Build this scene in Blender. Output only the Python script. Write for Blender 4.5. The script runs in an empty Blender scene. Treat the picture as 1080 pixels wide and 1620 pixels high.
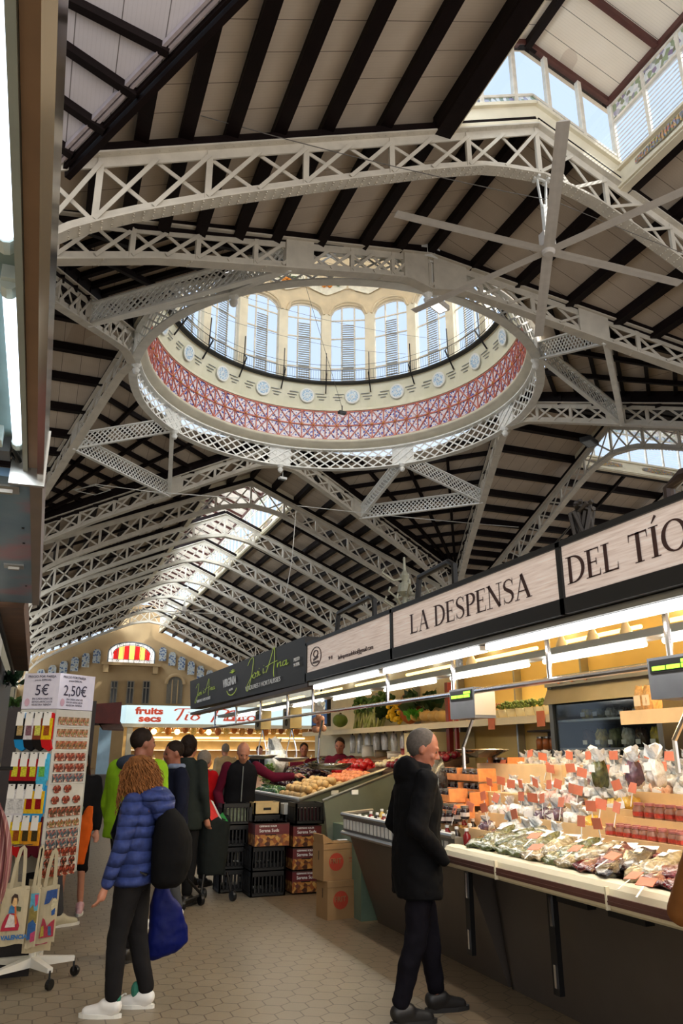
import bpy, bmesh, math, random
from math import sin, cos, pi, radians, atan2, hypot, sqrt
from mathutils import Vector, Matrix
random.seed(7)
SC = bpy.context.scene
COL = SC.collection
# ---------------------------------------------------------------- camera
FPX, CXP, CYP = 1190.0, 540.0, 810.0
PITCH = math.atan(380/FPX); YAW = math.atan(485/hypot(FPX, 380))
CAMP = Vector((0, 0, 1.6))
FW = Vector((sin(YAW)*cos(PITCH), cos(YAW)*cos(PITCH), sin(PITCH)))
RT = Vector((cos(YAW), -sin(YAW), 0)); UP = RT.cross(FW)
cd = bpy.data.cameras.new('camera'); cam = bpy.data.objects.new('camera', cd); COL.objects.link(cam)
cd.sensor_fit = 'VERTICAL'; cd.sensor_height = 36; cd.lens = FPX/1620*36; cd.clip_start = .03; cd.clip_end = 500
M = Matrix((RT, UP, -FW)).transposed().to_4x4(); M.translation = CAMP; cam.matrix_world = M
SC.camera = cam
def ray(a, b): return FW*FPX + RT*(a-CXP) - UP*(b-CYP)
def atY(a, b, Y): d = ray(a, b); return CAMP + d*(Y/d.y)
def atX(a, b, X): d = ray(a, b); return CAMP + d*(X/d.x)
def atZ(a, b, Z): d = ray(a, b); return CAMP + d*((Z-1.6)/d.z)
# ---------------------------------------------------------------- world, sun, exposure
W = bpy.data.worlds.new('world'); SC.world = W; W.use_nodes = True
nt = W.node_tree; nt.nodes.clear()
wo = nt.nodes.new('ShaderNodeOutputWorld'); bg = nt.nodes.new('ShaderNodeBackground')
tc = nt.nodes.new('ShaderNodeTexCoord'); dp = nt.nodes.new('ShaderNodeVectorMath'); dp.operation = 'DOT_PRODUCT'
dp.inputs[1].default_value = Vector((.35, -.9, .22)).normalized()
rp = nt.nodes.new('ShaderNodeValToRGB')
rp.color_ramp.elements[0].position = .0; rp.color_ramp.elements[0].color = (.70, .82, .99, 1)
rp.color_ramp.elements[1].position = 1; rp.color_ramp.elements[1].color = (1, .93, .84, 1)
mr = nt.nodes.new('ShaderNodeMapRange'); mr.inputs['From Min'].default_value = .25; mr.inputs['From Max'].default_value = .95
mr.inputs['To Min'].default_value = 1.2; mr.inputs['To Max'].default_value = 2.0
nt.links.new(tc.outputs['Generated'], dp.inputs[0]); nt.links.new(dp.outputs['Value'], rp.inputs[0])
nt.links.new(dp.outputs['Value'], mr.inputs['Value']); nt.links.new(rp.outputs[0], bg.inputs[0])
nt.links.new(mr.outputs[0], bg.inputs[1]); nt.links.new(bg.outputs[0], wo.inputs[0])
sd = bpy.data.lights.new('sun', 'SUN'); sd.energy = 4.0; sd.angle = radians(.6); sd.color = (1, .93, .82)
so = bpy.data.objects.new('sun', sd); COL.objects.link(so)
so.rotation_euler = Vector((-.62, .35, -.70)).to_track_quat('-Z', 'Y').to_euler()
SC.view_settings.view_transform = 'Standard'; SC.view_settings.look = 'None'
SC.view_settings.gamma = 1; SC.view_settings.use_curve_mapping = False
SC.view_settings.exposure = 0.0
SC.cycles.use_denoising = True
SC.cycles.max_bounces = 6; SC.cycles.diffuse_bounces = 4; SC.cycles.transparent_max_bounces = 12
SC.cycles.sample_clamp_indirect = 6; SC.cycles.caustics_reflective = False; SC.cycles.caustics_refractive = False
# ---------------------------------------------------------------- materials
MATS = {}
def L(c):  # sRGB 0-255 -> linear
    o = []
    for v in c:
        v /= 255; o.append(v/12.92 if v <= .04045 else ((v+.055)/1.055)**2.4)
    return tuple(o)+(1,)
def mat(name, c, rough=.6, metal=0, var=.12, scale=6, bump=0, bscale=40, emit=0, ecol=None, spec=None, alpha=None, trans=0, coat=0):
    if name in MATS: return MATS[name]
    m = bpy.data.materials.new(name); m.use_nodes = True; t = m.node_tree; b = t.nodes['Principled BSDF']
    c = L(c)
    b.inputs['Roughness'].default_value = rough; b.inputs['Metallic'].default_value = metal
    if spec is not None: b.inputs['Specular IOR Level'].default_value = spec
    if coat: b.inputs['Coat Weight'].default_value = coat
    if var:
        tcn = t.nodes.new('ShaderNodeTexCoord'); n = t.nodes.new('ShaderNodeTexNoise')
        n.inputs['Scale'].default_value = scale; n.inputs['Detail'].default_value = 5
        r = t.nodes.new('ShaderNodeValToRGB'); r.color_ramp.elements[0].position = .3; r.color_ramp.elements[1].position = .7
        r.color_ramp.elements[0].color = tuple(x*(1-var) for x in c[:3])+(1,)
        r.color_ramp.elements[1].color = tuple(min(1, x*(1+var)) for x in c[:3])+(1,)
        t.links.new(tcn.outputs['Object'], n.inputs['Vector']); t.links.new(n.outputs['Fac'], r.inputs[0])
        t.links.new(r.outputs[0], b.inputs['Base Color'])
    else: b.inputs['Base Color'].default_value = c
    if bump:
        tcn = t.nodes.new('ShaderNodeTexCoord'); n = t.nodes.new('ShaderNodeTexNoise'); n.inputs['Scale'].default_value = bscale
        bp = t.nodes.new('ShaderNodeBump'); bp.inputs['Strength'].default_value = bump; bp.inputs['Distance'].default_value = .02
        t.links.new(tcn.outputs['Object'], n.inputs['Vector']); t.links.new(n.outputs['Fac'], bp.inputs['Height']); t.links.new(bp.outputs[0], b.inputs['Normal'])
    if emit:
        b.inputs['Emission Color'].default_value = L(ecol) if ecol else c; b.inputs['Emission Strength'].default_value = emit
    if trans: b.inputs['Transmission Weight'].default_value = trans
    if alpha is not None: b.inputs['Alpha'].default_value = alpha
    MATS[name] = m; return m
class N:
    """tiny node-graph helper"""
    def __init__(s, name, rough=.6, metal=0):
        s.m = bpy.data.materials.new(name); s.m.use_nodes = True; s.t = s.m.node_tree; s.b = s.t.nodes['Principled BSDF']
        s.b.inputs['Roughness'].default_value = rough; s.b.inputs['Metallic'].default_value = metal
        s.tc = s.t.nodes.new('ShaderNodeTexCoord'); MATS[name] = s.m
    def _in(s, sock, v):
        if hasattr(v, 'is_output'): s.t.links.new(v, sock)
        else: sock.default_value = v
    def math(s, op, a, b=0., c=0.):
        n = s.t.nodes.new('ShaderNodeMath'); n.operation = op
        for i, v in enumerate((a, b, c)): s._in(n.inputs[i], v)
        return n.outputs[0]
    def xyz(s, src='Object'):
        n = s.t.nodes.new('ShaderNodeSeparateXYZ'); s.t.links.new(s.tc.outputs[src], n.inputs[0]); return n.outputs
    def noise(s, scale=5, detail=4, vec=None, rough=.5):
        n = s.t.nodes.new('ShaderNodeTexNoise'); n.inputs['Scale'].default_value = scale; n.inputs['Detail'].default_value = detail
        s.t.links.new(vec if vec is not None else s.tc.outputs['Object'], n.inputs['Vector']); return n.outputs['Fac']
    def mapping(s, scale, loc=(0, 0, 0), src='Object'):
        n = s.t.nodes.new('ShaderNodeMapping'); n.inputs['Scale'].default_value = scale; n.inputs['Location'].default_value = loc
        s.t.links.new(s.tc.outputs[src], n.inputs[0]); return n.outputs[0]
    def mix(s, f, a, b):
        n = s.t.nodes.new('ShaderNodeMix'); n.data_type = 'RGBA'; s._in(n.inputs[0], f)
        s._in(n.inputs[6], L(a) if isinstance(a, tuple) and len(a) == 3 else a); s._in(n.inputs[7], L(b) if isinstance(b, tuple) and len(b) == 3 else b)
        return n.outputs[2]
    def ramp(s, f, stops):
        n = s.t.nodes.new('ShaderNodeValToRGB'); s.t.links.new(f, n.inputs[0]); e = n.color_ramp.elements
        e[0].position, e[0].color = stops[0][0], L(stops[0][1]); e[1].position, e[1].color = stops[-1][0], L(stops[-1][1])
        for p, c in stops[1:-1]: x = e.new(p); x.color = L(c)
        return n.outputs[0]
    def col(s, v): s._in(s.b.inputs['Base Color'], v)
    def bump(s, h, st=.5, d=.02):
        n = s.t.nodes.new('ShaderNodeBump'); n.inputs['Strength'].default_value = st; n.inputs['Distance'].default_value = d
        s.t.links.new(h, n.inputs['Height']); s.t.links.new(n.outputs[0], s.b.inputs['Normal'])
def lt(n, a, b): return n.math('LESS_THAN', a, b)
def boards(name, axis, c1, c2):
    n = N(name, .75); x = n.xyz(); a = x[axis]
    f = n.math('FRACT', n.math('DIVIDE', a, .62)); j = lt(n, f, .025)
    g = n.math('FRACT', n.math('DIVIDE', a, .062)); jf = n.math('MULTIPLY', lt(n, g, .12), .14)
    ns = n.noise(1.3, 6); fl = n.noise(.35, 2)
    cc = n.mix(ns, c1, c2); cc = n.mix(n.math('MULTIPLY', jf, .7), cc, (96, 82, 72)); cc = n.mix(n.math('MULTIPLY', j, .8), cc, (66, 54, 46))
    pc = lt(n, fl, .36); cc = n.mix(n.math('MULTIPLY', pc, .25), cc, (150, 112, 84)); n.col(cc); return n.m
BY = boards('ceiling_boards_across', 1, (176, 160, 142), (212, 196, 178))
BX = boards('ceiling_boards_side', 0, (176, 160, 142), (212, 196, 178))
BD = boards('ceiling_boards_lantern', 0, (240, 224, 202), (250, 240, 226))
STEEL = mat('cream_painted_steel', (206, 198, 184), .55, 0, .10, 3, .12, 25)
STEEL2 = mat('pale_painted_steel', (236, 235, 230), .5, 0, .08, 3, .1, 25)
DWOOD = mat('dark_stained_beam', (20, 10, 10), .6, 0, .25, 4, .15, 20, spec=.15)
RWOOD = mat('red_brown_lantern_beam', (84, 44, 38), .55, 0, .2, 4)
CREAM = mat('cream_plaster', (228, 218, 194), .7, 0, .08, 2, .1, 15)
BLACK = mat('black_metal', (22, 22, 24), .45, .3, .1)
CHROME = mat('chrome', (200, 200, 205), .18, 1, .05)
INOX = mat('stainless_steel', (165, 165, 162), .32, .9, .08, 3)
WHITE = mat('white_paint', (232, 232, 228), .5, 0, .04)
def glassmat(name, tint, fac=.12, frost=0):
    m = bpy.data.materials.new(name); m.use_nodes = True; t = m.node_tree; t.nodes.clear()
    o = t.nodes.new('ShaderNodeOutputMaterial'); a = t.nodes.new('ShaderNodeBsdfTransparent'); a.inputs[0].default_value = L(tint)
    g = t.nodes.new('ShaderNodeBsdfGlossy'); g.inputs['Roughness'].default_value = .08; mx = t.nodes.new('ShaderNodeMixShader'); mx.inputs[0].default_value = fac
    t.links.new(a.outputs[0], mx.inputs[1]); t.links.new(g.outputs[0], mx.inputs[2]); last = mx.outputs[0]
    if frost:
        d = t.nodes.new('ShaderNodeBsdfTranslucent'); d.inputs[0].default_value = L(tint); m2 = t.nodes.new('ShaderNodeMixShader'); m2.inputs[0].default_value = frost
        t.links.new(last, m2.inputs[1]); t.links.new(d.outputs[0], m2.inputs[2]); last = m2.outputs[0]
    t.links.new(last, o.inputs[0]); MATS[name] = m; return m
GLASS = glassmat('window_glass', (240, 248, 255), .06)
# ---------------------------------------------------------------- mesh builder
class MB:
    def __init__(s): s.v = []; s.f = []; s.mi = []; s.ms = []; s.cur = 0
    def mat(s, m):
        if m not in s.ms: s.ms.append(m)
        s.cur = s.ms.index(m); return s
    def face(s, idx): s.f.append(tuple(idx)); s.mi.append(s.cur)
    def poly(s, pts):
        n = len(s.v); s.v += [tuple(p) for p in pts]; s.face(range(n, n+len(pts))); return s
    def hexa(s, p):  # 8 pts: bottom 4, top 4
        n = len(s.v); s.v += [tuple(q) for q in p]
        for q in ((0, 3, 2, 1), (4, 5, 6, 7), (0, 1, 5, 4), (1, 2, 6, 5), (2, 3, 7, 6), (3, 0, 4, 7)): s.face([n+i for i in q])
        return s
    def box(s, x0, x1, y0, y1, z0, z1, m4=None):
        p = [Vector(q) for q in ((x0, y0, z0), (x1, y0, z0), (x1, y1, z0), (x0, y1, z0), (x0, y0, z1), (x1, y0, z1), (x1, y1, z1), (x0, y1, z1))]
        if m4 is not None: p = [m4 @ q for q in p]
        return s.hexa(p)
    def bar(s, a, b, w, h, up=(0, 0, 1)):  # rectangular bar a->b, w along side, h along up
        a = Vector(a); b = Vector(b); d = (b-a)
        if d.length < 1e-6: return s
        d.normalize(); up = Vector(up); sd_ = d.cross(up)
        if sd_.length < 1e-4: sd_ = d.cross(Vector((1, 0, 0)))
        sd_.normalize(); u = sd_.cross(d).normalized(); sd_ *= w/2; u *= h/2
        return s.hexa([a-sd_-u, a+sd_-u, a+sd_+u, a-sd_+u, b-sd_-u, b+sd_-u, b+sd_+u, b-sd_+u])
    def sweep(s, pts, w, h, side=None):  # rectangular section along a polyline in a vertical plane; side = horizontal normal
        pts = [Vector(p) for p in pts]; n0 = len(s.v); k = len(pts)
        for i, p in enumerate(pts):
            d = (pts[min(i+1, k-1)]-pts[max(i-1, 0)]).normalized()
            sd_ = Vector(side) if side is not None else d.cross(Vector((0, 0, 1))).normalized()
            u = sd_.cross(d).normalized()*h/2; q = sd_.normalized()*w/2
            s.v += [tuple(p-q-u), tuple(p+q-u), tuple(p+q+u), tuple(p-q+u)]
        for i in range(k-1):
            a = n0+4*i
            for j in range(4): s.face((a+j, a+(j+1) % 4, a+4+(j+1) % 4, a+4+j))
        s.face((n0+3, n0+2, n0+1, n0)); e = n0+4*(k-1); s.face((e, e+1, e+2, e+3)); return s
    def tube(s, pts, r, n=8, cap=True):
        pts = [Vector(p) for p in pts]; k = len(pts); rs = r if isinstance(r, (list, tuple)) else [r]*k
        n0 = len(s.v); pu = None
        for i, p in enumerate(pts):
            d = (pts[min(i+1, k-1)]-pts[max(i-1, 0)])
            if d.length < 1e-9: d = Vector((0, 0, 1))
            d.normalize()
            if pu is None: pu = d.orthogonal().normalized()
            else:
                pu = pu-d*pu.dot(d)
                pu = pu.normalized() if pu.length > 1e-6 else d.orthogonal().normalized()
            q = d.cross(pu)
            for j in range(n): t = 2*pi*j/n; s.v.append(tuple(p+(pu*cos(t)+q*sin(t))*rs[i]))
        for i in range(k-1):
            for j in range(n): a = n0+i*n; s.face((a+j, a+(j+1) % n, a+n+(j+1) % n, a+n+j))
        if cap: s.face([n0+j for j in range(n)][::-1]); s.face([n0+(k-1)*n+j for j in range(n)])
        return s
    def lathe(s, c, prof, n=16, a0=0, a1=2*pi, m4=None, closed=None):  # prof [(r,z)]
        n0 = len(s.v); full = abs(a1-a0-2*pi) < 1e-6 if closed is None else closed; cnt = n if full else n+1
        for r, z in prof:
            for j in range(cnt):
                t = a0+(a1-a0)*j/n; p = Vector((c[0]+r*cos(t), c[1]+r*sin(t), c[2]+z)); s.v.append(tuple(m4 @ p if m4 is not None else p))
        for i in range(len(prof)-1):
            for j in range(n):
                a = n0+i*cnt; s.face((a+j, a+(j+1) % cnt, a+cnt+(j+1) % cnt, a+cnt+j))
        if full:
            if prof[0][0] > 1e-5: s.face([n0+j for j in range(cnt)][::-1])
            if prof[-1][0] > 1e-5: s.face([n0+(len(prof)-1)*cnt+j for j in range(cnt)])
        return s
    def band(s, c, r0, z0, r1, z1, n=80, a0=0, a1=2*pi):  # open conical surface
        n0 = len(s.v)
        for j in range(n+1):
            t = a0+(a1-a0)*j/n
            s.v.append((c[0]+r0*cos(t), c[1]+r0*sin(t), z0)); s.v.append((c[0]+r1*cos(t), c[1]+r1*sin(t), z1))
        for j in range(n): a = n0+2*j; s.face((a, a+1, a+3, a+2))
        return s
    def ell(s, c, r, n=10, m=6, m4=None):
        n0 = len(s.v); r = (r, r, r) if not isinstance(r, (tuple, list)) else r
        for i in range(m+1):
            ph = -pi/2+pi*i/m
            for j in range(n):
                t = 2*pi*j/n; p = Vector((cos(ph)*cos(t)*r[0], cos(ph)*sin(t)*r[1], sin(ph)*r[2]))
                if m4 is not None: p = m4 @ p
                s.v.append((c[0]+p.x, c[1]+p.y, c[2]+p.z))
        for i in range(m):
            for j in range(n): a = n0+i*n; s.face((a+j, a+(j+1) % n, a+n+(j+1) % n, a+n+j))
        return s
    def xf(s, m4, start=0):
        for i in range(start, len(s.v)): s.v[i] = tuple(m4 @ Vector(s.v[i]))
        return s
    def build(s, name, m=None, parent=None, smooth=False, **tags):
        me = bpy.data.meshes.new(name); me.from_pydata(s.v, [], s.f)
        for x in (s.ms or [m]): me.materials.append(x)
        if s.ms: me.polygons.foreach_set('material_index', s.mi)
        if smooth: me.polygons.foreach_set('use_smooth', [True]*len(me.polygons))
        me.validate(); me.update()
        o = bpy.data.objects.new(name, me); COL.objects.link(o)
        if parent: o.parent = parent
        for k, v in tags.items(): o[k] = v
        if smooth == 'auto':
            md = o.modifiers.new('es', 'EDGE_SPLIT'); md.split_angle = radians(40)
        return o
def tag(o, label=None, category=None, group=None, kind=None):
    if label: o['label'] = label
    if category: o['category'] = category
    if group: o['group'] = group
    if kind: o['kind'] = kind
    return o
def empty(name, loc=(0, 0, 0), rz=0, label=None, category=None, group=None, kind=None):
    o = bpy.data.objects.new(name, None); COL.objects.link(o); o.location = loc; o.rotation_euler = (0, 0, rz); o.empty_display_size = .1
    return tag(o, label, category, group, kind)
def copy_tree(o, parent=None):
    c = o.copy(); COL.objects.link(c)
    if parent is not None: c.parent = parent
    for ch in list(o.children): copy_tree(ch, c)
    return c
def TR(x, y, z, rz=0, rx=0, ry=0): return Matrix.Translation((x, y, z)) @ Matrix.Rotation(rz, 4, 'Z') @ Matrix.Rotation(rx, 4, 'X') @ Matrix.Rotation(ry, 4, 'Y')
def struct(o): o['kind'] = 'structure'; return o
def interp(tab, x):
    for (a, b), (c, d) in zip(tab, tab[1:]):
        if a <= x <= c: return b+(d-b)*(x-a)/(c-a)
    return tab[0][1] if x < tab[0][0] else tab[-1][1]
# ================================================================ the hall
CC = Vector((8.95, 23.5, 0)); HW = 11.0; RV = 7.35; SL = .43; ZR = 15.0
fl = N('hexagonal_floor_tiles', .38)
def hexgrid(n, size):
    mp = n.mapping((1/size, 1/size, 0)); r = (1, 1.7320508, 1)
    def vm(op, a, b):
        q = n.t.nodes.new('ShaderNodeVectorMath'); q.operation = op; n._in(q.inputs[0], a); n._in(q.inputs[1], b); return q
    a = vm('SUBTRACT', vm('WRAP', mp, r).outputs[0], (.5, .8660254, 0))
    q = n.t.nodes.new('ShaderNodeVectorMath'); q.operation = 'WRAP'; n._in(q.inputs[0], mp); q.inputs[1].default_value = r; q.inputs[2].default_value = (0, 0, -1)
    a = vm('SUBTRACT', q.outputs[0], (.5, .8660254, 0)).outputs[0]
    sh = vm('SUBTRACT', mp, (.5, .8660254, 0)).outputs[0]
    q2 = n.t.nodes.new('ShaderNodeVectorMath'); q2.operation = 'WRAP'; n._in(q2.inputs[0], sh); q2.inputs[1].default_value = r; q2.inputs[2].default_value = (0, 0, -1)
    b = vm('SUBTRACT', q2.outputs[0], (.5, .8660254, 0)).outputs[0]
    def ln(v):
        z = n.t.nodes.new('ShaderNodeSeparateXYZ'); n.t.links.new(v, z.inputs[0]); X = n.math('ABSOLUTE', z.outputs[0]); Y = n.math('ABSOLUTE', z.outputs[1])
        return n.math('MAXIMUM', X, n.math('ADD', n.math('MULTIPLY', X, .5), n.math('MULTIPLY', Y, .8660254)))
    return n.math('MINIMUM', ln(a), ln(b))
hx = hexgrid(fl, .17)
gr = fl.math('GREATER_THAN', hx, .475)
nz = fl.noise(1.1, 6); n2 = fl.noise(45, 3)
base = fl.mix(nz, (122, 110, 93), (152, 141, 122)); base = fl.mix(fl.math('MULTIPLY', fl.math('GREATER_THAN', n2, .62), .25), base, (120, 108, 92))
fx = fl.xyz(); st = fl.math('MULTIPLY', fl.math('GREATER_THAN', fx[0], 2.62), .55); base = fl.mix(st, base, (112, 86, 54))
fl.col(fl.mix(fl.math('MULTIPLY', gr, .75), base, (60, 50, 42)))
fl.bump(fl.math('MULTIPLY', gr, -1.), .3, .004)
struct(MB().poly([(-30, -6, 0), (45, -6, 0), (45, 90, 0), (-30, 90, 0)]).build('floor', fl.m))
def P(ang, s, w, z): # arm frame: s across the arm, w out from the crossing centre
    d = Vector((cos(ang), sin(ang), 0)); p = Vector((sin(ang), -cos(ang), 0)); q = CC+d*w+p*s; q.z = z; return q
def zt(s): return ZR-SL*abs(s)
LOWT = [(0, 13.62), (1.3, 13.42), (2.6, 12.9), (4.7, 11.95), (7, 10.85), (8.6, 10.0), (9.6, 9.35), (10.4, 8.4), (10.8, 7.2)]
def plane_truss(name, pf, smax, top, low, label, rich=1, plates=(), flange=.30, npan=26, s0=None, m=None, mw=None):
    """pf(s)->plan point; top(s), low(s) heights"""
    m = m or STEEL; s0 = -smax if s0 is None else s0
    root = empty(name, (0, 0, 0)); tag(root, label, 'roof truss')
    a = pf(s0); b = pf(smax); d = (b-a); d.z = 0; d.normalize(); side = Vector((d.y, -d.x, 0))
    def pt(s, z): q = pf(s); return Vector((q.x, q.y, z))
    K = 44; ss = [s0+(smax-s0)*i/K for i in range(K+1)]
    t = MB(); tp = [pt(s, top(s)) for s in ss]; t.sweep(tp, flange, .035, side)
    t.sweep([p-Vector((0, 0, .11)) for p in tp], .035, .2, side); lo = [pt(s, low(s)) for s in ss]
    if rich:
        for i in range(0, int((smax-s0)/.16)):
            s = s0+i*.16
            for o in (-.09, .09):
                q = pt(s, top(s)-.024)+side*o; t.box(q.x-.011, q.x+.011, q.y-.011, q.y+.011, q.z-.01, q.z)
    t.build('top_chord', m, root)
    u = MB(); u.sweep(lo, flange, .035, side); u.sweep([p+Vector((0, 0, .11)) for p in lo], .035, .2, side)
    if rich:
        for i in range(0, int((smax-s0)/.16)):
            s = s0+i*.16
            for o in (-.11, -.05, .05, .11):
                q = pt(s, low(s)-.03)+side*o; u.box(q.x-.012, q.x+.012, q.y-.012, q.y+.012, q.z-.012, q.z+.01)
    u.build('bottom_chord', m, root)
    w = MB(); n = npan; xs = [s0+(smax-s0)*i/n for i in range(n+1)]
    for i in range(n):
        a0, a1 = xs[i], xs[i+1]
        for o in ((-.05, .05) if rich else (0,)):
            off = side*o
            A, B = pt(a0, top(a0)-.15)+off, pt(a1, top(a1)-.15)+off; Cc, D = pt(a0, low(a0)+.12)+off, pt(a1, low(a1)+.12)+off
            if o <= 0: w.bar(A, D, .02, .075, side.cross((D-A).normalized()))
            if o >= 0: w.bar(B, Cc, .02, .075, side.cross((B-Cc).normalized()))
        if i % 2 == 0: w.bar(pt(a0, top(a0)-.05), pt(a0, low(a0)+.05), .11, .07, side)
    w.build('web', mw or m, root)
    for (a0, a1) in plates:
        g = MB(); q0, q1 = pt(a0, low(a0)), pt(a1, low(a1)); r0, r1 = pt(a0, top(a0)), pt(a1, top(a1)); e_ = side*.07
        g.hexa([q0-e_, q1-e_, q1+e_, q0+e_, r0-e_, r1-e_, r1+e_, r0+e_]); g.build('gusset_plate', m, root)
    return root
ARMS = {'near': -pi/2, 'far': pi/2, 'right': 0.0, 'left': pi}
PROW = {'near': [12.5], 'far': [12.5, 18.5, 24.8, 31.4, 38, 44.6, 51.2], 'right': [12.5, 18.5, 24.5], 'left': [12.5]}
LEN = {'near': 27, 'far': 60, 'right': 34, 'left': 20}
ORD = ['first', 'second', 'third', 'fourth', 'fifth', 'sixth', 'seventh', 'eighth']
ZB = .46  # boards above the chord
wn = 0; bn = 0
LEAD = mat('cream_window_bars', (226, 218, 204), .5)
SG = N('painted_glass_strip', .4); vz = SG.t.nodes.new('ShaderNodeTexVoronoi'); vz.inputs['Scale'].default_value = 9; SG.t.links.new(SG.tc.outputs['Object'], vz.inputs['Vector'])
sx = SG.t.nodes.new('ShaderNodeSeparateColor'); SG.t.links.new(vz.outputs['Color'], sx.inputs[0])
SG.col(SG.ramp(sx.outputs[0], [(0, (50, 80, 60)), (.3, (120, 160, 120)), (.45, (90, 70, 150)), (.6, (210, 225, 235)), (1, (235, 240, 245))])); SG.b.inputs['Alpha'].default_value = .75
FRI = N('painted_fruit_frieze', .6); fz = FRI.xyz()
vv = FRI.t.nodes.new('ShaderNodeTexVoronoi'); vv.inputs['Scale'].default_value = 22; FRI.t.links.new(FRI.tc.outputs['Object'], vv.inputs['Vector'])
fs = FRI.t.nodes.new('ShaderNodeSeparateColor'); FRI.t.links.new(vv.outputs['Color'], fs.inputs[0])
FRI.col(FRI.ramp(fs.outputs[0], [(0, (196, 110, 96)), (.25, (206, 176, 110)), (.5, (120, 128, 92)), (.75, (130, 140, 172)), (1, (186, 160, 116))]))
LOUV = mat('white_louver_slats', (224, 222, 222), .5)
def lantern(key, ang, w0, w1):
    global wn
    for sgn in (-1, 1):
        s = 2.3*sgn
        f = MB(); f.mat(CREAM).hexa([P(ang, s-.1, w0, 13.95), P(ang, s+.1, w0, 13.95), P(ang, s+.1, w1, 13.95), P(ang, s-.1, w1, 13.95), P(ang, s-.06, w0, 14.55), P(ang, s+.06, w0, 14.55), P(ang, s+.06, w1, 14.55), P(ang, s-.06, w1, 14.55)])
        f.bar(P(ang, s-.1*sgn, w0, 14.5), P(ang, s-.1*sgn, w1, 14.5), .12, .07)
        f.bar(P(ang, s-.1*sgn, w0, 14.02), P(ang, s-.1*sgn, w1, 14.02), .1, .06)
        struct(f.build('wall_lantern_'+key, CREAM))
        struct(MB().hexa([P(ang, s+.12*sgn, w0-.02, 13.93), P(ang, s+.3*sgn, w0-.02, 13.93), P(ang, s+.3*sgn, w1, 13.93), P(ang, s+.12*sgn, w1, 13.93), P(ang, s+.12*sgn, w0-.02, 14.6), P(ang, s+.3*sgn, w0-.02, 14.6), P(ang, s+.3*sgn, w1, 14.6), P(ang, s+.12*sgn, w1, 14.6)]).build('beam', DWOOD))
        g = MB(); k = int((w1-w0)/3.1)
        for i in range(k):
            c = w0+3.1*(i+.5)
            for j in range(22):
                u = (j+.5)/22*2-1; h = .13+.14*(1-abs(u))*(.8+.3*random.random()); x = c+u*.95
                a = P(ang, s-.125*sgn, x-.05, 14.27-h/2); b = P(ang, s-.125*sgn, x+.05, 14.27-h/2)
                g.poly([a, b, b+Vector((0, 0, h)), a+Vector((0, 0, h))])
        struct(g.build('trim_frieze_'+key, FRI.m))
        nb = max(1, int((w1-w0)/1.0)); step = (w1-w0)/nb
        for i in range(nb):
            if key == 'far' and i % 2 and i > 24: pass
            a, b = w0+i*step, w0+(i+1)*step; wn += 1
            fr = MB()
            for q in ((a,) if i < nb-1 else (a, b)): fr.bar(P(ang, s, q, 14.55), P(ang, s, q, 16.5), .09, .07)
            for z in (14.58, 15.95, 16.45): fr.bar(P(ang, s, a, z), P(ang, s, b, z), .08, .06)
            fo = struct(fr.build('window_%d' % wn, LEAD))
            gl = MB().poly([P(ang, s, a, 14.55), P(ang, s, b, 14.55), P(ang, s, b, 15.95), P(ang, s, a, 15.95)]).build('glass', GLASS, fo)
            MB().poly([P(ang, s, a, 15.95), P(ang, s, b, 15.95), P(ang, s, b, 16.45), P(ang, s, a, 16.45)]).build('painted_glass', SG.m, fo)
            lv = MB()
            for q in range(11):
                z = 14.66+q*.118; lv.hexa([P(ang, s+.01, a+.04, z), P(ang, s+.02, a+.04, z), P(ang, s+.02, b-.04, z), P(ang, s+.01, b-.04, z), P(ang, s+.05*sgn, a+.04, z+.05), P(ang, s+.06*sgn, a+.04, z+.05), P(ang, s+.06*sgn, b-.04, z+.05), P(ang, s+.05*sgn, b-.04, z+.05)])
            lv.build('louver', LOUV, fo)
        c = MB(); zz = lambda q: 16.5+(2.6-abs(q))*.4
        c.poly([P(ang, 0, w0-.3, zz(0)), P(ang, 2.75*sgn, w0-.3, zz(2.75)), P(ang, 2.75*sgn, w1, zz(2.75)), P(ang, 0, w1, zz(0))])
        struct(c.build('ceiling_lantern_'+key, BLD[key]))
        nbm = int((w1-w0)/1.55)
        for i in range(nbm+1):
            w = w0+i*(w1-w0)/nbm
            struct(MB().bar(P(ang, 0, w, zz(0)-.07), P(ang, 2.3*sgn, w, zz(2.3)-.07), .12, .14).build('beam', RWOOD))
        struct(MB().bar(P(ang, 2.25*sgn, w0, 16.56), P(ang, 2.25*sgn, w1, 16.56), .14, .14).build('beam', RWOOD))
    if key == 'near': struct(MB().hexa([P(ang, 2.24, w0-.02, 13.86), P(ang, 2.6, w0-.02, 13.86), P(ang, 2.62, w1, 13.86), P(ang, 2.24, w1, 13.86), P(ang, 2.24, w0-.02, 13.94), P(ang, 2.62, w0-.02, 13.94), P(ang, 2.62, w1, 13.94), P(ang, 2.24, w1, 13.94)]).build('beam', DWOOD))
    struct(MB().bar(P(ang, 0, w0, 17.42), P(ang, 0, w1, 17.42), .16, .2).build('beam', DWOOD))
    # gabled end screen over the first truss
    fb = MB(); 
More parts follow.
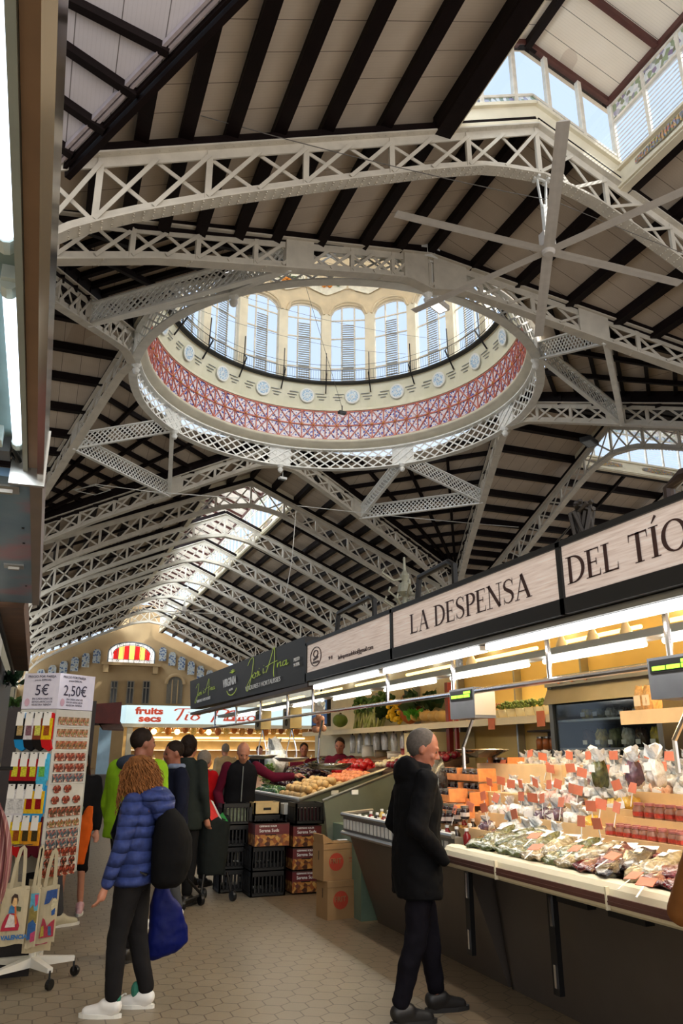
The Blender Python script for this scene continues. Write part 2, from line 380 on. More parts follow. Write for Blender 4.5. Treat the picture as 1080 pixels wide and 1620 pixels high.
    for sgn in (-1, 1):
        fb.hexa([P(ang, 0, w0-.06, 15.02), P(ang, 0, w0+.06, 15.02), P(ang, 2.3*sgn, w0+.06, 14.04), P(ang, 2.3*sgn, w0-.06, 14.04), P(ang, 0, w0-.06, 15.62), P(ang, 0, w0+.06, 15.62), P(ang, 2.3*sgn, w0+.06, 14.64), P(ang, 2.3*sgn, w0-.06, 14.64)])
        fb.bar(P(ang, 0, w0+.08, 15.6), P(ang, 2.3*sgn, w0+.08, 14.62), .14, .08); fb.bar(P(ang, 0, w0+.07, 15.08), P(ang, 2.3*sgn, w0+.07, 14.1), .1, .08)
        struct(MB().bar(P(ang, 0, w0-.05, 17.5), P(ang, 2.4*sgn, w0-.05, 16.56), .16, .2).build('beam', DWOOD))
    struct(fb.build('wall_lantern_end_'+key, CREAM))
    for i in range(5):
        a = -2.3+i*.92; b = a+.92; zb = lambda q: 15.62-SL*abs(q); zp = lambda q: 17.45-.4*abs(q); wn += 1
        fr = MB()
        for q in ((a,) if i < 4 else (a, b)): fr.bar(P(ang, q, w0-.03, zb(q)), P(ang, q, w0-.03, zp(q)), .13, .09)
        qs = [a, b] if i != 2 else [a, 0, b]
        for q0, q1 in zip(qs, qs[1:]):
            for f_ in (zb, zp): fr.bar(P(ang, q0, w0, f_(q0)), P(ang, q1, w0, f_(q1)), .08, .07)
            fr.bar(P(ang, q0, w0, zb(q0)+.3), P(ang, q1, w0, zb(q1)+.3), .06, .06)
        fo = struct(fr.build('window_%d' % wn, LEAD)); gl = MB(); pg = MB()
        for q0, q1 in zip(qs, qs[1:]):
            gl.poly([P(ang, q0, w0, zb(q0)+.3), P(ang, q1, w0, zb(q1)+.3), P(ang, q1, w0, zp(q1)), P(ang, q0, w0, zp(q0))])
            pg.poly([P(ang, q0, w0, zb(q0)), P(ang, q1, w0, zb(q1)), P(ang, q1, w0, zb(q1)+.3), P(ang, q0, w0, zb(q0)+.3)])
        gl.build('glass', GLASS, fo); pg.build('painted_glass', SG.m, fo)
BLD = {'near': BY, 'far': BY, 'right': BX, 'left': BX}
BLDL = boards('ceiling_boards_lantern_across', 1, (236, 222, 202), (248, 238, 224)), BD
BLN = BLD; BLD = {'near': BLDL[0], 'far': BLDL[0], 'right': BLDL[1], 'left': BLDL[1]}
PURS = [2.42, 3.75, 5.0, 5.95, 6.85, 7.65, 8.4, 9.1, 9.8, 10.6]
NICE = {'near': 'near nave before the dome', 'far': 'far nave beyond the dome', 'right': 'right-hand wing', 'left': 'left-hand wing'}
for key, ang in ARMS.items():
    Lw = LEN[key]; w0 = 12.5
    win = lambda s: RV+(HW-RV)*abs(s)/HW
    for sgn in (-1, 1):
        c = MB(); zz = lambda s: zt(s)+ZB
        if key == 'near' and sgn > 0: c.poly([P(ang, 2.35, win(2.35), zz(2.35)), P(ang, 10.6, win(10.6), zz(10.6)), P(ang, 2.35, 23.9, zz(2.35))])   # cut off along the valley
        else: c.poly([P(ang, 2.35*sgn, win(2.35), zz(2.35)), P(ang, 11.6*sgn, win(11.6), zz(11.6)), P(ang, 11.6*sgn, Lw, zz(11.6)), P(ang, 2.35*sgn, Lw, zz(2.35))])
        c.poly([P(ang, 0, win(0), zz(0)), P(ang, 2.35*sgn, win(2.35), zz(2.35)), P(ang, 2.35*sgn, w0, zz(2.35)), P(ang, 0, w0, zz(0))])
        struct(c.build('ceiling_%s_%s' % (key, 'a' if sgn < 0 else 'b'), BLN[key]))
        for s in PURS:
            Lp = Lw if not (key == 'near' and sgn > 0 and s > 2.5) else min(Lw, 23.5-(10.85-(CC.x-s+.5)*1.55))   # stops at the valley
            struct(MB().bar(P(ang, s*sgn, win(s)-.1, zt(s)+ZB-.13), P(ang, s*sgn, Lp, zt(s)+ZB-.13), .24 if s < 9 else .16, .28).build('beam', DWOOD))
        struct(MB().bar(P(ang, 1.2*sgn, win(1.2)-.1, zt(1.2)+ZB-.13), P(ang, 1.2*sgn, w0, zt(1.2)+ZB-.13), .24, .28).build('beam', DWOOD))
        if sgn > 0: struct(MB().bar(P(ang, 0, win(0), ZR+ZB-.16), P(ang, 0, w0, ZR+ZB-.16), .2, .3).build('beam', DWOOD))
        # side wall under the eaves with tall clear windows
    for i, w in enumerate(PROW[key]):
        nm = {'near': 'cream riveted arch truss at the top, fan hanging below it', 'left': 'arched truss at far left edge, its end sunlit'}.get(key) or \
            (('%s arched truss counted from the dome in the far nave' if key == 'far' else '%s arched truss of the right-hand wing beyond the dome') % ORD[i])
        plane_truss('roof_truss', lambda s, w=w: P(ang, s, w, 0), 10.8, zt, lambda s: interp(LOWT, abs(s)), nm, rich=(i == 0), npan=24)
        for sgn in (-1, 1):
            struct(MB().bar(P(ang, 0, w, ZR+.12), P(ang, 11*sgn, w, zt(11)+.12), .18, .2).build('beam', DWOOD))
        if key == 'far' and i > 4: pass
    lantern(key, ang, w0, Lw)
    if key in ('far', 'right', 'near'):   # daylight lamps added outside the lantern windows to brighten the roof
        for sgn in ((-1, 1) if key != 'near' else (1,)):
            a_ = bpy.data.lights.new('daylight_fill', 'AREA'); a_.shape = 'RECTANGLE'; a_.size = Lw-w0; a_.size_y = 1.9; a_.energy = (Lw-w0)*1.9*3.14*((26 if sgn < 0 else 3.0) if key == 'far' else 6.5 if key == 'near' else 3.0); a_.color = (.93, .97, 1)
            o_ = bpy.data.objects.new('daylight_fill', a_); COL.objects.link(o_); c_ = P(ang, 2.75*sgn, (w0+Lw)/2, 15.5); ax = (P(ang, 0, 1, 0)-P(ang, 0, 0, 0)).normalized(); nz_ = (P(ang, sgn, 0, 0)-P(ang, 0, 0, 0)).normalized()
            m_ = Matrix((ax, nz_.cross(ax), nz_)).transposed().to_4x4(); m_.translation = c_; o_.matrix_world = m_
    # ordinary rafters midway between trusses (thin dark cross members)
    ws = PROW[key]+[Lw]
    if key in ('far', 'right'):
        for w, w2 in zip(ws, ws[1:]):
            for q in (.5,):
                for sgn in (-1, 1):
                    wm = w+(w2-w)*q; struct(MB().bar(P(ang, 2.4*sgn, wm, zt(2.4)+ZB-.3), P(ang, 11*sgn, wm, zt(11)+ZB-.3), .12, .14).build('beam', DWOOD))
# corner roofs and the raking members from the ring to the four corner columns
NM = {0: 'right', 90: 'far', 180: 'left', 270: 'near'}
def zmem(u): return 15.15-4.45*u                       # top of member, u = 0 at ring .. 1 at column
def zlow(u): return interp([(0, 13.98), (.08, 13.95), (.2, 13.45), (.4, 12.55), (.7, 11.2), (.9, 10.1), (1, 9.3)], u)
LATT = STEEL2
def lattice(name_root, a, b, h, label, cat='girder', parent=None, w=.16, cell=.2, m=None):
    m = m or LATT; a = Vector(a); b = Vector(b)
    root = parent or empty(name_root, (0, 0, 0)); 
    if not parent: tag(root, label, cat)
    f = MB(); up = Vector((0, 0, 1))
    for z in (0, h): f.bar(a+up*z, b+up*z, w, .05)
    f.build('flange', m, root)
    q = MB(); Ln = (b-a).length; d = (b-a)/Ln; n = max(2, round(Ln/cell)); side = d.cross(up).normalized(); k = max(1, round(h/cell))
    for i in range(-k, n):
        for sg in (1, -1):
            x0, x1 = (i, i+k); z0, z1 = (0, h) if sg > 0 else (h, 0)
            t0 = max(0, (0-x0)/(x1-x0)); t1 = min(1, (n-x0)/(x1-x0))
            if t1 <= t0: continue
            A = a+(b-a)*((x0+(x1-x0)*t0)/n)+up*(z0+(z1-z0)*t0); B = a+(b-a)*((x0+(x1-x0)*t1)/n)+up*(z0+(z1-z0)*t1)
            q.bar(A+side*.01*sg, B+side*.01*sg, .012, .045, side.cross((B-A).normalized()))
    q.build('lattice', m, root); return root
NODES = {}
for k in range(4):
    va = k*pi/2; V = P(va, 0, RV, 0)
    for sgn in (-1, 1):
        Cn = P(va, HW*sgn, HW, 0)
        pf = lambda u, V=V, Cn=Cn: V+(Cn-V)*u
        nm = {(-1): 'left', 1: 'right'}
        # which side on the picture: describe by the two things it joins
        cx = 'far' if Cn.y > CC.y else 'near'; cy = 'right' if Cn.x > CC.x else 'left'
        plane_truss('roof_truss', pf, 1.0, zmem, zlow, 'raking cream truss from %s point of dome ring down to %s %s corner' % (NM[(90*k) % 360], cx, cy), rich=1, npan=16, s0=0.0, flange=.3, plates=((.01, .09), (.36, .43)) if k == 3 else ((.38, .43),))
        struct(MB().bar(pf(0)+Vector((0, 0, zmem(0)+.1)), pf(1)+Vector((0, 0, zmem(1)+.1)), .2, .2).build('beam', DWOOD))
        e0, e1 = pf(0), pf(1); dd_ = (e1-e0).normalized(); n_ = Vector((-dd_.y, dd_.x, 0))*.04
        struct(MB().hexa([e0-n_+Vector((0, 0, 15.2)), e1-n_+Vector((0, 0, 10.5)), e1+n_+Vector((0, 0, 10.5)), e0+n_+Vector((0, 0, 15.2)), e0-n_+Vector((0, 0, 15.9)), e1-n_+Vector((0, 0, 11.4)), e1+n_+Vector((0, 0, 11.4)), e0+n_+Vector((0, 0, 15.9))]).build('beam', DWOOD))
        u = .42; q = pf(u); NODES[(k, sgn)] = Vector((q.x, q.y, zlow(u)))
for k in range(4):
    va = k*pi/2; nx = (k+1) % 4
    # corner between arm k and arm k+1 : arm k side facing arm k+1
    V0 = P(va, 0, RV, 0); V1 = P(nx*pi/2, 0, RV, 0)
    Cn = CC+Vector((cos(va+pi/4), sin(va+pi/4), 0))*HW*sqrt(2)
    z0 = 15.15+ZB; z1 = 10.7+ZB
    a = Vector((V0.x, V0.y, z0)); b = Vector((V1.x, V1.y, z0)); c = Vector((Cn.x, Cn.y, z1))
    c2 = c+(c-(a+b)/2)*.08
    dg_ = Vector((cos(va+pi/4), sin(va+pi/4), 0)); m0_ = (a+b)/2; gz = (c.z-z0)/((c-m0_).xy.length)
    pz = lambda q: z0+gz*((q-CC).dot(dg_)-(m0_-CC).dot(dg_))
    arc = []
    for j in range(13):
        t = va+pi/2*j/12; q = CC+Vector((cos(t), sin(t), 0))*7.52; q.z = pz(q); arc.append(q)
    rf = MB()
    for j in range(12): rf.poly([arc[j], arc[j+1], c])
    struct(rf.build('ceiling_corner_%d' % k, BX))
    def outside(A, B):  # keep the pieces of A-B outside the drum
        o_ = []; n_ = 40; run = []
        for j in range(n_+1):
            q = A+(B-A)*(j/n_)
            if (q-CC).xy.length > 7.55: run.append(q)
            else:
                if len(run) > 1: o_.append((run[0], run[-1]))
                run = []
        if len(run) > 1: o_.append((run[0], run[-1]))
        return o_
    dn = Vector((0, 0, -.1))
    for i in range(0, 12):
        t = .045+i*.078; A = a+(c-a)*t; B = b+(c-b)*t
        for A1, B1 in outside(A, B): struct(MB().bar(A1+dn, B1+dn, .12, .18).build('beam', DWOOD))
    dn = Vector((0, 0, -.2))
    for f_ in (.25, .5, .75):
        for A1, B1 in outside(a+(b-a)*f_, c): struct(MB().bar(A1+dn, B1+dn, .13, .15).build('beam', DWOOD))
    # lattice struts
    s1 = min((-1, 1), key=lambda s: (P(va, HW*s, HW, 0)-Cn).length); s2 = -s1
    n1 = NODES[(k, s1)]; n2_ = NODES[(nx, min((-1, 1), key=lambda s: (P(nx*pi/2, HW*s, HW, 0)-Cn).length))]
    Vd = CC+Vector((cos(va+pi/4), sin(va+pi/4), 0))*RV; Vd.z = 14.0
    cn = {0: 'far right', 1: 'far left', 2: 'near left', 3: 'near right'}[k]
    n1u = n1.copy(); n2u = n2_.copy()
    lattice('lattice_girder', n1u, n2u, .62, 'horizontal lattice girder joining the raking trusses at the %s of the dome' % cn)
    lattice('lattice_girder', Vd, n1u+Vector((0, 0, 0)), .62, 'short lattice strut from dome ring to %s side of %s girder' % (NM[(90*k) % 360], cn))
    lattice('lattice_girder', Vd, n2u+Vector((0, 0, 0)), .62, 'short lattice strut from dome ring to %s side of %s girder' % (NM[(90*nx) % 360], cn))
    # corner column
    col = empty('column', (Cn.x, Cn.y, 0)); tag(col, 'riveted cream corner column at the %s of the crossing' % cn, 'column')
    cm = MB()
    for dx in (-.25, .25):
        for dy in (-.25, .25): cm.bar((dx, dy, 0), (dx, dy, 10.8), .1, .1)
    cm.build('shaft', STEEL, col)
    cl = MB()
    for i in range(26):
        z = i*.41
        for a_, b_ in (((-.25, -.25), (.25, -.25)), ((.25, -.25), (.25, .25)), ((.25, .25), (-.25, .25)), ((-.25, .25), (-.25, -.25))):
            cl.bar((a_[0], a_[1], z), (b_[0], b_[1], z+.41), .02, .06); cl.bar((b_[0], b_[1], z), (a_[0], a_[1], z+.41), .02, .06)
    cl.build('lacing', STEEL, col)
# high glazed side walls below the eaves
def sidewall(name, a, b, z0, z1, wall=CREAM):
    a = Vector(a); b = Vector(b); d = b-a; Ln = d.length; d.normalize(); global wn
    n = max(1, int(Ln/2.2)); m = MB()
    m.poly([(*a.xy, 0), (*b.xy, 0), (*b.xy, z0), (*a.xy, z0)])
    struct(m.build(name, wall))
    for i in range(n):
        wn += 1; p = a+d*Ln*i/n; q = a+d*Ln*(i+1)/n; f = MB()
        for k in range(4): r_ = p+(q-p)*k/4; f.bar((*r_.xy, z0), (*r_.xy, z1), .07, .05)
        for z in (z0+.04, (z0+z1)/2, z1-.04): f.bar((*p.xy, z), (*q.xy, z), .07, .06)
        fo = struct(f.build('window_%d' % wn, LEAD)); MB().poly([(*p.xy, z0), (*q.xy, z0), (*q.xy, z1), (*p.xy, z1)]).build('glass', GLASS, fo)
for sgn, nm in ((-1, 'left'), (1, 'right')):
    x = CC.x+sgn*11.3
    sidewall('wall_%s_far' % nm, (x, 35, 0), (x, 84, 0), 7.6, 10.6)
    sidewall('wall_%s_near' % nm, (x, 12.2, 0), (x, 1, 0), 7.6, 10.6)
a_ = bpy.data.lights.new('daylight_fill', 'AREA'); a_.shape = 'RECTANGLE'; a_.size = 48; a_.size_y = 3; a_.energy = 1600; a_.color = (1, .98, .94)  # lamp added outside the left wall windows to brighten the truss ends
o_ = bpy.data.objects.new('daylight_fill', a_); COL.objects.link(o_); m_ = Matrix(((0, 1, 0), (0, 0, 1), (-1, 0, 0))); m_ = Matrix(((0, 0, -1), (1, 0, 0), (0, -1, 0))).to_4x4(); m_.translation = (CC.x-11.8, 60, 9.1); o_.matrix_world = m_
sidewall('wall_right_wing_far', (20.3, 34.8, 0), (43, 34.8, 0), 7.6, 10.6)
sidewall('wall_right_wing_near', (20.3, 12.2, 0), (43, 12.2, 0), 7.6, 10.6)
sidewall('wall_left_wing_far', (-2.3, 34.8, 0), (-12, 34.8, 0), 7.6, 10.6)
# end wall of the far nave
YE = 84.
STONE = N('ochre_plaster_wall', .8); nn = STONE.noise(.5, 6); STONE.col(STONE.mix(nn, (156, 126, 88), (200, 172, 128)))
ew = MB(); xl, xr = CC.x-11.6, CC.x+11.6
ew.poly([(xl, YE, 0), (xr, YE, 0), (xr, YE, 10.2), (CC.x+2.3, YE, 14.3), (CC.x+2.3, YE, 17), (CC.x-2.3, YE, 17), (CC.x-2.3, YE, 14.3), (xl, YE, 10.2)])
struct(ew.build('wall_far', STONE.m))
# ---------------------------------------------------------------- dome over the crossing
dome = empty('dome', (CC.x, CC.y, 14)); tag(dome, 'round dome with blue and red tiled drum and ring of arched windows', 'dome')
def D(mb, name, m=None, parent=None, smooth=False):
    mb.xf(Matrix.Translation((-CC.x, -CC.y, -14))); return mb.build(name, m, parent or dome, smooth)
cx, cy = CC.x, CC.y
def cyl(t, r, z): return Vector((cx+r*cos(t), cy+r*sin(t), z))
NB = 20; OFF = radians(64.7)
f = MB()
for z in (14.0, 14.93):
    f.lathe((cx, cy, z), [(7.12, -.025), (7.42, -.025), (7.42, .025), (7.12, .025), (7.12, -.025)], 96, closed=False)

D(f, 'ring_flange', STEEL2)
f = MB(); n = 92; h = .9
for i in range(n):
    for sg in (1, -1):
        t0 = 2*pi*i/n; t1 = 2*pi*(i+2.6)/n
        prev = None
        for q in range(5):
            u = q/4; p = cyl(t0+(t1-t0)*u, 7.27+.012*sg, 14.02+h*(u if sg > 0 else 1-u))
            if prev is not None: f.bar(prev, p, .014, .062, Vector((cos(t0), sin(t0), 0)).cross((p-prev).normalized()))
            prev = p
D(f, 'ring_lattice', STEEL2)
for k in range(8):
    t = k*pi/4; d = Vector((cos(t), sin(t), 0)); q = Vector((-sin(t), cos(t), 0)); c = cyl(t, 7.33, 14.46); f = MB()
    f.hexa([c-q*.5-d*.04-Vector((0, 0, .5)), c+q*.5-d*.04-Vector((0, 0, .5)), c+q*.5+d*.04-Vector((0, 0, .5)), c-q*.5+d*.04-Vector((0, 0, .5)), c-q*.5-d*.04+Vector((0, 0, .5)), c+q*.5-d*.04+Vector((0, 0, .5)), c+q*.5+d*.04+Vector((0, 0, .5)), c-q*.5+d*.04+Vector((0, 0, .5))])
    for o in (-.45, -.18, .18, .45):
        for zi in range(9): e = c+q*o-d*.05+Vector((0, 0, -.44+zi*.11)); f.box(e.x-.014, e.x+.014, e.y-.014, e.y+.014, e.z-.014, e.z+.014)
    b0 = cyl(t, 7.2, 13.9); f.lathe((b0.x, b0.y, b0.z), [(0, -.28), (.09, -.22), (.13, -.1), (.06, -.04), (.12, .02), (.16, .1)], 12)
    D(f, 'ring_plate', STEEL2)
f = MB(); f.lathe((cx, cy, 0), [(7.5, 15.02), (7.45, 15.02), (7.2, 15.0), (7.16, 15.08), (7.02, 15.1), (6.98, 15.2), (6.9, 15.22), (6.9, 15.34), (6.98, 15.36)], 96, closed=False)
D(f, 'cornice', mat('grey_cream_moulding', (214, 206, 186), .6, 0, .08, 2), smooth=True)
D(MB().band((cx, cy), 7.5, 15.0, 7.5, 17.4, 96), 'drum_skirt', WHITE)
TB = N('blue_white_drum_tiles', .35)
v1 = TB.t.nodes.new('ShaderNodeTexVoronoi'); v1.inputs['Scale'].default_value = 9; TB.t.links.new(TB.tc.outputs['Object'], v1.inputs['Vector'])
TB.col(TB.ramp(v1.outputs['Distance'], [(.0, (50, 66, 160)), (.36, (84, 98, 186)), (.46, (240, 238, 242)), (.6, (232, 228, 236)), (1, (220, 200, 206))]))
D(MB().band((cx, cy), 6.99, 15.34, 6.99, 16.78, 120), 'tile_band', TB.m)
RB = mat('terracotta_ribs', (196, 112, 96), .5, 0, .12, 5); f = MB(); NC = 40
def rib(a, b, w=.042):
    k = 3; prev = None
    for i in range(k+1):
        u = i/k; p = cyl(a[0]+(b[0]-a[0])*u, 6.96, a[1]+(b[1]-a[1])*u)
        if prev is not None: f.bar(prev, p, .04, w, Vector((cos(a[0]), sin(a[0]), 0)).cross((p-prev).normalized()))
        prev = p
for i in range(NC):
    a = OFF+2*pi*i/NC; b = OFF+2*pi*(i+1)/NC; m_ = (a+b)/2; z0, z1, zm = 15.36, 16.76, 16.06
    rib((a, z0), (a, z1)); rib((m_, z0), (m_, z1), .045); rib((a, z0), (b, z1)); rib((a, z1), (b, z0)); rib((a, zm), (b, zm), .06)
    rib((a, z0), (b, z0)); rib((a, z1), (b, z1)); rib((a, zm), (m_, z1), .02); rib((m_, z1), (b, zm), .02); rib((a, zm), (m_, z0), .02); rib((m_, z0), (b, zm), .02)
D(f, 'tile_ribs', RB)
f = MB()
for i in range(NC):
    for tt, zz_ in ((OFF+2*pi*i/NC, 16.06), (OFF+2*pi*(i+.5)/NC, 16.06)): p = cyl(tt, 6.92, zz_); f.ell(p, .055, 6, 4)
D(f, 'gilt_bosses', mat('gilt', (206, 140, 70), .4, .3))
MBD = N('lime_cream_plaster_band', .6); nn = MBD.noise(1.2, 4); MBD.col(MBD.mix(nn, (206, 204, 176), (232, 226, 206)))
f = MB().lathe((cx, cy, 0), [(6.99, 16.78), (6.9, 16.8), (6.9, 16.9), (6.97, 16.93), (6.72, 18.0), (6.62, 18.02), (6.62, 18.1)], 120, closed=False)
D(f, 'medallion_band', MBD.m)
MED = N('pale_blue_medallion', .4); v2 = MED.t.nodes.new('ShaderNodeTexVoronoi'); v2.inputs['Scale'].default_value = 16; MED.t.links.new(MED.tc.outputs['Object'], v2.inputs['Vector'])
MED.col(MED.ramp(v2.outputs['Distance'], [(0, (108, 150, 196)), (.35, (150, 186, 216)), (.6, (216, 228, 236)), (1, (228, 234, 238))]))
GREY = mat('grey_bars', (120, 126, 128), .5)
for i in range(NB):
    t = OFF-radians(1.6)+2*pi*i/NB; c = cyl(t, 6.80, 17.45); d = Vector((cos(t), sin(t), 0)); q = Vector((-sin(t), cos(t), 0)); u = (Vector((0, 0, 1))-d*.24).normalized()
    f = MB(); f.mat(WHITE)
    def disc(r0, r1, off):
        n0 = len(f.v)
        for rr in (r0, r1):
            for j in range(20): a_ = 2*pi*j/20; f.v.append(tuple(c-d*off+q*cos(a_)*rr+u*sin(a_)*rr))
        for j in range(20): f.face((n0+j, n0+(j+1) % 20, n0+20+(j+1) % 20, n0+20+j))
        if r0 == 0: pass
    disc(.27, .34, .06); disc(.34, .35, .03); f.mat(MED.m); f.poly([c-d*.04+q*cos(2*pi*j/20)*.28+u*sin(2*pi*j/20)*.28 for j in range(20)])
    f.mat(WHITE); disc(.09, .12, .05); f.mat(GREY)
    for s_ in (-1, 1):
        for w_ in (.42, .5, .58):
            zz_ = (.5-w_)*1.6
            for (x0, x1) in ((w_-.02, .92-abs(zz_)*.8),):
                a_ = t+s_*x0/6.8; b_ = t+s_*x1/6.8
                f.bar(cyl(a_, 6.81-zz_*.24, 17.45+zz_), cyl(b_, 6.81-zz_*.24, 17.45+zz_), .02, .028)
    D(f, 'medallion')
# balcony and railing
f = MB().lathe((cx, cy, 0), [(6.66, 18.0), (6.45, 18.02), (6.45, 18.1), (6.66, 18.1)], 120, closed=False); D(f, 'balcony_ledge', BLACK)
f = MB()
for z in (18.16, 18.62, 18.9): f.tube([cyl(2*pi*j/120, 6.42, z) for j in range(121)], .014 if z < 18.8 else .009, 5, False)
for j in range(360): t = 2*pi*j/360; f.bar(cyl(t, 6.42, 18.14), cyl(t, 6.42, 18.6), .008, .008)
for j in range(NB):
    t = OFF+pi/NB+2*pi*j/NB; f.bar(cyl(t, 6.42, 18.1), cyl(t, 6.36, 19.5), .035, .035); f.bar(cyl(t, 6.75, 17.6), cyl(t, 6.2, 18.35), .05, .05); f.bar(cyl(t, 6.2, 18.35), cyl(t, 6.42, 18.62), .035, .035)
D(f, 'balcony_railing', BLACK)
# drum wall with window holes
RW = 6.6; hwid = radians(9)*.79; zb, zs, zt_ = 18.05, 21.75, 22.3
pier = MB(); sp = MB()
for i in range(NB):
    t = OFF+2*pi*i/NB; a0 = t+hwid; a1 = t+2*pi/NB-hwid
    for (r0, r1) in ((RW, RW),):
        for k in range(2):
            x0 = a0+(a1-a0)*k/2; x1 = a0+(a1-a0)*(k+1)/2
            pier.hexa([cyl(x0, RW, zb), cyl(x1, RW, zb), cyl(x1, RW+.35, zb), cyl(x0, RW+.35, zb), cyl(x0, RW, zs), cyl(x1, RW, zs), cyl(x1, RW+.35, zs), cyl(x0, RW+.35, zs)])
    m_ = (a0+a1)/2; q = cyl(m_, RW-.05, 0)
    # spandrel above an arched head
    K = 12; prev = None
    for j in range(K+1):
        u = -1+2*j/K; x = t+u*hwid; z = zs+(zt_-zs)*sqrt(max(0, 1-u*u))
        cur = (cyl(x, RW, z), cyl(x, RW+.3, z), cyl(x, RW, 23.1), )
        if prev: sp.poly([prev[0], cur[0], cur[2], prev[2]]); sp.poly([prev[0], prev[1], cur[1], cur[0]])
        prev = cur
    x0, x1 = a0, a1; sp.poly([cyl(x0, RW, zs), cyl(x1, RW, zs), cyl(x1, RW, 23.1), cyl(x0, RW, 23.1)])
    # hood mould following the arch
    pts = [cyl(t+(-1.12+2.24*j/K)*hwid, RW-.05, zs-.05+(zt_-zs+.18)*sqrt(max(0, 1-(-1+2*j/K)**2))) for j in range(K+1)]
    sp.tube(pts, .06, 6)
D(pier, 'pier', CREAM); SPM = mat('peach_cream_plaster', (222, 204, 172), .7, 0, .1, 2); D(sp, 'spandrel_wall', SPM)
f = MB().lathe((cx, cy, 0), [(6.6, 23.1), (6.5, 23.1), (6.5, 23.2), (6.45, 23.25), (6.38, 24.1), (6.3, 24.15), (6.3, 24.25), (6.4, 24.3), (6.2, 25.2), (5.6, 27), (4.4, 28.8), (2.6, 30.1), (0, 30.6)], 80, closed=False); D(f, 'cupola', SPM, smooth=False)
leafc = mat('painted_leaf_green', (96, 112, 84), .6); orc = mat('painted_orange', (222, 140, 50), .6); ban = mat('cream_banner', (238, 234, 216), .6)
for i in range(NB):
    t = OFF+pi/NB+2*pi*i/NB; f = MB(); f.mat(ban); K = 14; prev = None
    for j in range(K+1):
        u = -1+2*j/K; x = t+u*radians(8.6); w = .30+.22*(1-abs(u))**.7; zc = 23.35-.28*(1-abs(u))
        cur = (cyl(x, 6.44, zc-w*.7), cyl(x, 6.38, zc+w))
        if prev: f.poly([prev[0], cur[0], cur[1], prev[1]])
        prev = cur
    f.mat(orc)
    for j in range(3): f.ell(cyl(t+(j-1)*.022, 6.33, 23.2+(.12 if j == 1 else 0)), .12, 8, 5)
    f.mat(leafc)
    for j in range(26):
        u = random.uniform(-1, 1); x = t+u*radians(7); z = 23.35+random.uniform(-.14, .2); c = cyl(x, 6.34, z); a_ = random.uniform(0, pi)
        q = Vector((-sin(t), cos(t), 0))*cos(a_)+Vector((0, 0, 1))*sin(a_); r_ = Vector((-sin(t), cos(t), 0))*-sin(a_)+Vector((0, 0, 1))*cos(a_)
        f.poly([c-q*.13, c+r_*.045, c+q*.13, c-r_*.045])
    D(f, 'fruit_garland')
wm = MB(); LV = mat('grey_roller_louver', (150, 148, 142), .5)
for i in range(NB):
    t = OFF+2*pi*i/NB; f = MB()
    X = lambda u: t+u*hwid
    for u in (-1, -.36, .36, 1):
        top = zs+(zt_-zs)*sqrt(max(0, 1-u*u)); f.bar(cyl(X(u), RW+.2, zb), cyl(X(u), RW+.2, top), .05, .07)
    for z in (18.1, 18.9, 20.5, 21.5):
        f.bar(cyl(X(-1), RW+.2, z), cyl(X(1), RW+.2, z), .05, .06)
    f.tube([cyl(X(-1+2*j/10), RW+.2, zs+(zt_-zs)*sqrt(max(0, 1-(-1+j/5)**2))) for j in range(11)], .04, 5)
    wo_ = D(f, 'window', LEAD)
    g = MB().poly([cyl(X(-1), RW+.22, zb), cyl(X(1), RW+.22, zb)]+[cyl(X(1-2*j/8), RW+.22, zs+(zt_-zs)*sqrt(max(0, 1-(1-j/4)**2))) for j in range(9)]); D(g, 'glass', GLASS, wo_)
    g = MB()
    for j in range(26):
        z = 18.2+j*.118; g.hexa([cyl(X(-.32), RW+.06, z), cyl(X(.32), RW+.06, z), cyl(X(.32), RW+.08, z), cyl(X(-.32), RW+.08, z), cyl(X(-.32), RW+.12, z+.085), cyl(X(.32), RW+.12, z+.085), cyl(X(.32), RW+.14, z+.085), cyl(X(-.32), RW+.14, z+.085)])
    D(g, 'louver', LV, wo_)
for i in range(7):   # daylight lamps added outside the near-side windows to brighten the far drum
    t = radians(195+25*i); a_ = bpy.data.lights.new('daylight_fill', 'AREA'); a_.shape = 'RECTANGLE'; a_.size = 2.4; a_.size_y = 3.8; a_.energy = 420; a_.color = (1, .97, .92)
    o_ = bpy.data.objects.new('daylight_fill', a_); COL.objects.link(o_); nz_ = Vector((cos(t), sin(t), 0)); ax = Vector((-sin(t), cos(t), 0)); m_ = Matrix((ax, nz_.cross(ax), nz_)).transposed().to_4x4(); m_.translation = cyl(t, 7.25, 20.2); o_.matrix_world = m_
# ---------------------------------------------------------------- ceiling fan with six blades
fan = empty('ceiling_fan', (8.97, 11.0, 11.72)); tag(fan, 'huge grey six-blade ceiling fan hanging from the nearest arched truss', 'fan')
FG = mat('grey_fan_metal', (206, 200, 194), .45, 0, .06)
MB().lathe((0, 0, 0), [(0, -.09), (.1, -.09), (.14, -.05), (.14, .06), (.09, .1), (0, .1)], 16).build('hub', FG, fan)
for k in range(6):
    a = radians(-122+60*k); d = Vector((cos(a), sin(a), 0)); q = Vector((-sin(a), cos(a), 0)); f = MB()
    A = d*.12; B = d*3.5
    sec = [(-.11, .0), (-.03, .03), (.06, .022), (.12, -.012), (.03, -.006), (-.04, -.006)]
    n0 = len(f.v)
    for c0 in (A, B):
        for (x, z) in sec: f.v.append(tuple(c0+q*x+Vector((0, 0, z))))
    for j in range(6): f.face((n0+j, n0+(j+1) % 6, n0+6+(j+1) % 6, n0+6+j))
    f.face(range(n0, n0+6)); f.face(range(n0+6, n0+12)); f.build('blade', FG, fan)
f = MB(); f.bar((0, 0, .1), (0, 0, 1.15), .1, .1); f.build('drop_pole', WHITE, fan)
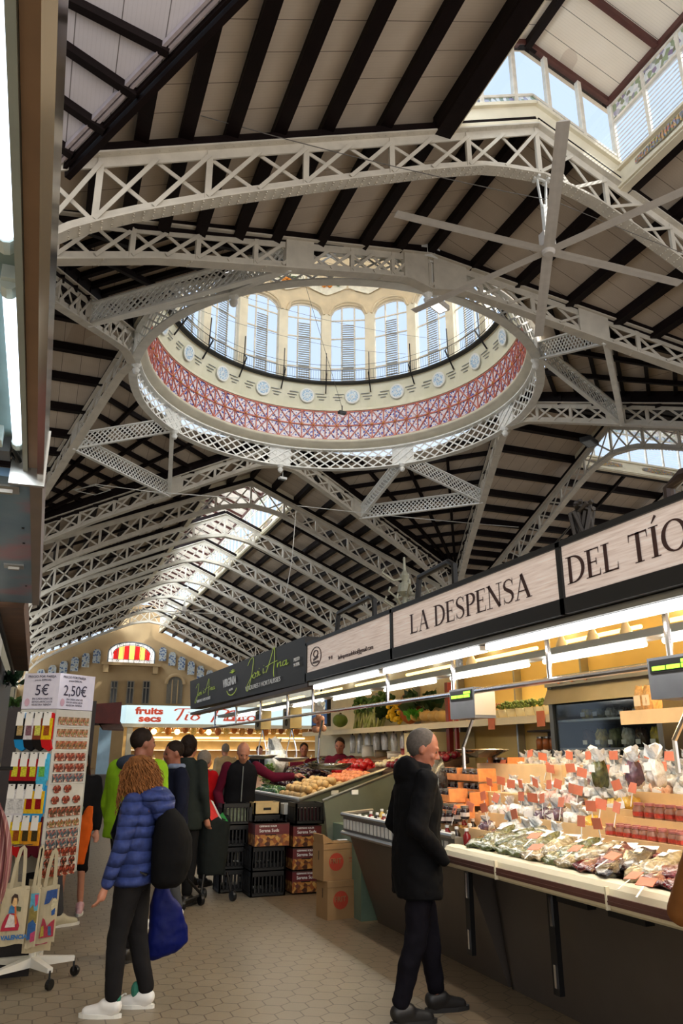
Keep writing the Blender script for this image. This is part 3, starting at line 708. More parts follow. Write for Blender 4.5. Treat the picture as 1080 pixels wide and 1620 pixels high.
f = MB(); f.box(-.14, .14, -.1, .1, .1, .42); f.build('motor', FG, fan)
f = MB()
for s in (-1, 1): f.bar((s*.05, 0, 1.1), (s*.12, 0, 1.85), .05, .03); f.bar((s*.13, -.12, 1.84), (s*.13, .12, 1.84), .06, .06)
f.bar((-.2, 0, 1.84), (.2, 0, 1.84), .05, .05); f.build('hanger', WHITE, fan)
# second fan far down the nave
fan2 = copy_tree(fan); fan2.location = (9.0, 54.8, 11.3); fan2['label'] = 'small-looking fan far down the nave below the lit lantern'
# ---------------------------------------------------------------- wires, cords, small things aloft
WIRE = mat('thin_grey_wire', (90, 86, 82), .5); WW = mat('white_cord', (220, 218, 212), .5)
def wire(name, pts, r, m, label, cat='wire', sag=0):
    P_ = [Vector(p) for p in pts]; out = []
    for i in range(len(P_)-1):
        for j in range(8): u = j/8; out.append(P_[i].lerp(P_[i+1], u)-Vector((0, 0, sag*4*u*(1-u))))
    out.append(P_[-1]); return tag(MB().tube(out, r, 5).build(name, m), label, cat)
wire('steel_wire', [(-.6, 10.6, 12.2), (8.9, 10.85, 12.9)], .009, WIRE, 'thin dark wire slanting across the near roof to the fan hanger', sag=.15)
wire('steel_wire', [(8.9, 10.8, 12.9), (19, 10.4, 11.6)], .008, WIRE, 'thin dark wire running right from the fan hanger', sag=.1)
for i, (a, b, z) in enumerate(((196, -12, 18.9), (170, 20, 18.7), (150, 40, 18.8), (215, 5, 19.4), (190, -30, 19.9))):
    wire('steel_wire', [cyl(radians(a), 6.5, z), cyl(radians(b), 6.5, z+.3)], .007, WIRE, 'thin wire strung inside the dome, %s of five' % ['lowest left-hand', 'one long', 'shortest', 'upper', 'highest'][i], sag=.5)
lp = [atZ(66, 770, 12.3), atZ(100, 778, 12.3), atZ(150, 768, 12.3), atZ(175, 775, 12.3), atZ(150, 783, 12.3), atZ(118, 776, 12.3), atZ(150, 766, 12.2), atZ(240, 778, 12.2), atZ(400, 790, 12.3)]
wire('white_cable', lp, .018, WW, 'white cable with a loose loop strung across the left-hand roof', 'cable')
wire('white_cable', [atZ(470, 800, 12.4), atZ(820, 834, 12)], .015, WW, 'thin white cable crossing in front of the far right roof', 'cable', .05)
hp = atZ(468, 808, 12.2)
wire('hanging_rope', [hp, (hp.x-.15, hp.y, hp.z-2.4), (hp.x-.4, hp.y+.2, 7.9)], .016, WW, 'white rope hanging straight down under the far side of dome', 'rope')
lampm = mat('flood_lamp_glass', (240, 240, 236), .3, 0, 0, emit=1.5)
def flood(p, label, rz=0, s=1.0, m=None):
    r = empty('floodlight', p, rz); tag(r, label, 'floodlight'); f = MB(); f.box(-.22*s, .22*s, -.12*s, .12*s, -.05, .07*s); f.bar((0, 0, .06), (0, 0, .3), .03, .03); f.build('housing', m or FG, r)
    MB().box(-.18*s, .18*s, -.09*s, .09*s, -.062, -.05).build('lens', lampm if m is None else GREY, r); return r
pp = atZ(447, 757, 13.55); flood(pp, 'small white floodlight under the far point of the dome ring', .2, .8, WHITE)
pp = atZ(693, 484, 12.4); flood(pp, 'grey floodlight box beside lower left fan blade', .5, 1.3)
pp = atZ(541, 653, 14.2); flood(pp, 'little dark camera box hung before the tiled drum', .2, .7, BLACK); wire('steel_wire', [(pp.x, pp.y, pp.z+.2), cyl(radians(230), 6.4, 19)], .008, WIRE, 'wire holding the little dark camera box')
pp = atZ(932, 700, 12.9); flood(pp, 'black floodlight on the first right-hand wing truss', .5, 1.8, BLACK)
# end wall windows
ESY = YE-.25
def ewp(px, py): return atY(px, py, ESY)
fw = empty('window_900', (0, 0, 0)); fw['kind'] = 'structure'
A = ewp(170, 1047); B = ewp(244, 1047); T = ewp(207, 1016); cxw = (A.x+B.x)/2; w = (B.x-A.x)/2; z0 = A.z; H_ = T.z-z0
def archpts(k, sc, z00, n=16): return [(cxw+w*sc*cos(pi*j/n), ESY-k, z00+(H_*.42+H_*.58*sc*sin(pi*j/n)*(1 if True else 1) if 0 < j < n else H_*.42)) for j in range(n+1)]
def archpoly(mb, k, sx, zlo, ztop, n=16, xx=None):
    pts = [(cxw+w*sx, ESY-k, zlo)]+[(cxw+w*sx*cos(pi*j/n), ESY-k, zlo+(ztop-zlo)*(.45+.55*sin(pi*j/n))) for j in range(n+1)]+[(cxw-w*sx, ESY-k, zlo)]
    mb.poly(pts)
WG = mat('backlit_white_glass', (250, 250, 246), .5, 0, 0, emit=.9); RG = mat('backlit_red_glass', (220, 20, 20), .4, 0, 0, emit=.75, ecol=(225, 25, 25)); YG = mat('backlit_yellow_glass', (250, 225, 110), .4, 0, 0, emit=.95, ecol=(255, 225, 105))
m_ = MB(); archpoly(m_, 0, 1, z0, z0+H_); m_.build('white_glass', WG, fw)
for i in range(7):
    u0 = -.78+1.56*i/7; u1 = -.78+1.56*(i+1)/7; m_ = MB(); f0 = lambda u: z0+H_*.15+H_*.68*(.35+.65*sqrt(max(0, 1-(u/.8)**2)))
    m_.poly([(cxw+w*u0, ESY-.05, z0+H_*.15), (cxw+w*u1, ESY-.05, z0+H_*.15), (cxw+w*u1, ESY-.05, f0(u1)), (cxw+w*(u0+u1)/2, ESY-.05, f0((u0+u1)/2)), (cxw+w*u0, ESY-.05, f0(u0))]); m_.build('red_glass' if i % 2 == 0 else 'yellow_glass', RG if i % 2 == 0 else YG, fw)
m_ = MB()
for i in range(8): u = -.78+1.56*i/7; m_.bar((cxw+w*u, ESY-.08, z0), (cxw+w*u*1.2, ESY-.08, z0+H_*(.45+.5*sqrt(max(0, 1-u*u)))), .05, .05)
ap = [(cxw+w*cos(pi*j/16), ESY-.08, z0+H_*(.45+.55*sin(pi*j/16))) for j in range(17)]; m_.tube([(cxw+w, ESY-.08, z0)]+ap+[(cxw-w, ESY-.08, z0)], .07, 5)
m_.tube([(cxw+w*.8*cos(pi*j/16), ESY-.08, z0+H_*(.4+.46*sin(pi*j/16))) for j in range(17)], .04, 5); m_.bar((cxw-w, ESY-.08, z0+H_*.14), (cxw+w, ESY-.08, z0+H_*.14), .05, .05)
for i in range(40):
    u = random.uniform(-.95, .95); z = z0+H_*random.choice([.07, .45+.47*sqrt(1-u*u)]); m_.tube([(cxw+w*u+.12*cos(q), ESY-.08, z+.12*sin(q)) for q in (0, 1.5, 3, 4.5)], .02, 4)
m_.build('tracery', GREY, fw)
m_ = MB(); m_.box(cxw-w*1.25, cxw+w*1.25, ESY-.6, ESY+.25, z0-.35, z0-.05)
for s in (-1, 1): m_.box(cxw+s*w*1.05-.25, cxw+s*w*1.05+.25, ESY-.5, ESY+.25, z0-1.1, z0-.35)
struct(m_.build('trim_balcony_shelf', STONE.m))
DG = mat('dark_window_glass', (38, 40, 44), .15)
for i, px in enumerate((180, 206, 231)):
    a = ewp(px-7, 1113); b = ewp(px+6, 1078); f = MB(); f.box(a.x, b.x, ESY-.02, ESY+.1, a.z, b.z); fo = struct(f.build('window_%d' % (910+i), DG)); g = MB()
    for u in (0, .5, 1): x = a.x+(b.x-a.x)*u; g.bar((x, ESY-.08, a.z), (x, ESY-.08, b.z), .09, .09)
    for u in (0, .7, 1): z = a.z+(b.z-a.z)*u; g.bar((a.x, ESY-.08, z), (b.x, ESY-.08, z), .09, .09)
    g.build('window_frame', mat('stone_grey', (140, 130, 115), .7), fo)
a = ewp(262, 1113); b = ewp(290, 1070); cxx = (a.x+b.x)/2; ww = (b.x-a.x)/2
f = MB(); f.poly([(cxx+ww, ESY, a.z)]+[(cxx+ww*cos(pi*j/12), ESY, b.z-ww+ww*sin(pi*j/12)) for j in range(13)]+[(cxx-ww, ESY, a.z)]); fo = struct(f.build('window_920', mat('dim_window_glass', (110, 104, 92), .3)))
g = MB(); g.tube([(cxx+ww*1.12*cos(pi*j/12), ESY-.1, b.z-ww+ww*1.12*sin(pi*j/12)) for j in range(13)], .18, 6)
for u in (-.35, .35): g.bar((cxx+ww*u, ESY-.08, a.z), (cxx+ww*u, ESY-.08, b.z-.4), .14, .1)
g.build('window_frame', STONE.m, fo)
BLU = N('blue_white_wall_tiles', .5); v3 = BLU.t.nodes.new('ShaderNodeTexVoronoi'); v3.inputs['Scale'].default_value = 4; BLU.t.links.new(BLU.tc.outputs['Object'], v3.inputs['Vector'])
BLU.col(BLU.ramp(v3.outputs['Distance'], [(0, (60, 80, 120)), (.35, (90, 108, 140)), (.5, (190, 196, 196)), (1, (160, 150, 130))]))
for sgn in (-1, 1):
    for j in range(7):
        x = CC.x-.6+sgn*(3.4+j*1.05); zb_ = 15-SL*abs(x-CC.x)-1.9; f = MB(); f.poly([(x-.38, ESY, zb_-.9), (x+.38, ESY, zb_-.9), (x+.38, ESY, zb_+.3), (x+.2, ESY, zb_+.55), (x-.2, ESY, zb_+.55), (x-.38, ESY, zb_+.3)])
        struct(f.build('trim_tile_panel', BLU.m))
# ================================================================ lettering helpers
def text(s, name, size, M4, m, parent=None, bold=0, shear=0, align='LEFT', sx=1, depth=.002, spacing=1):
    cu = bpy.data.curves.new(name, 'FONT'); cu.body = s; cu.size = size; cu.align_x = align; cu.extrude = depth; cu.offset = bold; cu.shear = shear; cu.space_character = spacing
    cu.resolution_u = 3; t_ = bpy.data.objects.new(name, cu); COL.objects.link(t_); dg = bpy.context.evaluated_depsgraph_get(); me = bpy.data.meshes.new_from_object(t_.evaluated_get(dg)); bpy.data.objects.remove(t_); me.materials.clear(); me.materials.append(m); o = bpy.data.objects.new(name, me); COL.objects.link(o); o.matrix_world = M4 @ Matrix.Diagonal((sx, 1, 1, 1))
    if parent: o.parent = parent; o.matrix_parent_inverse = Matrix.Identity(4); o.matrix_basis = parent.matrix_basis.inverted() @ M4 @ Matrix.Diagonal((sx, 1, 1, 1))
    return o
def basis(o, x, y, z): M_ = Matrix((Vector(x), Vector(y), Vector(z))).transposed().to_4x4(); M_.translation = Vector(o); return M_
def onX(X, y, z): return basis((X, y, z), (0, -1, 0), (0, 0, 1), (-1, 0, 0))     # facing the aisle from the right, reads toward the camera
def onY(x, Y, z): return basis((x, Y, z), (1, 0, 0), (0, 0, 1), (0, -1, 0))      # facing the camera
def strip(mb, pts, ws, M4, dz=0):
    P_ = [Vector((p[0], p[1])) for p in pts]; k = len(P_); Lf = []; Rt_ = []
    for i, p in enumerate(P_):
        d = (P_[min(i+1, k-1)]-P_[max(i-1, 0)]).normalized(); n_ = Vector((-d.y, d.x)); w = (ws[i] if isinstance(ws, (list, tuple)) else ws)/2
        Lf.append(p+n_*w); Rt_.append(p-n_*w)
    for i in range(k-1):
        mb.poly([M4 @ Vector((q.x, q.y, dz)) for q in (Rt_[i], Rt_[i+1], Lf[i+1], Lf[i])])
def arcp(cx_, cy_, rx, ry, a0, a1, n=14): return [(cx_+rx*cos(radians(a0+(a1-a0)*i/n)), cy_+ry*sin(radians(a0+(a1-a0)*i/n))) for i in range(n+1)]
def serif(mb, x, y, w, M4): strip(mb, [(x-w/2, y), (x+w/2, y)], .035, M4)
TK, TN = .15, .05
def glyph(mb, ch, M4):
    """serif capitals, cap height 1; returns advance"""
    def vs(x, y0=0, y1=1, w=TK, s0=1, s1=1):
        strip(mb, [(x, y0), (x, y1)], w, M4)
        if s0: serif(mb, x, y0+.017, .34, M4)
        if s1: serif(mb, x, y1-.017, .34, M4)
    if ch == 'L': vs(.18); strip(mb, [(.18, .03), (.62, .03)], .06, M4); strip(mb, [(.62, 0), (.64, .26)], [.05, .02], M4); return .74
    if ch == 'A': strip(mb, [(.12, .02), (.40, 1)], TN, M4); strip(mb, [(.38, 1.02), (.72, .02)], TK, M4); strip(mb, [(.22, .33), (.62, .33)], TN, M4); serif(mb, .12, .017, .26, M4); serif(mb, .72, .017, .3, M4); return .88
    if ch == 'D': vs(.18); p = arcp(.30, .5, .46, .475, -90, 90, 16); strip(mb, [(.15, .025)]+p+[(.15, .975)], [TN]+[TN+(TK-TN)*max(0, cos(radians(-90+180*i/16)))**1.2 for i in range(17)]+[TN], M4); return .86
    if ch == 'E':
        vs(.18)
        for y in (.025, .975): strip(mb, [(.18, y), (.6, y)], TN, M4)
        strip(mb, [(.18, .52), (.48, .52)], TN, M4); strip(mb, [(.6, 0), (.62, .24)], [.05, .02], M4); strip(mb, [(.59, 1), (.6, .78)], [.05, .02], M4); strip(mb, [(.48, .40), (.48, .64)], .035, M4); return .70
    if ch == 'P': vs(.18); p = arcp(.32, .73, .28, .245, 90, -90, 12); strip(mb, [(.15, .975)]+p+[(.18, .485)], [TN]+[TN+(TK-TN)*sin(radians(180*i/12)) for i in range(13)]+[TN], M4); return .66
    if ch == 'S':
        p = [(.56, .78), (.53, .90), (.42, .975), (.28, .975), (.16, .90), (.12, .77), (.17, .64), (.32, .54), (.46, .45), (.55, .34), (.55, .19), (.46, .07), (.31, .02), (.17, .06), (.09, .2)]
        strip(mb, p, [.03, .045, .05, .055, .09, .12, .14, .15, .15, .13, .11, .08, .05, .045, .03], M4); strip(mb, [(.08, 0), (.09, .28)], .03, M4); strip(mb, [(.57, .72), (.57, 1)], .03, M4); return .66
    if ch == 'N': vs(.16, w=TN, s1=0); vs(.74, w=TN, s0=0); strip(mb, [(.13, 1), (.74, .0)], TK, M4); serif(mb, .12, .983, .24, M4); return .9
    if ch == 'T': vs(.36, s1=0); strip(mb, [(.04, .965), (.68, .965)], .06, M4); strip(mb, [(.04, 1), (.02, .74)], [.05, .02], M4); strip(mb, [(.68, 1), (.70, .74)], [.05, .02], M4); return .74
    if ch == 'Í': vs(.2); strip(mb, [(.16, 1.1), (.32, 1.32)], [.04, .1], M4); return .42
    if ch == 'O': p = arcp(.44, .5, .36, .48, 0, 360, 28); strip(mb, p, [TN+(TK-TN)*abs(cos(radians(360*i/28)))**1.4 for i in range(29)], M4); return .9
    return .34
GAD = {'L': .74, 'A': .88, 'D': .86, 'E': .70, 'P': .66, 'S': .66, 'N': .9, 'T': .74, 'Í': .42, 'O': .9, ' ': .34}
def serif_text(s, y0, y1, z, h, X, m, parent, name='lettering'):
    """letters run from y0 to y1 (decreasing), cap height h"""
    tot = sum(GAD[c] for c in s); sxx = (y0-y1)/tot; mb = MB(); x = 0
    for c in s:
        M4 = onX(X, y0-x*sxx, z) @ Matrix.Diagonal((sxx, h, 1, 1)); glyph(mb, c, M4); x += GAD[c]
    return mb.build(name, m, parent)
# ================================================================ right-hand stalls
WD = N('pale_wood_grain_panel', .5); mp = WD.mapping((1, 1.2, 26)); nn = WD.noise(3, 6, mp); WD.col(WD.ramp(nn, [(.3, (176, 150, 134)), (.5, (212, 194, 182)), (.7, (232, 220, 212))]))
WD.b.inputs['Emission Color'].default_value = L((215, 196, 184)); WD.b.inputs['Emission Strength'].default_value = .38  # emission put in to brighten the unlit panels; no lamp inside them
SIGNBLK = mat('black_sign_frame', (18, 18, 20), .5, 0, .05)
BRN = mat('dark_brown_letters', (62, 34, 30), .5, 0, .05)
sign = empty('stall_sign', (2.7, 4.6, 2.58)); tag(sign, 'long wood-grain stall sign with big dark serif capitals in a black frame', 'sign')
def rel(o, mb, name, m=None, smooth=False, parent=None):
    mb.xf(Matrix.Translation(-o.location)) if o.rotation_euler.z == 0 else mb.xf((Matrix.Translation(o.location) @ Matrix.Rotation(o.rotation_euler.z, 4, 'Z')).inverted())
    return mb.build(name, m, parent or o, smooth)
YS = [8.03, 5.78, 3.48, 1.18, -1.1]; 
fb = MB(); fb.box(2.72, 2.95, -1.1, 8.06, 2.34, 2.76); rel(sign, fb, 'housing', SIGNBLK)
fb = MB(); fb.box(2.69, 2.72, -1.1, 8.06, 2.73, 2.765); fb.box(2.69, 2.72, -1.1, 8.06, 2.34, 2.43)
for y in YS: fb.box(2.69, 2.72, y-.02, y+.02, 2.34, 2.76)
rel(sign, fb, 'frame', SIGNBLK)
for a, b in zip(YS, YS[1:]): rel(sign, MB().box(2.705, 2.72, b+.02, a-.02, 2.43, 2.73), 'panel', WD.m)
def yx(px, py, X=2.7): return atX(px, py, X)
a = yx(648, 1000); b = yx(842, 944); zc = 2.505
o = serif_text('LA DESPENSA', a.y, b.y, 2.50, .155, 2.7, BRN, None); o.parent = sign; o.location = -sign.location
a = yx(897, 922); b = yx(1068, 876); wdt = (a.y-b.y)
o = serif_text('DEL TÍO', a.y, a.y-wdt*1.12, 2.50, .155, 2.7, BRN, None); o.parent = sign; o.location = -sign.location
o = text('ladespensadeltio@gmail.com', 'lettering', .06, onX(2.7, 7.05, 2.475), BRN, sign, sx=1.25)
mb = MB(); c0 = (7.72, 2.58)
for k in range(24): a_ = 2*pi*k/24; b_ = 2*pi*(k+1)/24; mb.bar((2.7, c0[0]+.17*cos(a_), c0[1]+.1*sin(a_)), (2.7, c0[0]+.17*cos(b_), c0[1]+.1*sin(b_)), .008, .008)
for k in range(14): a_ = 2*pi*k/14; mb.bar((2.7, c0[0]+.07*cos(a_), c0[1]+.03+.035*sin(a_)), (2.7, c0[0]+.07*cos(a_+.5), c0[1]+.03+.035*sin(a_+.5)), .01, .01)
mb.bar((2.7, c0[0]-.09, c0[1]-.06), (2.7, c0[0]+.09, c0[1]-.06), .01, .02); mb.bar((2.7, c0[0]-.07, c0[1]-.01), (2.7, c0[0]+.07, c0[1]-.03), .01, .02); rel(sign, mb, 'round_logo', BRN)
o = text('91·93', 'lettering', .05, onX(2.7, 7.32, 2.50), BRN, sign)
# second stall sign
sg2 = empty('stall_sign', (2.72, 11.6, 2.6)); tag(sg2, 'long black greengrocer sign with lime handwriting and a white palm logo', 'sign')
rel(sg2, MB().hexa([(2.74, 8.1, 2.34), (2.95, 8.1, 2.34), (2.95, 15.2, 2.4), (2.74, 15.2, 2.4), (2.70, 8.1, 2.85), (2.95, 8.1, 2.85), (2.95, 15.2, 2.93), (2.70, 15.2, 2.93)]), 'housing', mat('charcoal_sign', (24, 23, 26), .5, 0, .04))
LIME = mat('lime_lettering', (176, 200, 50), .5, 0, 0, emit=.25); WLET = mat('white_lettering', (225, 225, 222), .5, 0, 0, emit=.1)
def scribble(strokes, y0, z0, h, w, X, m, parent, wd=.03, name='handwriting'):
    mb = MB()
    for st in strokes: strip(mb, st, wd, onX(X, y0, z0) @ Matrix.Diagonal((w, h, 1, 1)))
    o = mb.build(name, m); o.parent = parent; o.location = -parent.location; return o
def sm(pts, n=6):  # catmull-rom
    o = []; P_ = [pts[0]]+list(pts)+[pts[-1]]
    for i in range(1, len(P_)-2):
        p0, p1, p2, p3 = P_[i-1:i+3]
        for j in range(n):
            t = j/n; o.append(tuple(.5*((2*p1[k])+(-p0[k]+p2[k])*t+(2*p0[k]-5*p1[k]+4*p2[k]-p3[k])*t*t+(-p0[k]+3*p1[k]-3*p2[k]+p3[k])*t*t*t) for k in (0, 1)))
    o.append(pts[-1]); return o
JA = [sm([(.0, .75), (.1, .95), (.22, .97), (.2, .5), (.1, -.1), (.02, -.3), (-.02, -.15), (.12, .15), (.25, .32)]), sm([(.25, .32), (.22, .2), (.3, .15), (.34, .28), (.28, .36), (.38, .3)]), sm([(.38, .3), (.42, .38), (.42, .2), (.37, .18)]),
      sm([(.46, .35), (.46, .2), (.52, .22)]), [(.46, .45), (.47, .47)], sm([(.62, .4), (.62, .22), (.68, .25)]), [(.63, .5), (.64, .52)], sm([(.72, .2), (.85, .6), (.98, 1.05), (1.0, .6), (.98, .15), (1.0, -.05)]), sm([(.7, .42), (.9, .48), (1.1, .5)]),
      sm([(1.1, .42), (1.1, .25), (1.12, .35), (1.2, .42), (1.2, .26), (1.26, .28)]), sm([(1.36, .4), (1.28, .38), (1.28, .25), (1.36, .28), (1.38, .42), (1.38, .24), (1.44, .28)])]
scribble(JA, atX(392, 1060, 2.7).y, 2.52, .34, 1.35, 2.695, LIME, sg2, .022)
scribble(JA, atX(310, 1092, 2.7).y, 2.55, .26, 1.2, 2.695, LIME, sg2, .022)
yv = atX(352, 1083, 2.69).y
text('VIRGINIA', 'lettering', .17, onX(2.695, yv, 2.585), WLET, sg2, bold=.004, sx=1.25)
text('VERDURES I HORTALISSES', 'lettering', .085, onX(2.70, atX(387, 1088, 2.69).y, 2.43), WLET, sg2, sx=1.75)
text('VERDURES I HORTALISSES', 'lettering', .07, onX(2.70, atX(310, 1112, 2.69).y, 2.47), WLET, sg2, sx=1.5)
text('PUESTO\n94-95/96', 'lettering', .06, onX(2.69, atX(464, 1065, 2.69).y, 2.60), WLET, sg2, align='LEFT')
mb = MB(); yb = yv-.62
strip(mb, arcp(0, 0, 1, 1, 200, 340, 12), .1, onX(2.695, yb, 2.56) @ Matrix.Diagonal((.34, .13, 1, 1)))
for a_ in (20, 50, 85, 120, 155): strip(mb, [(0, 0), (cos(radians(a_))*.6, sin(radians(a_))*.6), (cos(radians(a_))*1.0, sin(radians(a_))*.8-.15)], [.16, .14, .02], onX(2.695, yb, 2.76) @ Matrix.Diagonal((.22, .09, 1, 1)))
rel(sg2, mb, 'palm_logo', LIME)
text('desde 1960', 'lettering', .05, onX(2.695, yb+.17, 2.50), WLET, sg2)
# canopy structure and lights under it
WARMW = mat('warm_yellow_wall', (240, 208, 130), .45, 0, .05, 2, emit=0)
CEIL = mat('stall_ceiling_panel', (222, 200, 158), .3, 0, .04)
TUBE = mat('lit_tube', (255, 252, 245), .3, 0, 0, emit=5.5, ecol=(255, 248, 232)); TUBEW = mat('lit_warm_tube', (255, 240, 190), .3, 0, 0, emit=3.0, ecol=(255, 226, 140))
LEDW = mat('lit_white_panel', (255, 255, 255), .3, 0, 0, emit=2.2, ecol=(250, 252, 255))
st = empty('stall_canopy', (2.8, 4, 2.3)); tag(st, 'canopy roof over the herb and spice stall with yellow back wall', 'canopy')
rel(st, MB().box(3.7, 5.7, -1.1, 9.4, 2.98, 3.02).hexa([(2.9, -1.1, 2.70), (3.7, -1.1, 2.98), (3.7, 8.06, 2.98), (2.9, 8.06, 2.70), (2.9, -1.1, 2.74), (3.7, -1.1, 3.02), (3.7, 8.06, 3.02), (2.9, 8.06, 2.74)]), 'roof_panel', CEIL)
rel(st, MB().box(5.6, 5.66, -1.1, 9.6, 0.0, 2.97), 'back_wall', WARMW)
rel(st, MB().box(2.74, 2.9, -1.1, 8.06, 2.30, 2.335), 'soffit', INOX)
st2 = empty('stall_canopy', (2.8, 12, 2.3)); tag(st2, 'canopy roof over the vegetable stall with cream back wall', 'canopy')
rel(st2, MB().box(3.7, 5.7, 9.7, 16, 2.98, 3.02).hexa([(2.9, 8.1, 2.70), (3.7, 8.1, 2.98), (3.7, 15.2, 2.98), (2.9, 15.2, 2.70), (2.9, 8.1, 2.74), (3.7, 8.1, 3.02), (3.7, 15.2, 3.02), (2.9, 15.2, 2.74)]).box(3.7, 5.7, 9.4, 9.7, 2.98, 3.02), 'roof_panel', CEIL)
rel(st2, MB().box(5.6, 5.66, 9.9, 16, 0.0, 2.97), 'back_wall', mat('cream_back_wall', (226, 214, 176), .5, 0, .05))
rel(st2, MB().box(2.74, 2.9, 8.1, 15.2, 2.29, 2.335), 'soffit', mat('brown_soffit', (66, 50, 44), .5))
def area(name, loc, sx_, sy_, e, col, rot=(0, 0, 0)):
    a = bpy.data.lights.new(name, 'AREA'); a.shape = 'RECTANGLE'; a.size = sx_; a.size_y = sy_; a.energy = e; a.color = col
    o = bpy.data.objects.new(name, a); COL.objects.link(o); o.location = loc; o.rotation_euler = rot; return o
def led(y0, y1, X=2.80, z=2.275, label=''):
    o = empty('led_batten', (X, (y0+y1)/2, z)); tag(o, label, 'light'); h = (y1-y0)/2
    MB().box(-.035, .035, -h, h, -.012, .022).build('housing', WHITE, o); MB().box(-.04, .03, -h+.01, h-.01, -.02, -.013).build('diffuser', LEDW, o)
    MB().box(-.048, -.041, -h+.01, h-.01, -.018, .02).build('side_diffuser', LEDW, o)
    a = area('led_glow', (X, (y0+y1)/2, z-.03), .06, h*2, 6*h*2, (1, .96, .9)); return o
led(2.45, 4.42, label='long white light batten under the sign nearest the right edge'); led(4.5, 6.1, label='white light batten under the middle panel of the wood sign'); led(6.2, 7.95, label='white light batten under the left end of the wood sign'); led(.3, 2.35, label='white light batten at extreme right under the sign')
rail = empty('light_rail', (3.3, 6, 2.23)); tag(rail, 'pale blue light rail with tubes running inside both stalls', 'light rail')
BLUEG = mat('pale_blue_grey_metal', (206, 220, 228), .35, 0, .05)
rel(rail, MB().box(3.24, 3.40, -1, 15, 2.24, 2.285), 'channel', BLUEG)
for i, (a, b) in enumerate(((-1, .4), (.7, 1.9), (2.2, 3.4), (3.55, 4.15+.4), (4.75, 5.9), (6.2, 7.3), (7.7, 8.8), (9.2, 10.4), (10.8, 12), (12.4, 13.6))):
    rel(rail, MB().tube([(3.32, a, 2.215), (3.32, b, 2.215)], .018, 8), 'tube', TUBE)
    rel(rail, MB().tube([(3.02+.75, a+.5, 2.42), (3.02+.75, b+.4, 2.42)], .015, 6), 'tube', TUBEW)
area('rail_upglow', (3.9, 3.2, 2.45), .1, 8, 60, (1, .85, .6), (pi, 0, 0)); area('rail_upglow_b', (3.9, 12, 2.45), .1, 6, 40, (1, .88, .66), (pi, 0, 0)); area('rail_glow', (3.32, 3.5, 2.18), .12, 8, 46, (1, .93, .82)); area('rail_glow_b', (3.5, 12, 2.18), .12, 6, 36, (1, .93, .80))
cove = empty('cove_light', (5.3, 4, 2.9)); tag(cove, 'row of warm yellow tubes high on the back wall of the spice stall', 'light')
for i in range(8):
    a = -1+i*1.25; rel(cove, MB().tube([(5.1, a, 2.8), (5.1, a+1.0, 2.8)], .018, 6), 'tube', TUBEW)
area('cove_glow', (5.2, 4, 2.78), .2, 9, 140, (1, .78, .42), (0, radians(40), 0))
rail3 = empty('chrome_hanging_rail', (2.95, 5, 2.02)); tag(rail3, 'long chrome pipe rail hanging below the canopy over the counters', 'rail')
rel(rail3, MB().tube([(2.98, -1, 2.03), (2.98, 15, 2.03)], .02, 10), 'pipe', CHROME)
for i, px in enumerate((613, 717, 868, 1062)):
    p = atX(px, 1080 if px < 800 else 1050, 2.98); rel(rail3, MB().tube([(2.98, p.y, 2.03), (2.98, p.y, 2.72)], .018, 8), 'hanger', CHROME)
for y in (8.6, 9.6, 10.9, 12.4, 14): rel(rail3, MB().tube([(2.98, y, 2.03), (2.98, y, 2.72)], .018, 8), 'hanger', CHROME)
for i, (px, py) in enumerate([(890, 1002), (770, 1029), (602, 1066), (893, 1002), (1064, 962), (548, 1079), (985, 1000), (500, 1090), (685, 1049), (1065, 963)]):
    p = atZ(px, py, 2.9); 
    if i in (3, 6, 9): continue
    o = empty('disc_light', (p.x, p.y, 2.93)); tag(o, 'round white ceiling light in the stall canopy, %s' % ['right of the third hanger', 'left of the third hanger', 'left of the dark-coated man', '', 'nearest the right edge', 'second from the left', '', 'leftmost of all', 'above the dark-coated man', ''][i], 'light', 'round lights in the canopy')
    MB().lathe((0, 0, 0), [(0, -.03), (.10, -.03), (.12, -.01), (.12, .04)], 20).build('diffuser', LEDW, o)
# clip lamps hanging (cream jar-like shades)
for i, (px, py) in enumerate([(888, 1020), (990, 1000), (937, 1008), (745, 1046)]):
    p = atX(px, py, 3.7)
    o = empty('spot_shade', p); tag(o, 'small clear hanging shade under the canopy, %s' % ['second from left', 'rightmost', 'third from left', 'leftmost'][i], 'lamp', 'clear hanging shades')
    MB().lathe((0, 0, 0), [(.015, -.12), (.03, -.1), (.05, -.02), (.02, .06), (.01, .3)], 10).build('shade', mat('frosted_shade', (230, 226, 214), .3), o, smooth=True)
# scales hanging on the rail
SCG = mat('grey_plastic', (96, 98, 102), .45); LCD = mat('green_lcd', (150, 230, 60), .4, 0, 0, emit=1.0, ecol=(150, 235, 60))
def scale(y, X, z0, z1, w, label):
    o = empty('hanging_scale', (X, y, z0)); tag(o, label, 'scale'); h = z1-z0
    MB().box(-.09, .09, -w/2, w/2, 0, h).build('body', SCG, o); MB().box(-.096, -.09, -w/2+.02, w/2-.02, h*.62, h*.93).build('display_panel', BLACK, o)
    m = MB()
    for k in range(3): m.box(-.1, -.096, w/2-.04-(k+1)*(w-.08)/3+.01, w/2-.04-k*(w-.08)/3, h*.68, h*.78)
    m.box(-.1, -.096, -w/2+.04, -w/2+.04+(w-.08)/3, h*.8, h*.88); m.build('green_digits', LCD, o)
    MB().box(-.088, .088, -w/2-.004, -w/2, .02, h-.02).build('side_cover', INOX, o)
    m = MB(); m.tube([(0, 0, h), (0, 0, 2.02-z0)], .015, 6); m.tube([(0, 0, 0), (0, .16, -.20), (0, .16, -.36)], .014, 6); m.build('bracket', CHROME, o)
    return o
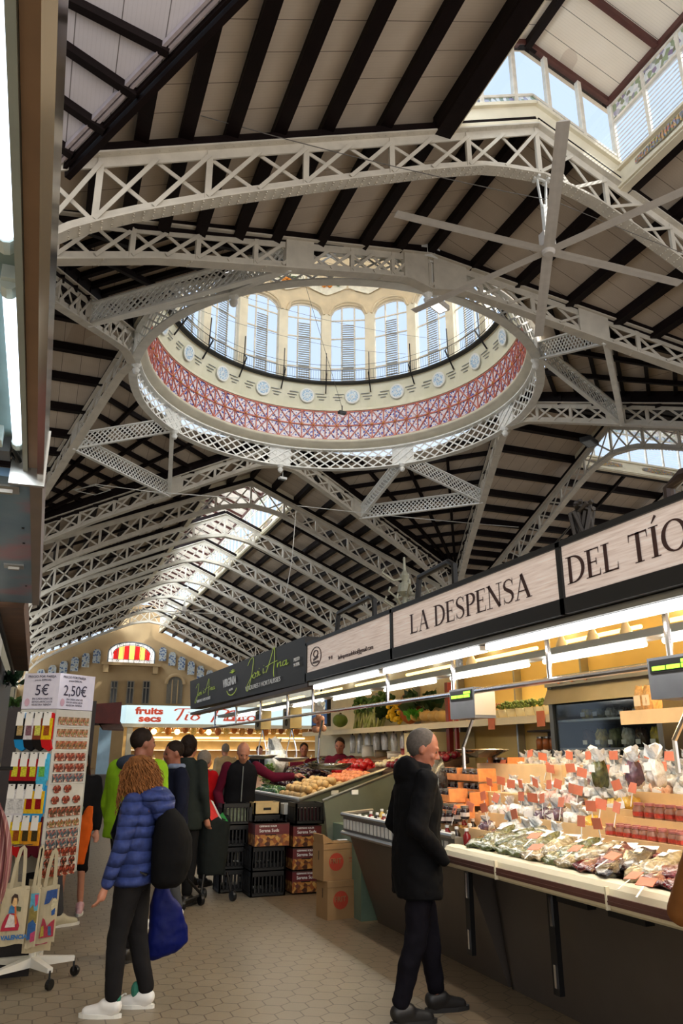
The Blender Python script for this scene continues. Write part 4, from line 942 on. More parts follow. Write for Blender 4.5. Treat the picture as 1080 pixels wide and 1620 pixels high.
scale(5.12, 3.05, 1.84, 2.06, .36, 'grey hanging scale with green digits beyond the dark-coated man'); scale(2.98, 3.05, 1.86, 2.07, .38, 'grey hanging scale with green digits at right edge')
# counters -------------------------------------------------------
CREAMP = mat('ivory_plastic_rail', (226, 216, 186), .35, 0, .04); BRS = mat('brown_rail_stripe', (96, 62, 54), .4); DKP = mat('dark_taupe_panel', (84, 76, 70), .45, .15, .06)
ct = empty('display_counter', (3.1, 3, 0)); tag(ct, 'long taupe display counter with ivory striped front rail under the herb bags', 'counter')
YA, YB_ = -1.0, 5.26
rel(ct, MB().hexa([(3.34, YA, .0), (3.42, YA, 0), (3.42, YB_, 0), (3.34, YB_, 0), (3.22, YA, .84), (3.30, YA, .84), (3.30, YB_, .84), (3.22, YB_, .84)]), 'front_panel', DKP)
rel(ct, MB().hexa([(3.22, YB_-.03, .84), (3.34, YB_-.03, 0), (4.5, YB_-.03, 0), (4.5, YB_-.03, .9), (3.22, YB_, .84), (3.34, YB_, 0), (4.5, YB_, 0), (4.5, YB_, .9)]), 'end_panel', DKP)
sec = [(2.83, .86), (2.835, .885), (2.83, .9), (2.84, .93), (2.86, .955), (2.9, .965), (2.96, .96), (2.98, .82), (2.86, .82), (2.84, .835)]
m = MB()
for y in (YA, YB_):
    for x, z in sec: m.v.append((x, y, z))
n_ = len(sec)
for j in range(n_): m.face((j, (j+1) % n_, n_+(j+1) % n_, n_+j))
m.face(range(n_)[::-1]); m.face(range(n_, 2*n_)); rel(ct, m, 'front_rail', CREAMP)
rel(ct, MB().box(2.818, 2.832, YA, YB_, .856, .9).box(2.814, 2.83, YA, YB_, .868, .876), 'rail_stripe', BRS)
for y in (4.55, 3.5, 2.5, 1.5): rel(ct, MB().box(2.812, 2.834, y-.006, y+.006, .83, .94), 'rail_joint', CREAMP)
for i, (px, py) in enumerate(((722, 1378), (866, 1415))):
    y = (5.18, 4.2)[i]
    rel(ct, MB().box(2.965, 3.0, y-.03, y+.03, .26, .84), 'support_strut', BLACK)
    rel(ct, MB().box(2.955, 2.965, y-.02, y+.0, .62, .78).box(2.955, 2.965, y-.02, y+.0, .3, .42), 'chrome_sleeve', CHROME)
rel(ct, MB().box(2.98, 3.3, YA, YB_, .8, .84), 'underside', DKP)
rel(ct, MB().box(3.0, 4.6, YA, YB_+.8, .845, .87), 'bed', mat('pale_wood', (222, 190, 140), .5, 0, .08, 8))
for y in (4.0, 3.55, 2.9, 2.2, 1.6): rel(ct, MB().box(2.97, 3.03, y-.14, y+.14, .76, .8), 'under_rail_clip', BLACK)
# stepped wooden tiers: (x, z) front edge of each tier
WOODT = MATS['pale_wood']
TIERS = [(2.98, .92), (3.22, 1.02), (3.46, 1.12), (3.70, 1.22), (3.94, 1.32), (4.18, 1.42)]
def yend(x): return 5.2+(x-2.85)*.95
for i, (x, z) in enumerate(TIERS):
    o = empty('wooden_tier', (x, 3, z)); tag(o, 'pale wooden display step of the spice counter, %s from the front' % ['first', 'second', 'third', 'fourth', 'fifth', 'sixth'][i], 'display step', 'wooden display steps')
    y1 = yend(x) if i else 5.2
    rel(o, MB().box(x, x+.245, YA, y1, z-.02, z-.005), 'shelf_board', WOODT); rel(o, MB().box(x-.012, x, YA, y1, z-.11, z+.02), 'front_lip', WOODT)
rel(ct, MB().box(4.42, 4.46, YA, yend(4.4), .0, 1.42), 'rear_panel', WOODT)
# steel bottle counter
sc2 = empty('bottle_counter', (3.1, 6.6, 0)); tag(sc2, 'steel-railed counter full of small bottles behind the dark-coated man', 'counter')
rel(sc2, MB().hexa([(3.34, 5.3, 0), (4.4, 5.3, 0), (4.4, 7.6, 0), (3.34, 7.6, 0), (3.02, 5.3, .86), (4.4, 5.3, .86), (4.4, 7.6, .86), (3.02, 7.6, .86)]), 'base', DKP)
rel(sc2, MB().box(2.95, 3.02, 5.3, 7.55, .84, 1.0).tube([(2.94, 5.3, 1.01), (2.94, 7.55, 1.01), (3.3, 7.62, 1.03)], .02, 8).tube([(2.94, 5.3, .84), (2.94, 7.55, .84)], .02, 8), 'front_rail', INOX)
m = MB()
for k in range(26): m.box(2.944, 2.95, 5.4+k*.083, 5.4+k*.083+.05, .88, .965)
rel(sc2, m, 'price_tickets', WHITE)
rel(sc2, MB().box(3.0, 4.4, 5.3, 7.55, .86, .9), 'bed', INOX)
GRN = mat('grey_green_steel', (112, 118, 104), .35, .5, .08)
ep = empty('end_screen', (3.4, 8.5, 0)); tag(ep, 'sloping grey-green steel end panel left of the bottle counter', 'panel')
rel(ep, MB().hexa([(3.22, 8.5, 0), (4.4, 8.5, 0), (4.4, 8.54, 0), (3.22, 8.54, 0), (3.09, 8.5, 1.07), (4.4, 8.5, 1.5), (4.4, 8.54, 1.5), (3.09, 8.54, 1.07)]), 'plate', GRN)
rel(ep, MB().tube([(3.07, 8.5, 1.08), (4.4, 8.5, 1.52)], .018, 6), 'edge_trim', INOX); rel(ep, MB().box(3.42, 3.5, 8.485, 8.5, 1.14, 1.19), 'ticket', WHITE)
rel(ep, MB().box(3.2, 3.4, 7.7, 8.5, .0, .85), 'machine_body', mat('sage_green_panel', (96, 116, 100), .4))
# vegetable counter
vc = empty('vegetable_counter', (3.6, 11.5, 0)); tag(vc, 'grey-green steel vegetable counter sloping up from the aisle, behind the cartons', 'counter')
rel(vc, MB().hexa([(3.35, 9.7, 0), (5.2, 9.7, 0), (5.2, 9.74, 0), (3.35, 9.74, 0), (3.22, 9.7, 1.02), (5.2, 9.7, 1.6), (5.2, 9.74, 1.6), (3.22, 9.74, 1.02)]), 'side_plate', GRN)
rel(vc, MB().hexa([(3.35, 9.74, 0), (3.4, 9.74, 0), (3.4, 14.5, 0), (3.35, 14.5, 0), (3.2, 9.74, 1.0), (3.27, 9.74, 1.0), (3.27, 14.5, 1.0), (3.2, 14.5, 1.0)]), 'front_plate', mat('dark_steel', (52, 52, 50), .4, .4))
rel(vc, MB().tube([(5.2, 9.68, 1.62), (3.2, 9.68, 1.03), (3.18, 14.5, 1.03)], .025, 8), 'edge_trim', INOX)
def zv(x): return .96+.29*(x-3.22)
rel(vc, MB().hexa([(3.22, 9.74, zv(3.22)-.03), (5.2, 9.74, zv(5.2)-.03), (5.2, 14.5, zv(5.2)-.03), (3.22, 14.5, zv(3.22)-.03), (3.22, 9.74, zv(3.22)), (5.2, 9.74, zv(5.2)), (5.2, 14.5, zv(5.2)), (3.22, 14.5, zv(3.22))]), 'bed', mat('brown_board', (120, 86, 58), .6))
rel(vc, MB().box(3.62, 3.72, 9.685, 9.7, 1.08, 1.13), 'ticket', WHITE)
# ================================================================ goods on the right-hand stalls
R_ = random.Random(11)
def film(name, c1, c2, mixw=.5, rough=.22, sc=22):
    n = N(name, rough); n.b.inputs['Coat Weight'].default_value = .6; n.b.inputs['Coat Roughness'].default_value = .12
    a = n.noise(sc, 6); w = n.noise(9, 3); c = n.ramp(a, [(.35, c1), (.65, c2)])
    k = n.math('MULTIPLY', n.math('GREATER_THAN', w, 1-mixw), .75); n.col(n.mix(k, c, (226, 228, 228))); n.bump(n.noise(26, 3), .9, .02); return n.m  # white patches paint the glints of crinkled film into the colour
BAGM = {'green herbs': film('film_over_green_herbs', (48, 56, 32), (92, 98, 58), .14), 'dark red chillies': film('film_over_red_chillies', (52, 10, 12), (112, 20, 24), .08), 'dark dried fruit': film('film_over_dark_fruit', (18, 12, 12), (42, 27, 26), .1),
        'white flakes': film('film_over_white_flakes', (196, 194, 184), (236, 236, 230), .55), 'beige seeds': film('film_over_beige_seeds', (104, 90, 64), (156, 140, 106), .14, sc=60), 'grey green powder': film('film_over_grey_powder', (122, 122, 104), (160, 160, 140), .4),
        'yellow slices': film('film_over_yellow', (196, 150, 50), (226, 190, 90), .35), 'pale orange mix': film('film_over_orange', (204, 140, 100), (232, 190, 160), .5), 'plum-coloured petals': film('film_over_plum', (70, 50, 70), (110, 80, 96), .45), 'pink salt': film('film_over_pink', (222, 170, 160), (240, 214, 206), .5)}
CLEARF = film('crinkled_clear_film', (216, 220, 222), (240, 242, 244), .5, .2, 14)
def bag_mesh(seed, lx, ly, h, flat=0):
    r = random.Random(seed); mb = MB(); n, m = 14, 8; ph = [r.uniform(0, 6.3) for _ in range(6)]
    for i in range(m+1):
        v = i/m
        for j in range(n):
            t = 2*pi*j/n; c, s = cos(t), sin(t); e = .55
            x = math.copysign(abs(c)**e, c)*lx/2; y = math.copysign(abs(s)**e, s)*ly/2
            k = sin(pi*(.06+.9*v))**.55; b = 1+.10*sin(3*t+ph[0]+3*v)+.06*sin(7*t+ph[1])
            mb.v.append((x*k*b, y*k*b, h*v+.012*sin(5*t+ph[2]+4*v)*h/.06*(0 < v < 1)))
    for i in range(m):
        for j in range(n): a = i*n+j; b = i*n+(j+1) % n; mb.face((a, b, b+n, a+n))
    mb.face(range(n)[::-1]); mb.face([m*n+j for j in range(n)]); return mb
def tuft_mesh(seed, s, n=7):
    r = random.Random(seed); mb = MB()
    for k in range(n):
        a = r.uniform(0, 2*pi); d = Vector((cos(a), sin(a), 0)); q = Vector((-sin(a), cos(a), 0)); w = s*r.uniform(.25, .5); L_ = s*r.uniform(.7, 1.2)
        p0 = -q*w*.3; p1 = q*w*.3; top = d*L_*.45+Vector((0, 0, L_)); mb.poly([p0, p1, top+q*w, top+d*.02+Vector((0, 0, s*.2)), top-q*w]); mb.poly([p0, top-q*w, d*L_*.7+Vector((0, 0, L_*.35))])
    return mb
LBL = mat('white_paper_label', (238, 238, 236), .5, 0, .02); CARD = mat('orange_price_card', (208, 118, 88), .6, 0, .06, 12)
PROTO = {}
for kind, m in BAGM.items():
    for var in range(2):
        up = kind in ('white flakes', 'grey green powder', 'pale orange mix', 'plum-coloured petals', 'yellow slices', 'pink salt')
        root = empty('bag_of_goods', (0, 0, -50))
        if up:
            bag_mesh(hash(kind) % 97+var if False else len(kind)*7+var, .15, .13, .085).build('contents', m, root, True)
            t = tuft_mesh(len(kind)*3+var, .062, 10); t.xf(Matrix.Translation((.02, 0, .075))); t.build('film_top', CLEARF, root)
            MB().hexa([(-.082, -.03, .02), (-.08, .03, .02), (-.076, .03, .02), (-.078, -.03, .02), (-.075, -.03, .06), (-.073, .03, .06), (-.069, .03, .06), (-.071, -.03, .06)]).build('white_label', LBL, root)
        else:
            b = bag_mesh(len(kind)*5+var, .30, .15, .06); b.build('contents', m, root, True)
            t = MB(); t.poly([(.13, -.06, .03), (.17, -.07, .04), (.17, .07, .035), (.13, .06, .03)]); t.build('film_top', CLEARF, root)
            MB().poly([(.02, -.02, .066), (.06, -.022, .067), (.06, .015, .068), (.02, .018, .067)]).build('white_label', LBL, root)
        PROTO[(kind, var)] = root
def side_of(y):
    return 'at the far left end' if y > 5.0 else 'left of centre' if y > 4.1 else 'near the middle' if y > 3.2 else 'right of centre'
FIRST = set()
ROWN = ['front row', 'second row', 'third row', 'fourth row', 'fifth row', 'topmost row']
def put_bag(kind, x, y, z, rz, row, rx=0, ry=0, s=1.0):
    v = R_.randrange(2); k = (kind, v); o = PROTO[k]
    if k in FIRST: o = copy_tree(PROTO[k])
    else: FIRST.add(k)
    o.location = (x, y, z); o.rotation_euler = (rx, ry, rz); o.scale = (s, s*R_.uniform(.9, 1.1), s)
    tag(o, 'clear bag of %s %s of the %s' % (kind, side_of(y), ROWN[row]), 'bag', 'clear bags of %s in the %s %s' % (kind, ROWN[row], side_of(y)))
# front row of big flat bags lying in two layers
front = ['green herbs']*4+['beige seeds', 'green herbs', 'beige seeds', 'dark red chillies', 'dark dried fruit', 'beige seeds', 'dark red chillies', 'dark red chillies', 'dark dried fruit', 'dark dried fruit', 'dark dried fruit', 'beige seeds', 'beige seeds', 'white flakes', 'white flakes', 'beige seeds']
y = 5.02
for i, k in enumerate(front):
    big = k in ('green herbs', 'beige seeds', 'dark red chillies', 'dark dried fruit')
    put_bag(k, 3.05, y, .965, R_.uniform(.1, .7), 0, 0, -.12 if big else 0, 1.12 if big else 1.25)
    put_bag(k if big else 'white flakes', 3.12, y-.06, 1.01, R_.uniform(-.5, .6), 0, 0, -.30 if big else 0, 1.05 if big else 1.1); y -= .172 if y > 2.6 else .2
rowk = {1: ['plum-coloured petals', 'dark red chillies', 'white flakes', 'white flakes', 'grey green powder', 'white flakes', 'beige seeds', 'grey green powder', 'grey green powder', 'white flakes', 'yellow slices', 'grey green powder', 'white flakes', 'white flakes'],
        2: ['white flakes', 'pink salt', 'white flakes', 'white flakes', 'plum-coloured petals', 'plum-coloured petals', 'white flakes', 'yellow slices', 'yellow slices', 'white flakes', 'white flakes', 'pink salt', 'grey green powder', 'pale orange mix', 'pale orange mix'],
        3: ['plum-coloured petals', 'white flakes', 'white flakes', 'white flakes', 'pink salt', 'white flakes', 'pink salt', 'dark red chillies', 'white flakes', 'yellow slices', 'yellow slices', 'white flakes', 'pink salt', 'white flakes'],
        4: ['white flakes', 'green herbs', 'grey green powder', 'white flakes', 'pale orange mix', 'white flakes', 'white flakes', 'plum-coloured petals', 'grey green powder', 'white flakes', 'white flakes', 'white flakes', 'pale orange mix'],
        5: ['white flakes', 'grey green powder', 'white flakes', 'white flakes', 'white flakes', 'pale orange mix', 'white flakes', 'grey green powder', 'white flakes', 'white flakes', 'white flakes', 'grey green powder', 'white flakes', 'white flakes']}
for r in range(1, 6):
    x, z = TIERS[r]; y = yend(x)-.12; n = 0; lim = {1: atX(925, 1340, 3.25).y+.1, 2: atX(955, 1310, 3.46).y+.1, 3: atX(998, 1280, 3.7).y+.1, 4: 2.75, 5: 2.6}[r]
    while y > lim:
        kk = rowk[r]; k = kk[n % len(kk)]; big = k in ('green herbs', 'beige seeds', 'dark red chillies')
        put_bag(k, x+.10, y, z, R_.uniform(-.7, .7), r, R_.uniform(-.35, .35), R_.uniform(-.4, .1), R_.uniform(.85, 1.15) if not big else .62)
        if r > 2 and R_.random() < .8: put_bag('white flakes', x+.12, y-.07, z+.06, R_.uniform(-1, 1), r, 0, 0, .9)
        y -= .165 if r < 3 else .15; n += 1
# big herb bags at the right of the top row
for i, (px, py, k) in enumerate(((950, 1225, 'green herbs'), (1005, 1228, 'plum-coloured petals'), (1040, 1225, 'white flakes'))):
    p = atX(px, py+20, 3.75); o = empty('bag_of_goods', p); tag(o, 'upright clear bag of %s under a big orange card at right' % k, 'bag')
    b = bag_mesh(40+i, .12, .08, .17); b.build('contents', BAGM[k], o, True); t = tuft_mesh(i, .09); t.xf(Matrix.Translation((0, 0, .16))); t.build('film_top', CLEARF, o); MB().box(-.066, -.062, -.03, .03, .1, .15).build('white_label', LBL, o)
# orange price cards on little sticks
cards = [(775,1190,0),(838,1192,0),(858,1197,0),(900,1195,0),(930,1195,0),(970,1195,0),(1004,1197,0),(1028,1194,0),(1060,1196,0),(795,1208,0),(870,1216,0),(902,1215,0),(938,1218,0),(996,1218,0),(865,1212,0),(920,1222,0),(958,1217,0),
         (774,1237,0),(792,1235,0),(808,1240,0),(823,1240,0),(846,1238,0),(868,1241,0),(882,1240,0),(903,1247,0),(975,1242,0),(1000,1246,0),(764,1259,0),(784,1262,0),(824,1260,0),(842,1262,0),(857,1263,0),(914,1250,0),(887,1269,0),(934,1275,0),(975,1277,0),(950,1272,0),
         (719,1281,0),(743,1276,0),(765,1278,0),(813,1288,0),(919,1299,0),(944,1303,0),(847,1340,1),(845,1322,1),(910,1342,1),(968,1354,1),(1002,1385,1),(1022,1395,1),(1045,1213,0)]
m0 = None
for i, (px, py, fl_) in enumerate(cards):
    # where the sight line meets the sloping front of the tiers, then lifted a little on its stick
    d = ray(px, py); sl = .42; t = (0.86+.11-1.6+sl*0-sl*2.9+0)/(d.z-sl*d.x) if abs(d.z-sl*d.x) > 1e-6 else 0
    t = (.96+.12-sl*2.98-1.6)/(d.z-sl*d.x); p = CAMP+d*t
    if p.x > 4.4: p = atX(px, py, 4.4)
    o = empty('price_card', p); tag(o, 'orange price card %s, %s' % (('lying flat among the front bags' if fl_ else 'standing on a stick'), ('far left' if px < 790 else 'left' if px < 850 else 'middle' if px < 920 else 'right' if px < 990 else 'far right')+(' and highest up' if py < 1205 else ' in the upper rows' if py < 1245 else ' in the lower rows' if py < 1310 else ' in front')), 'price card', 'orange price cards at height %s' % ('top' if py < 1205 else 'upper' if py < 1245 else 'lower' if py < 1310 else 'front'))
    s = .045; r_ = R_.uniform(-.3, .3); c = MB(); c.box(-.0015, .0015, -s, s, -s*.72, s*.72); c.build('card', CARD, o)
    q = MB(); q.box(.001, .004, -.004, .004, -.12, 0); q.build('stick', WHITE, o); o.rotation_euler = (R_.uniform(-.25, .25), (R_.uniform(-.2, .3) if not fl_ else 1.1), r_)
# little jars with red labels, three shelves at right
JL = mat('red_gold_jar_label', (176, 60, 44), .4, 0, .5, 60); JG = mat('amber_jar_glass', (150, 104, 84), .15, 0, .2, 30); JLID = mat('rosy_jar_lid', (176, 110, 104), .35, .2, .1)
def jar(proto=[None], r=.028, h=.075):
    if proto[0] is None:
        o = empty('jar', (0, 0, 0)); MB().lathe((0, 0, 0), [(.0, 0), (r, 0), (r*1.05, .01), (r*1.05, h*.62), (r*.75, h*.8), (r*.75, h*.84)], 10).build('glass_body', JG, o, True)
        MB().lathe((0, 0, h*.84), [(r*.85, 0), (r*.85, h*.16), (0, h*.16)], 10).build('lid', JLID, o); MB().lathe((0, 0, .016), [(r*1.08, 0), (r*1.08, h*.26)], 10, closed=False).build('label_band', JL, o)
        proto[0] = o; return o
    return copy_tree(proto[0])
shelfm = WOODT
for (pa, pb, X, n, rows, nm, sz) in (((880, 1290), (1078, 1300), 3.72, 6, 1, 'upper', 1.25), ((778, 1308+0), (1068, 1315), 3.52, 13, 2, 'middle', 1.0), ((700, 1333), (970, 1350), 3.30, 14, 3, 'lowest', .95)):
    pass
def jar_shelf(xs, z, y1, y0, n, nm, sz):
    b = empty('jar_shelf', (xs[0], (y0+y1)/2, z-.02)); tag(b, 'pale wood shelf carrying the %s row of small red-labelled jars' % nm, 'shelf')
    MB().box(-.05, .07*len(xs)+.02, -(y1-y0)/2-.04, (y1-y0)/2+.04, -.015, .005).build('board', shelfm, b); MB().box(-.052, -.04, -(y1-y0)/2-.04, (y1-y0)/2+.04, -.03, .02).build('front_lip', shelfm, b)
    for k, x in enumerate(xs):
        for i in range(n):
            o = jar(); o.location = (x+R_.uniform(-.006, .006), y1-(y1-y0)*(i+.5)/n+R_.uniform(-.01, .01), z-.012); o.rotation_euler = (0, 0, R_.uniform(0, 6)); o.scale = (sz, sz, sz)
            tag(o, 'small jar with red label standing on the %s jar shelf' % nm, 'jar', 'red-labelled jars on the %s shelf' % nm)
pj = lambda px, py, X: atX(px, py, X)
a = pj(929, 1352, 3.2); b = pj(1045, 1352, 3.2); jar_shelf([3.2, 3.27], a.z, a.y, b.y, 10, 'lowest', 1.0)
a = pj(962, 1320, 3.42); b = pj(1085, 1320, 3.42); jar_shelf([3.42, 3.49], a.z, a.y, b.y, 9, 'middle', 1.05)
a = pj(1003, 1292, 3.66); b = pj(1110, 1292, 3.66); jar_shelf([3.66], a.z, a.y, b.y, 6, 'highest', 1.35)
# orange trays of dark jars beyond the man
OT = mat('orange_printed_tray', (228, 146, 84), .5, 0, .18, 18); DJ = mat('dark_preserve_glass', (36, 20, 22), .12, 0, .2); SL_ = mat('steel_lid', (150, 146, 140), .3, .7)
jp = [None]
def pjar(x, y, z, lab):
    if jp[0] is None:
        o = empty('preserve_jar', (0, 0, 0)); MB().lathe((0, 0, 0), [(0, 0), (.033, 0), (.036, .01), (.036, .07), (.028, .08)], 10).build('glass_body', DJ, o, True); MB().lathe((0, 0, .08), [(.032, 0), (.032, .018), (0, .018)], 10).build('lid', SL_, o)
        MB().lathe((0, 0, .02), [(.0368, 0), (.0368, .03)], 10, closed=False).build('label_band', mat('pale_jar_label', (206, 190, 180), .5), o); jp[0] = o
    else: o = copy_tree(jp[0])
    o.location = (x, y, z); tag(o, lab, 'jar', lab.replace('dark preserve jar', 'dark preserve jars')); return o
def tray(px0, px1, pyb, X, n, nm):
    a = atX(px0, pyb, X); b = atX(px1, pyb, X); y1, y0, z = a.y, b.y, a.z
    o = empty('jar_tray', (X, (y0+y1)/2, z)); tag(o, 'orange printed cardboard tray of dark jars, %s' % nm, 'tray'); h = (y1-y0)/2
    m = MB(); m.box(-.01, .0, -h, h, 0, .055).box(.16, .17, -h, h, 0, .1).box(0, .16, -h, h, -.004, .003)
    for k in range(0, n+1, 3): yy = -h+2*h*k/n; m.box(-.012, .16, yy-.008, yy+.008, 0, .105)
    m.build('card', OT, o)
    for k in range(n):
        for r in (0, 1): pjar(X+.045+.075*r, y1-(y1-y0)*(k+.5)/n, z+.003, 'dark preserve jar in the orange tray %s' % nm)
tray(695, 758, 1232, 3.62, 6, 'topmost of the stack'); tray(697, 760, 1254, 3.6, 6, 'second of the stack'); tray(690, 745, 1268, 3.45, 5, 'third of the stack'); tray(678, 712, 1265, 3.3, 4, 'by the dark-coated man'); tray(678, 722, 1288, 3.22, 5, 'lowest of the stack')
tray(765, 805, 1216, 4.0, 4, 'standing behind the herb bags')
for i, (px, py) in enumerate(((700, 1292), (712, 1292), (724, 1289), (735, 1285))): p = atX(px, py, 3.2); pjar(p.x, p.y, p.z-.05, 'dark preserve jar standing loose below the orange trays')
o = empty('glass_bowl', atX(762, 1193, 3.9)); tag(o, 'shallow silver-rimmed bowl on top of the jar trays', 'bowl'); MB().lathe((0, 0, 0), [(.0, -.03), (.12, -.03), (.24, .03), (.25, .035), (.24, .04), (.12, -.01), (0, -.015)], 20).build('bowl', mat('dark_glass_bowl', (70, 56, 40), .1), o, True); MB().lathe((0, 0, 0), [(.24, .03), (.26, .04), (.24, .045)], 20, closed=False).build('rim', CHROME, o)
# supports so trays stand on something
tag(MB().box(3.25, 3.65, 5.15, 6.2, .9, 1.02).box(3.45, 4.1, 5.3, 6.3, 1.02, 1.12).box(3.62, 4.2, 5.4, 6.4, 1.12, 1.28).box(3.95, 4.3, 5.3, 6.6, 1.28, 1.5).build('jar_step', WOODT), 'stepped wooden stand under the orange jar trays', 'stand')
# bundle of black net bags beside the man's face
o = empty('net_bag', atX(683, 1232, 3.3)); tag(o, 'bunch of glossy black bags hanging beside the man in dark coat', 'bag'); b = bag_mesh(5, .26, .22, .3); b.xf(Matrix.Translation((0, 0, -.12))); b.build('bundle', film('black_film', (16, 16, 18), (60, 62, 66), .18), o, True)
# bottles on the steel counter
BC = [(230, 230, 226), (120, 20, 24), (200, 170, 90), (30, 20, 20)]
bp_ = {}
for i in range(7):
    for j in range(13):
        x = 3.05+.12*i; y = 5.5+.155*j; k = (i+j*2) % 4
        if k not in bp_:
            o = empty('small_bottle', (0, 0, 0)); MB().lathe((0, 0, 0), [(0, 0), (.028, 0), (.03, .01), (.03, .07), (.015, .09), (.013, .105)], 8).build('glass_body', mat('bottle_%d' % k, BC[k], .2), o, True); MB().lathe((0, 0, .1), [(.017, 0), (.017, .02), (0, .02)], 8).build('cap', WHITE, o); bp_[k] = o
        else: o = copy_tree(bp_[k])
        o.location = (x, y, .9+.02*i); cn_ = ['pale', 'dark red', 'golden', 'nearly black'][k]; tag(o, 'small %s bottle with white cap on the steel-railed counter' % cn_, 'bottle', '%s small bottles on the steel counter' % cn_)
tag(MB().hexa([(3.0, 5.35, .885), (3.9, 5.35, .885), (3.9, 7.5, .885), (3.0, 7.5, .885), (3.0, 5.35, .9), (3.9, 5.35, 1.03), (3.9, 7.5, 1.03), (3.0, 7.5, .9)]).build('bottle_board', INOX), 'sloping steel board under the small bottles', 'board')
# ---------------------------------------------------------------- vegetables
def plumpmesh(seed, r, sx=1, sy=1, sz=1, n=10, m=7, lump=.08):
    q = random.Random(seed); mb = MB(); mb.ell((0, 0, 0), (r*sx, r*sy, r*sz), n, m); ph = q.uniform(0, 6)
    for i, v in enumerate(mb.v):
        t = atan2(v[1], v[0]); k = 1+lump*sin(3*t+ph)*abs(v[2])/r+lump*.6*sin(2*t+ph*2+v[2]*30); mb.v[i] = (v[0]*k, v[1]*k, v[2])
    return mb
VP = {}
VEG = {'potato': ((200, 166, 110), .054, (1.08, .95, .9), 'pale yellow potato', .04), 'aubergine': ((44, 20, 34), .055, (1.7, .85, .8), 'glossy dark aubergine', .03), 'red_pepper': ((170, 20, 26), .06, (1.1, .95, .95), 'shiny red pepper', .16), 'green_pepper': ((52, 88, 40), .052, (1.4, .8, .8), 'dark green pepper', .14), 'red_onion': ((120, 26, 44), .05, (1, 1, .95), 'round red onion', .04), 'peach': ((222, 140, 92), 0.052, (1, 1, .95), 'blushed pale orange tomato', .04), 'garlic_bulb': ((226, 214, 180), .04, (1, 1, .9), 'cream garlic bulb', .12)}
STEMC = mat('green_stem', (86, 110, 58), .6)
def veg(kind, p, lab, grp, s=1.0):
    v = R_.randrange(2)
    if (kind, v) not in VP:
        c, r, sc, nm, lump = VEG[kind]; o = empty(kind, (0, 0, 0)); plumpmesh(len(kind)+v*7, r, *sc, lump=lump).build('flesh', mat(kind+'_skin', c, .25 if kind in ('aubergine', 'red_pepper', 'green_pepper', 'red_onion') else .6, 0, .18, 30), o, True)
        if kind in ('aubergine', 'red_pepper', 'green_pepper', 'red_onion'): m = MB(); m.tube([(r*sc[0]*.85, 0, 0), (r*sc[0]*1.2, 0, .01)], [r*.3, r*.12], 6); m.build('stem', STEMC, o)
        VP[(kind, v)] = o
    else: o = copy_tree(VP[(kind, v)])
    o.location = p; o.rotation_euler = (R_.uniform(-.4, .4), R_.uniform(-.4, .4), R_.uniform(0, 6.28)); o.scale = (s, s, s); tag(o, lab, kind.replace('_', ' '), grp); return o
def heap(kind, x0, x1, y0, y1, step, lab, grp, layers=1, s=1.0, hz=.05):
    nx = max(1, int((x1-x0)/step)); ny = max(1, int((y1-y0)/step))
    for l in range(layers):
        for i in range(nx-l):
            for j in range(ny-l):
                x = x0+(i+.5+l*.5)*step+R_.uniform(-.02, .02); y = y0+(j+.5+l*.5+.5*(i % 2))*step+R_.uniform(-.02, .02); veg(kind, (x, y, zv(x)+hz+l*step*.55), lab, grp, s)
heap('potato', 3.28, 3.95, 9.85, 11.0, .118, 'pale potato in the heap at the near corner of the vegetable counter', 'potatoes in the near heap', 2)
heap('peach', 3.95, 4.3, 9.85, 10.9, .115, 'blushed round tomato in the heap behind the potatoes', 'blushed tomatoes behind the potatoes', 1)
heap('green_pepper', 3.28, 3.6, 11.1, 12.2, .12, 'dark green pepper near the bald shopkeeper\'s side of the counter', 'green peppers near the shopkeeper', 1)
heap('aubergine', 3.6, 4.2, 11.1, 13.2, .15, 'glossy dark aubergine on the middle of the vegetable counter', 'aubergines on the counter', 2)
heap('red_pepper', 4.25, 4.7, 10.3, 11.6, .13, 'shiny red pepper high on the vegetable counter', 'red peppers on the counter', 2)
heap('aubergine', 4.3, 4.9, 11.7, 13.3, .15, 'glossy dark aubergine at the back of the vegetable counter', 'aubergines at the back', 1)
# tray of red onions and garlic further right
tp = empty('produce_tray', (4.75, 9.6, 1.45)); tag(tp, 'dark wicker tray of red onions and garlic above the grey-green side panel', 'tray')
rel(tp, MB().hexa([(4.35, 8.7, 1.27), (5.1, 8.7, 1.47), (5.1, 10.2, 1.47), (4.35, 10.2, 1.27), (4.33, 8.7, 1.36), (5.1, 8.7, 1.56), (5.1, 10.2, 1.56), (4.33, 10.2, 1.36)]), 'basket', mat('dark_wicker', (70, 46, 30), .7, 0, .3, 60))
for i in range(5):
    for j in range(11):
        x = 4.45+.12*i; y = 8.78+.13*j; k = 'red_onion' if j < 8 else 'garlic_bulb'
        veg(k, (x, y, 1.36+.26*(x-4.33)+.05), 'round red onion in the dark tray' if k == 'red_onion' else 'cream garlic bulb at the far end of dark tray', 'red onions in the tray' if k == 'red_onion' else 'garlic bulbs in the tray')
tag(MB().box(4.4, 5.2, 8.6, 9.68, 0, 1.26).build('tray_stand', GRN), 'grey-green steel box base under the onion tray', 'base')
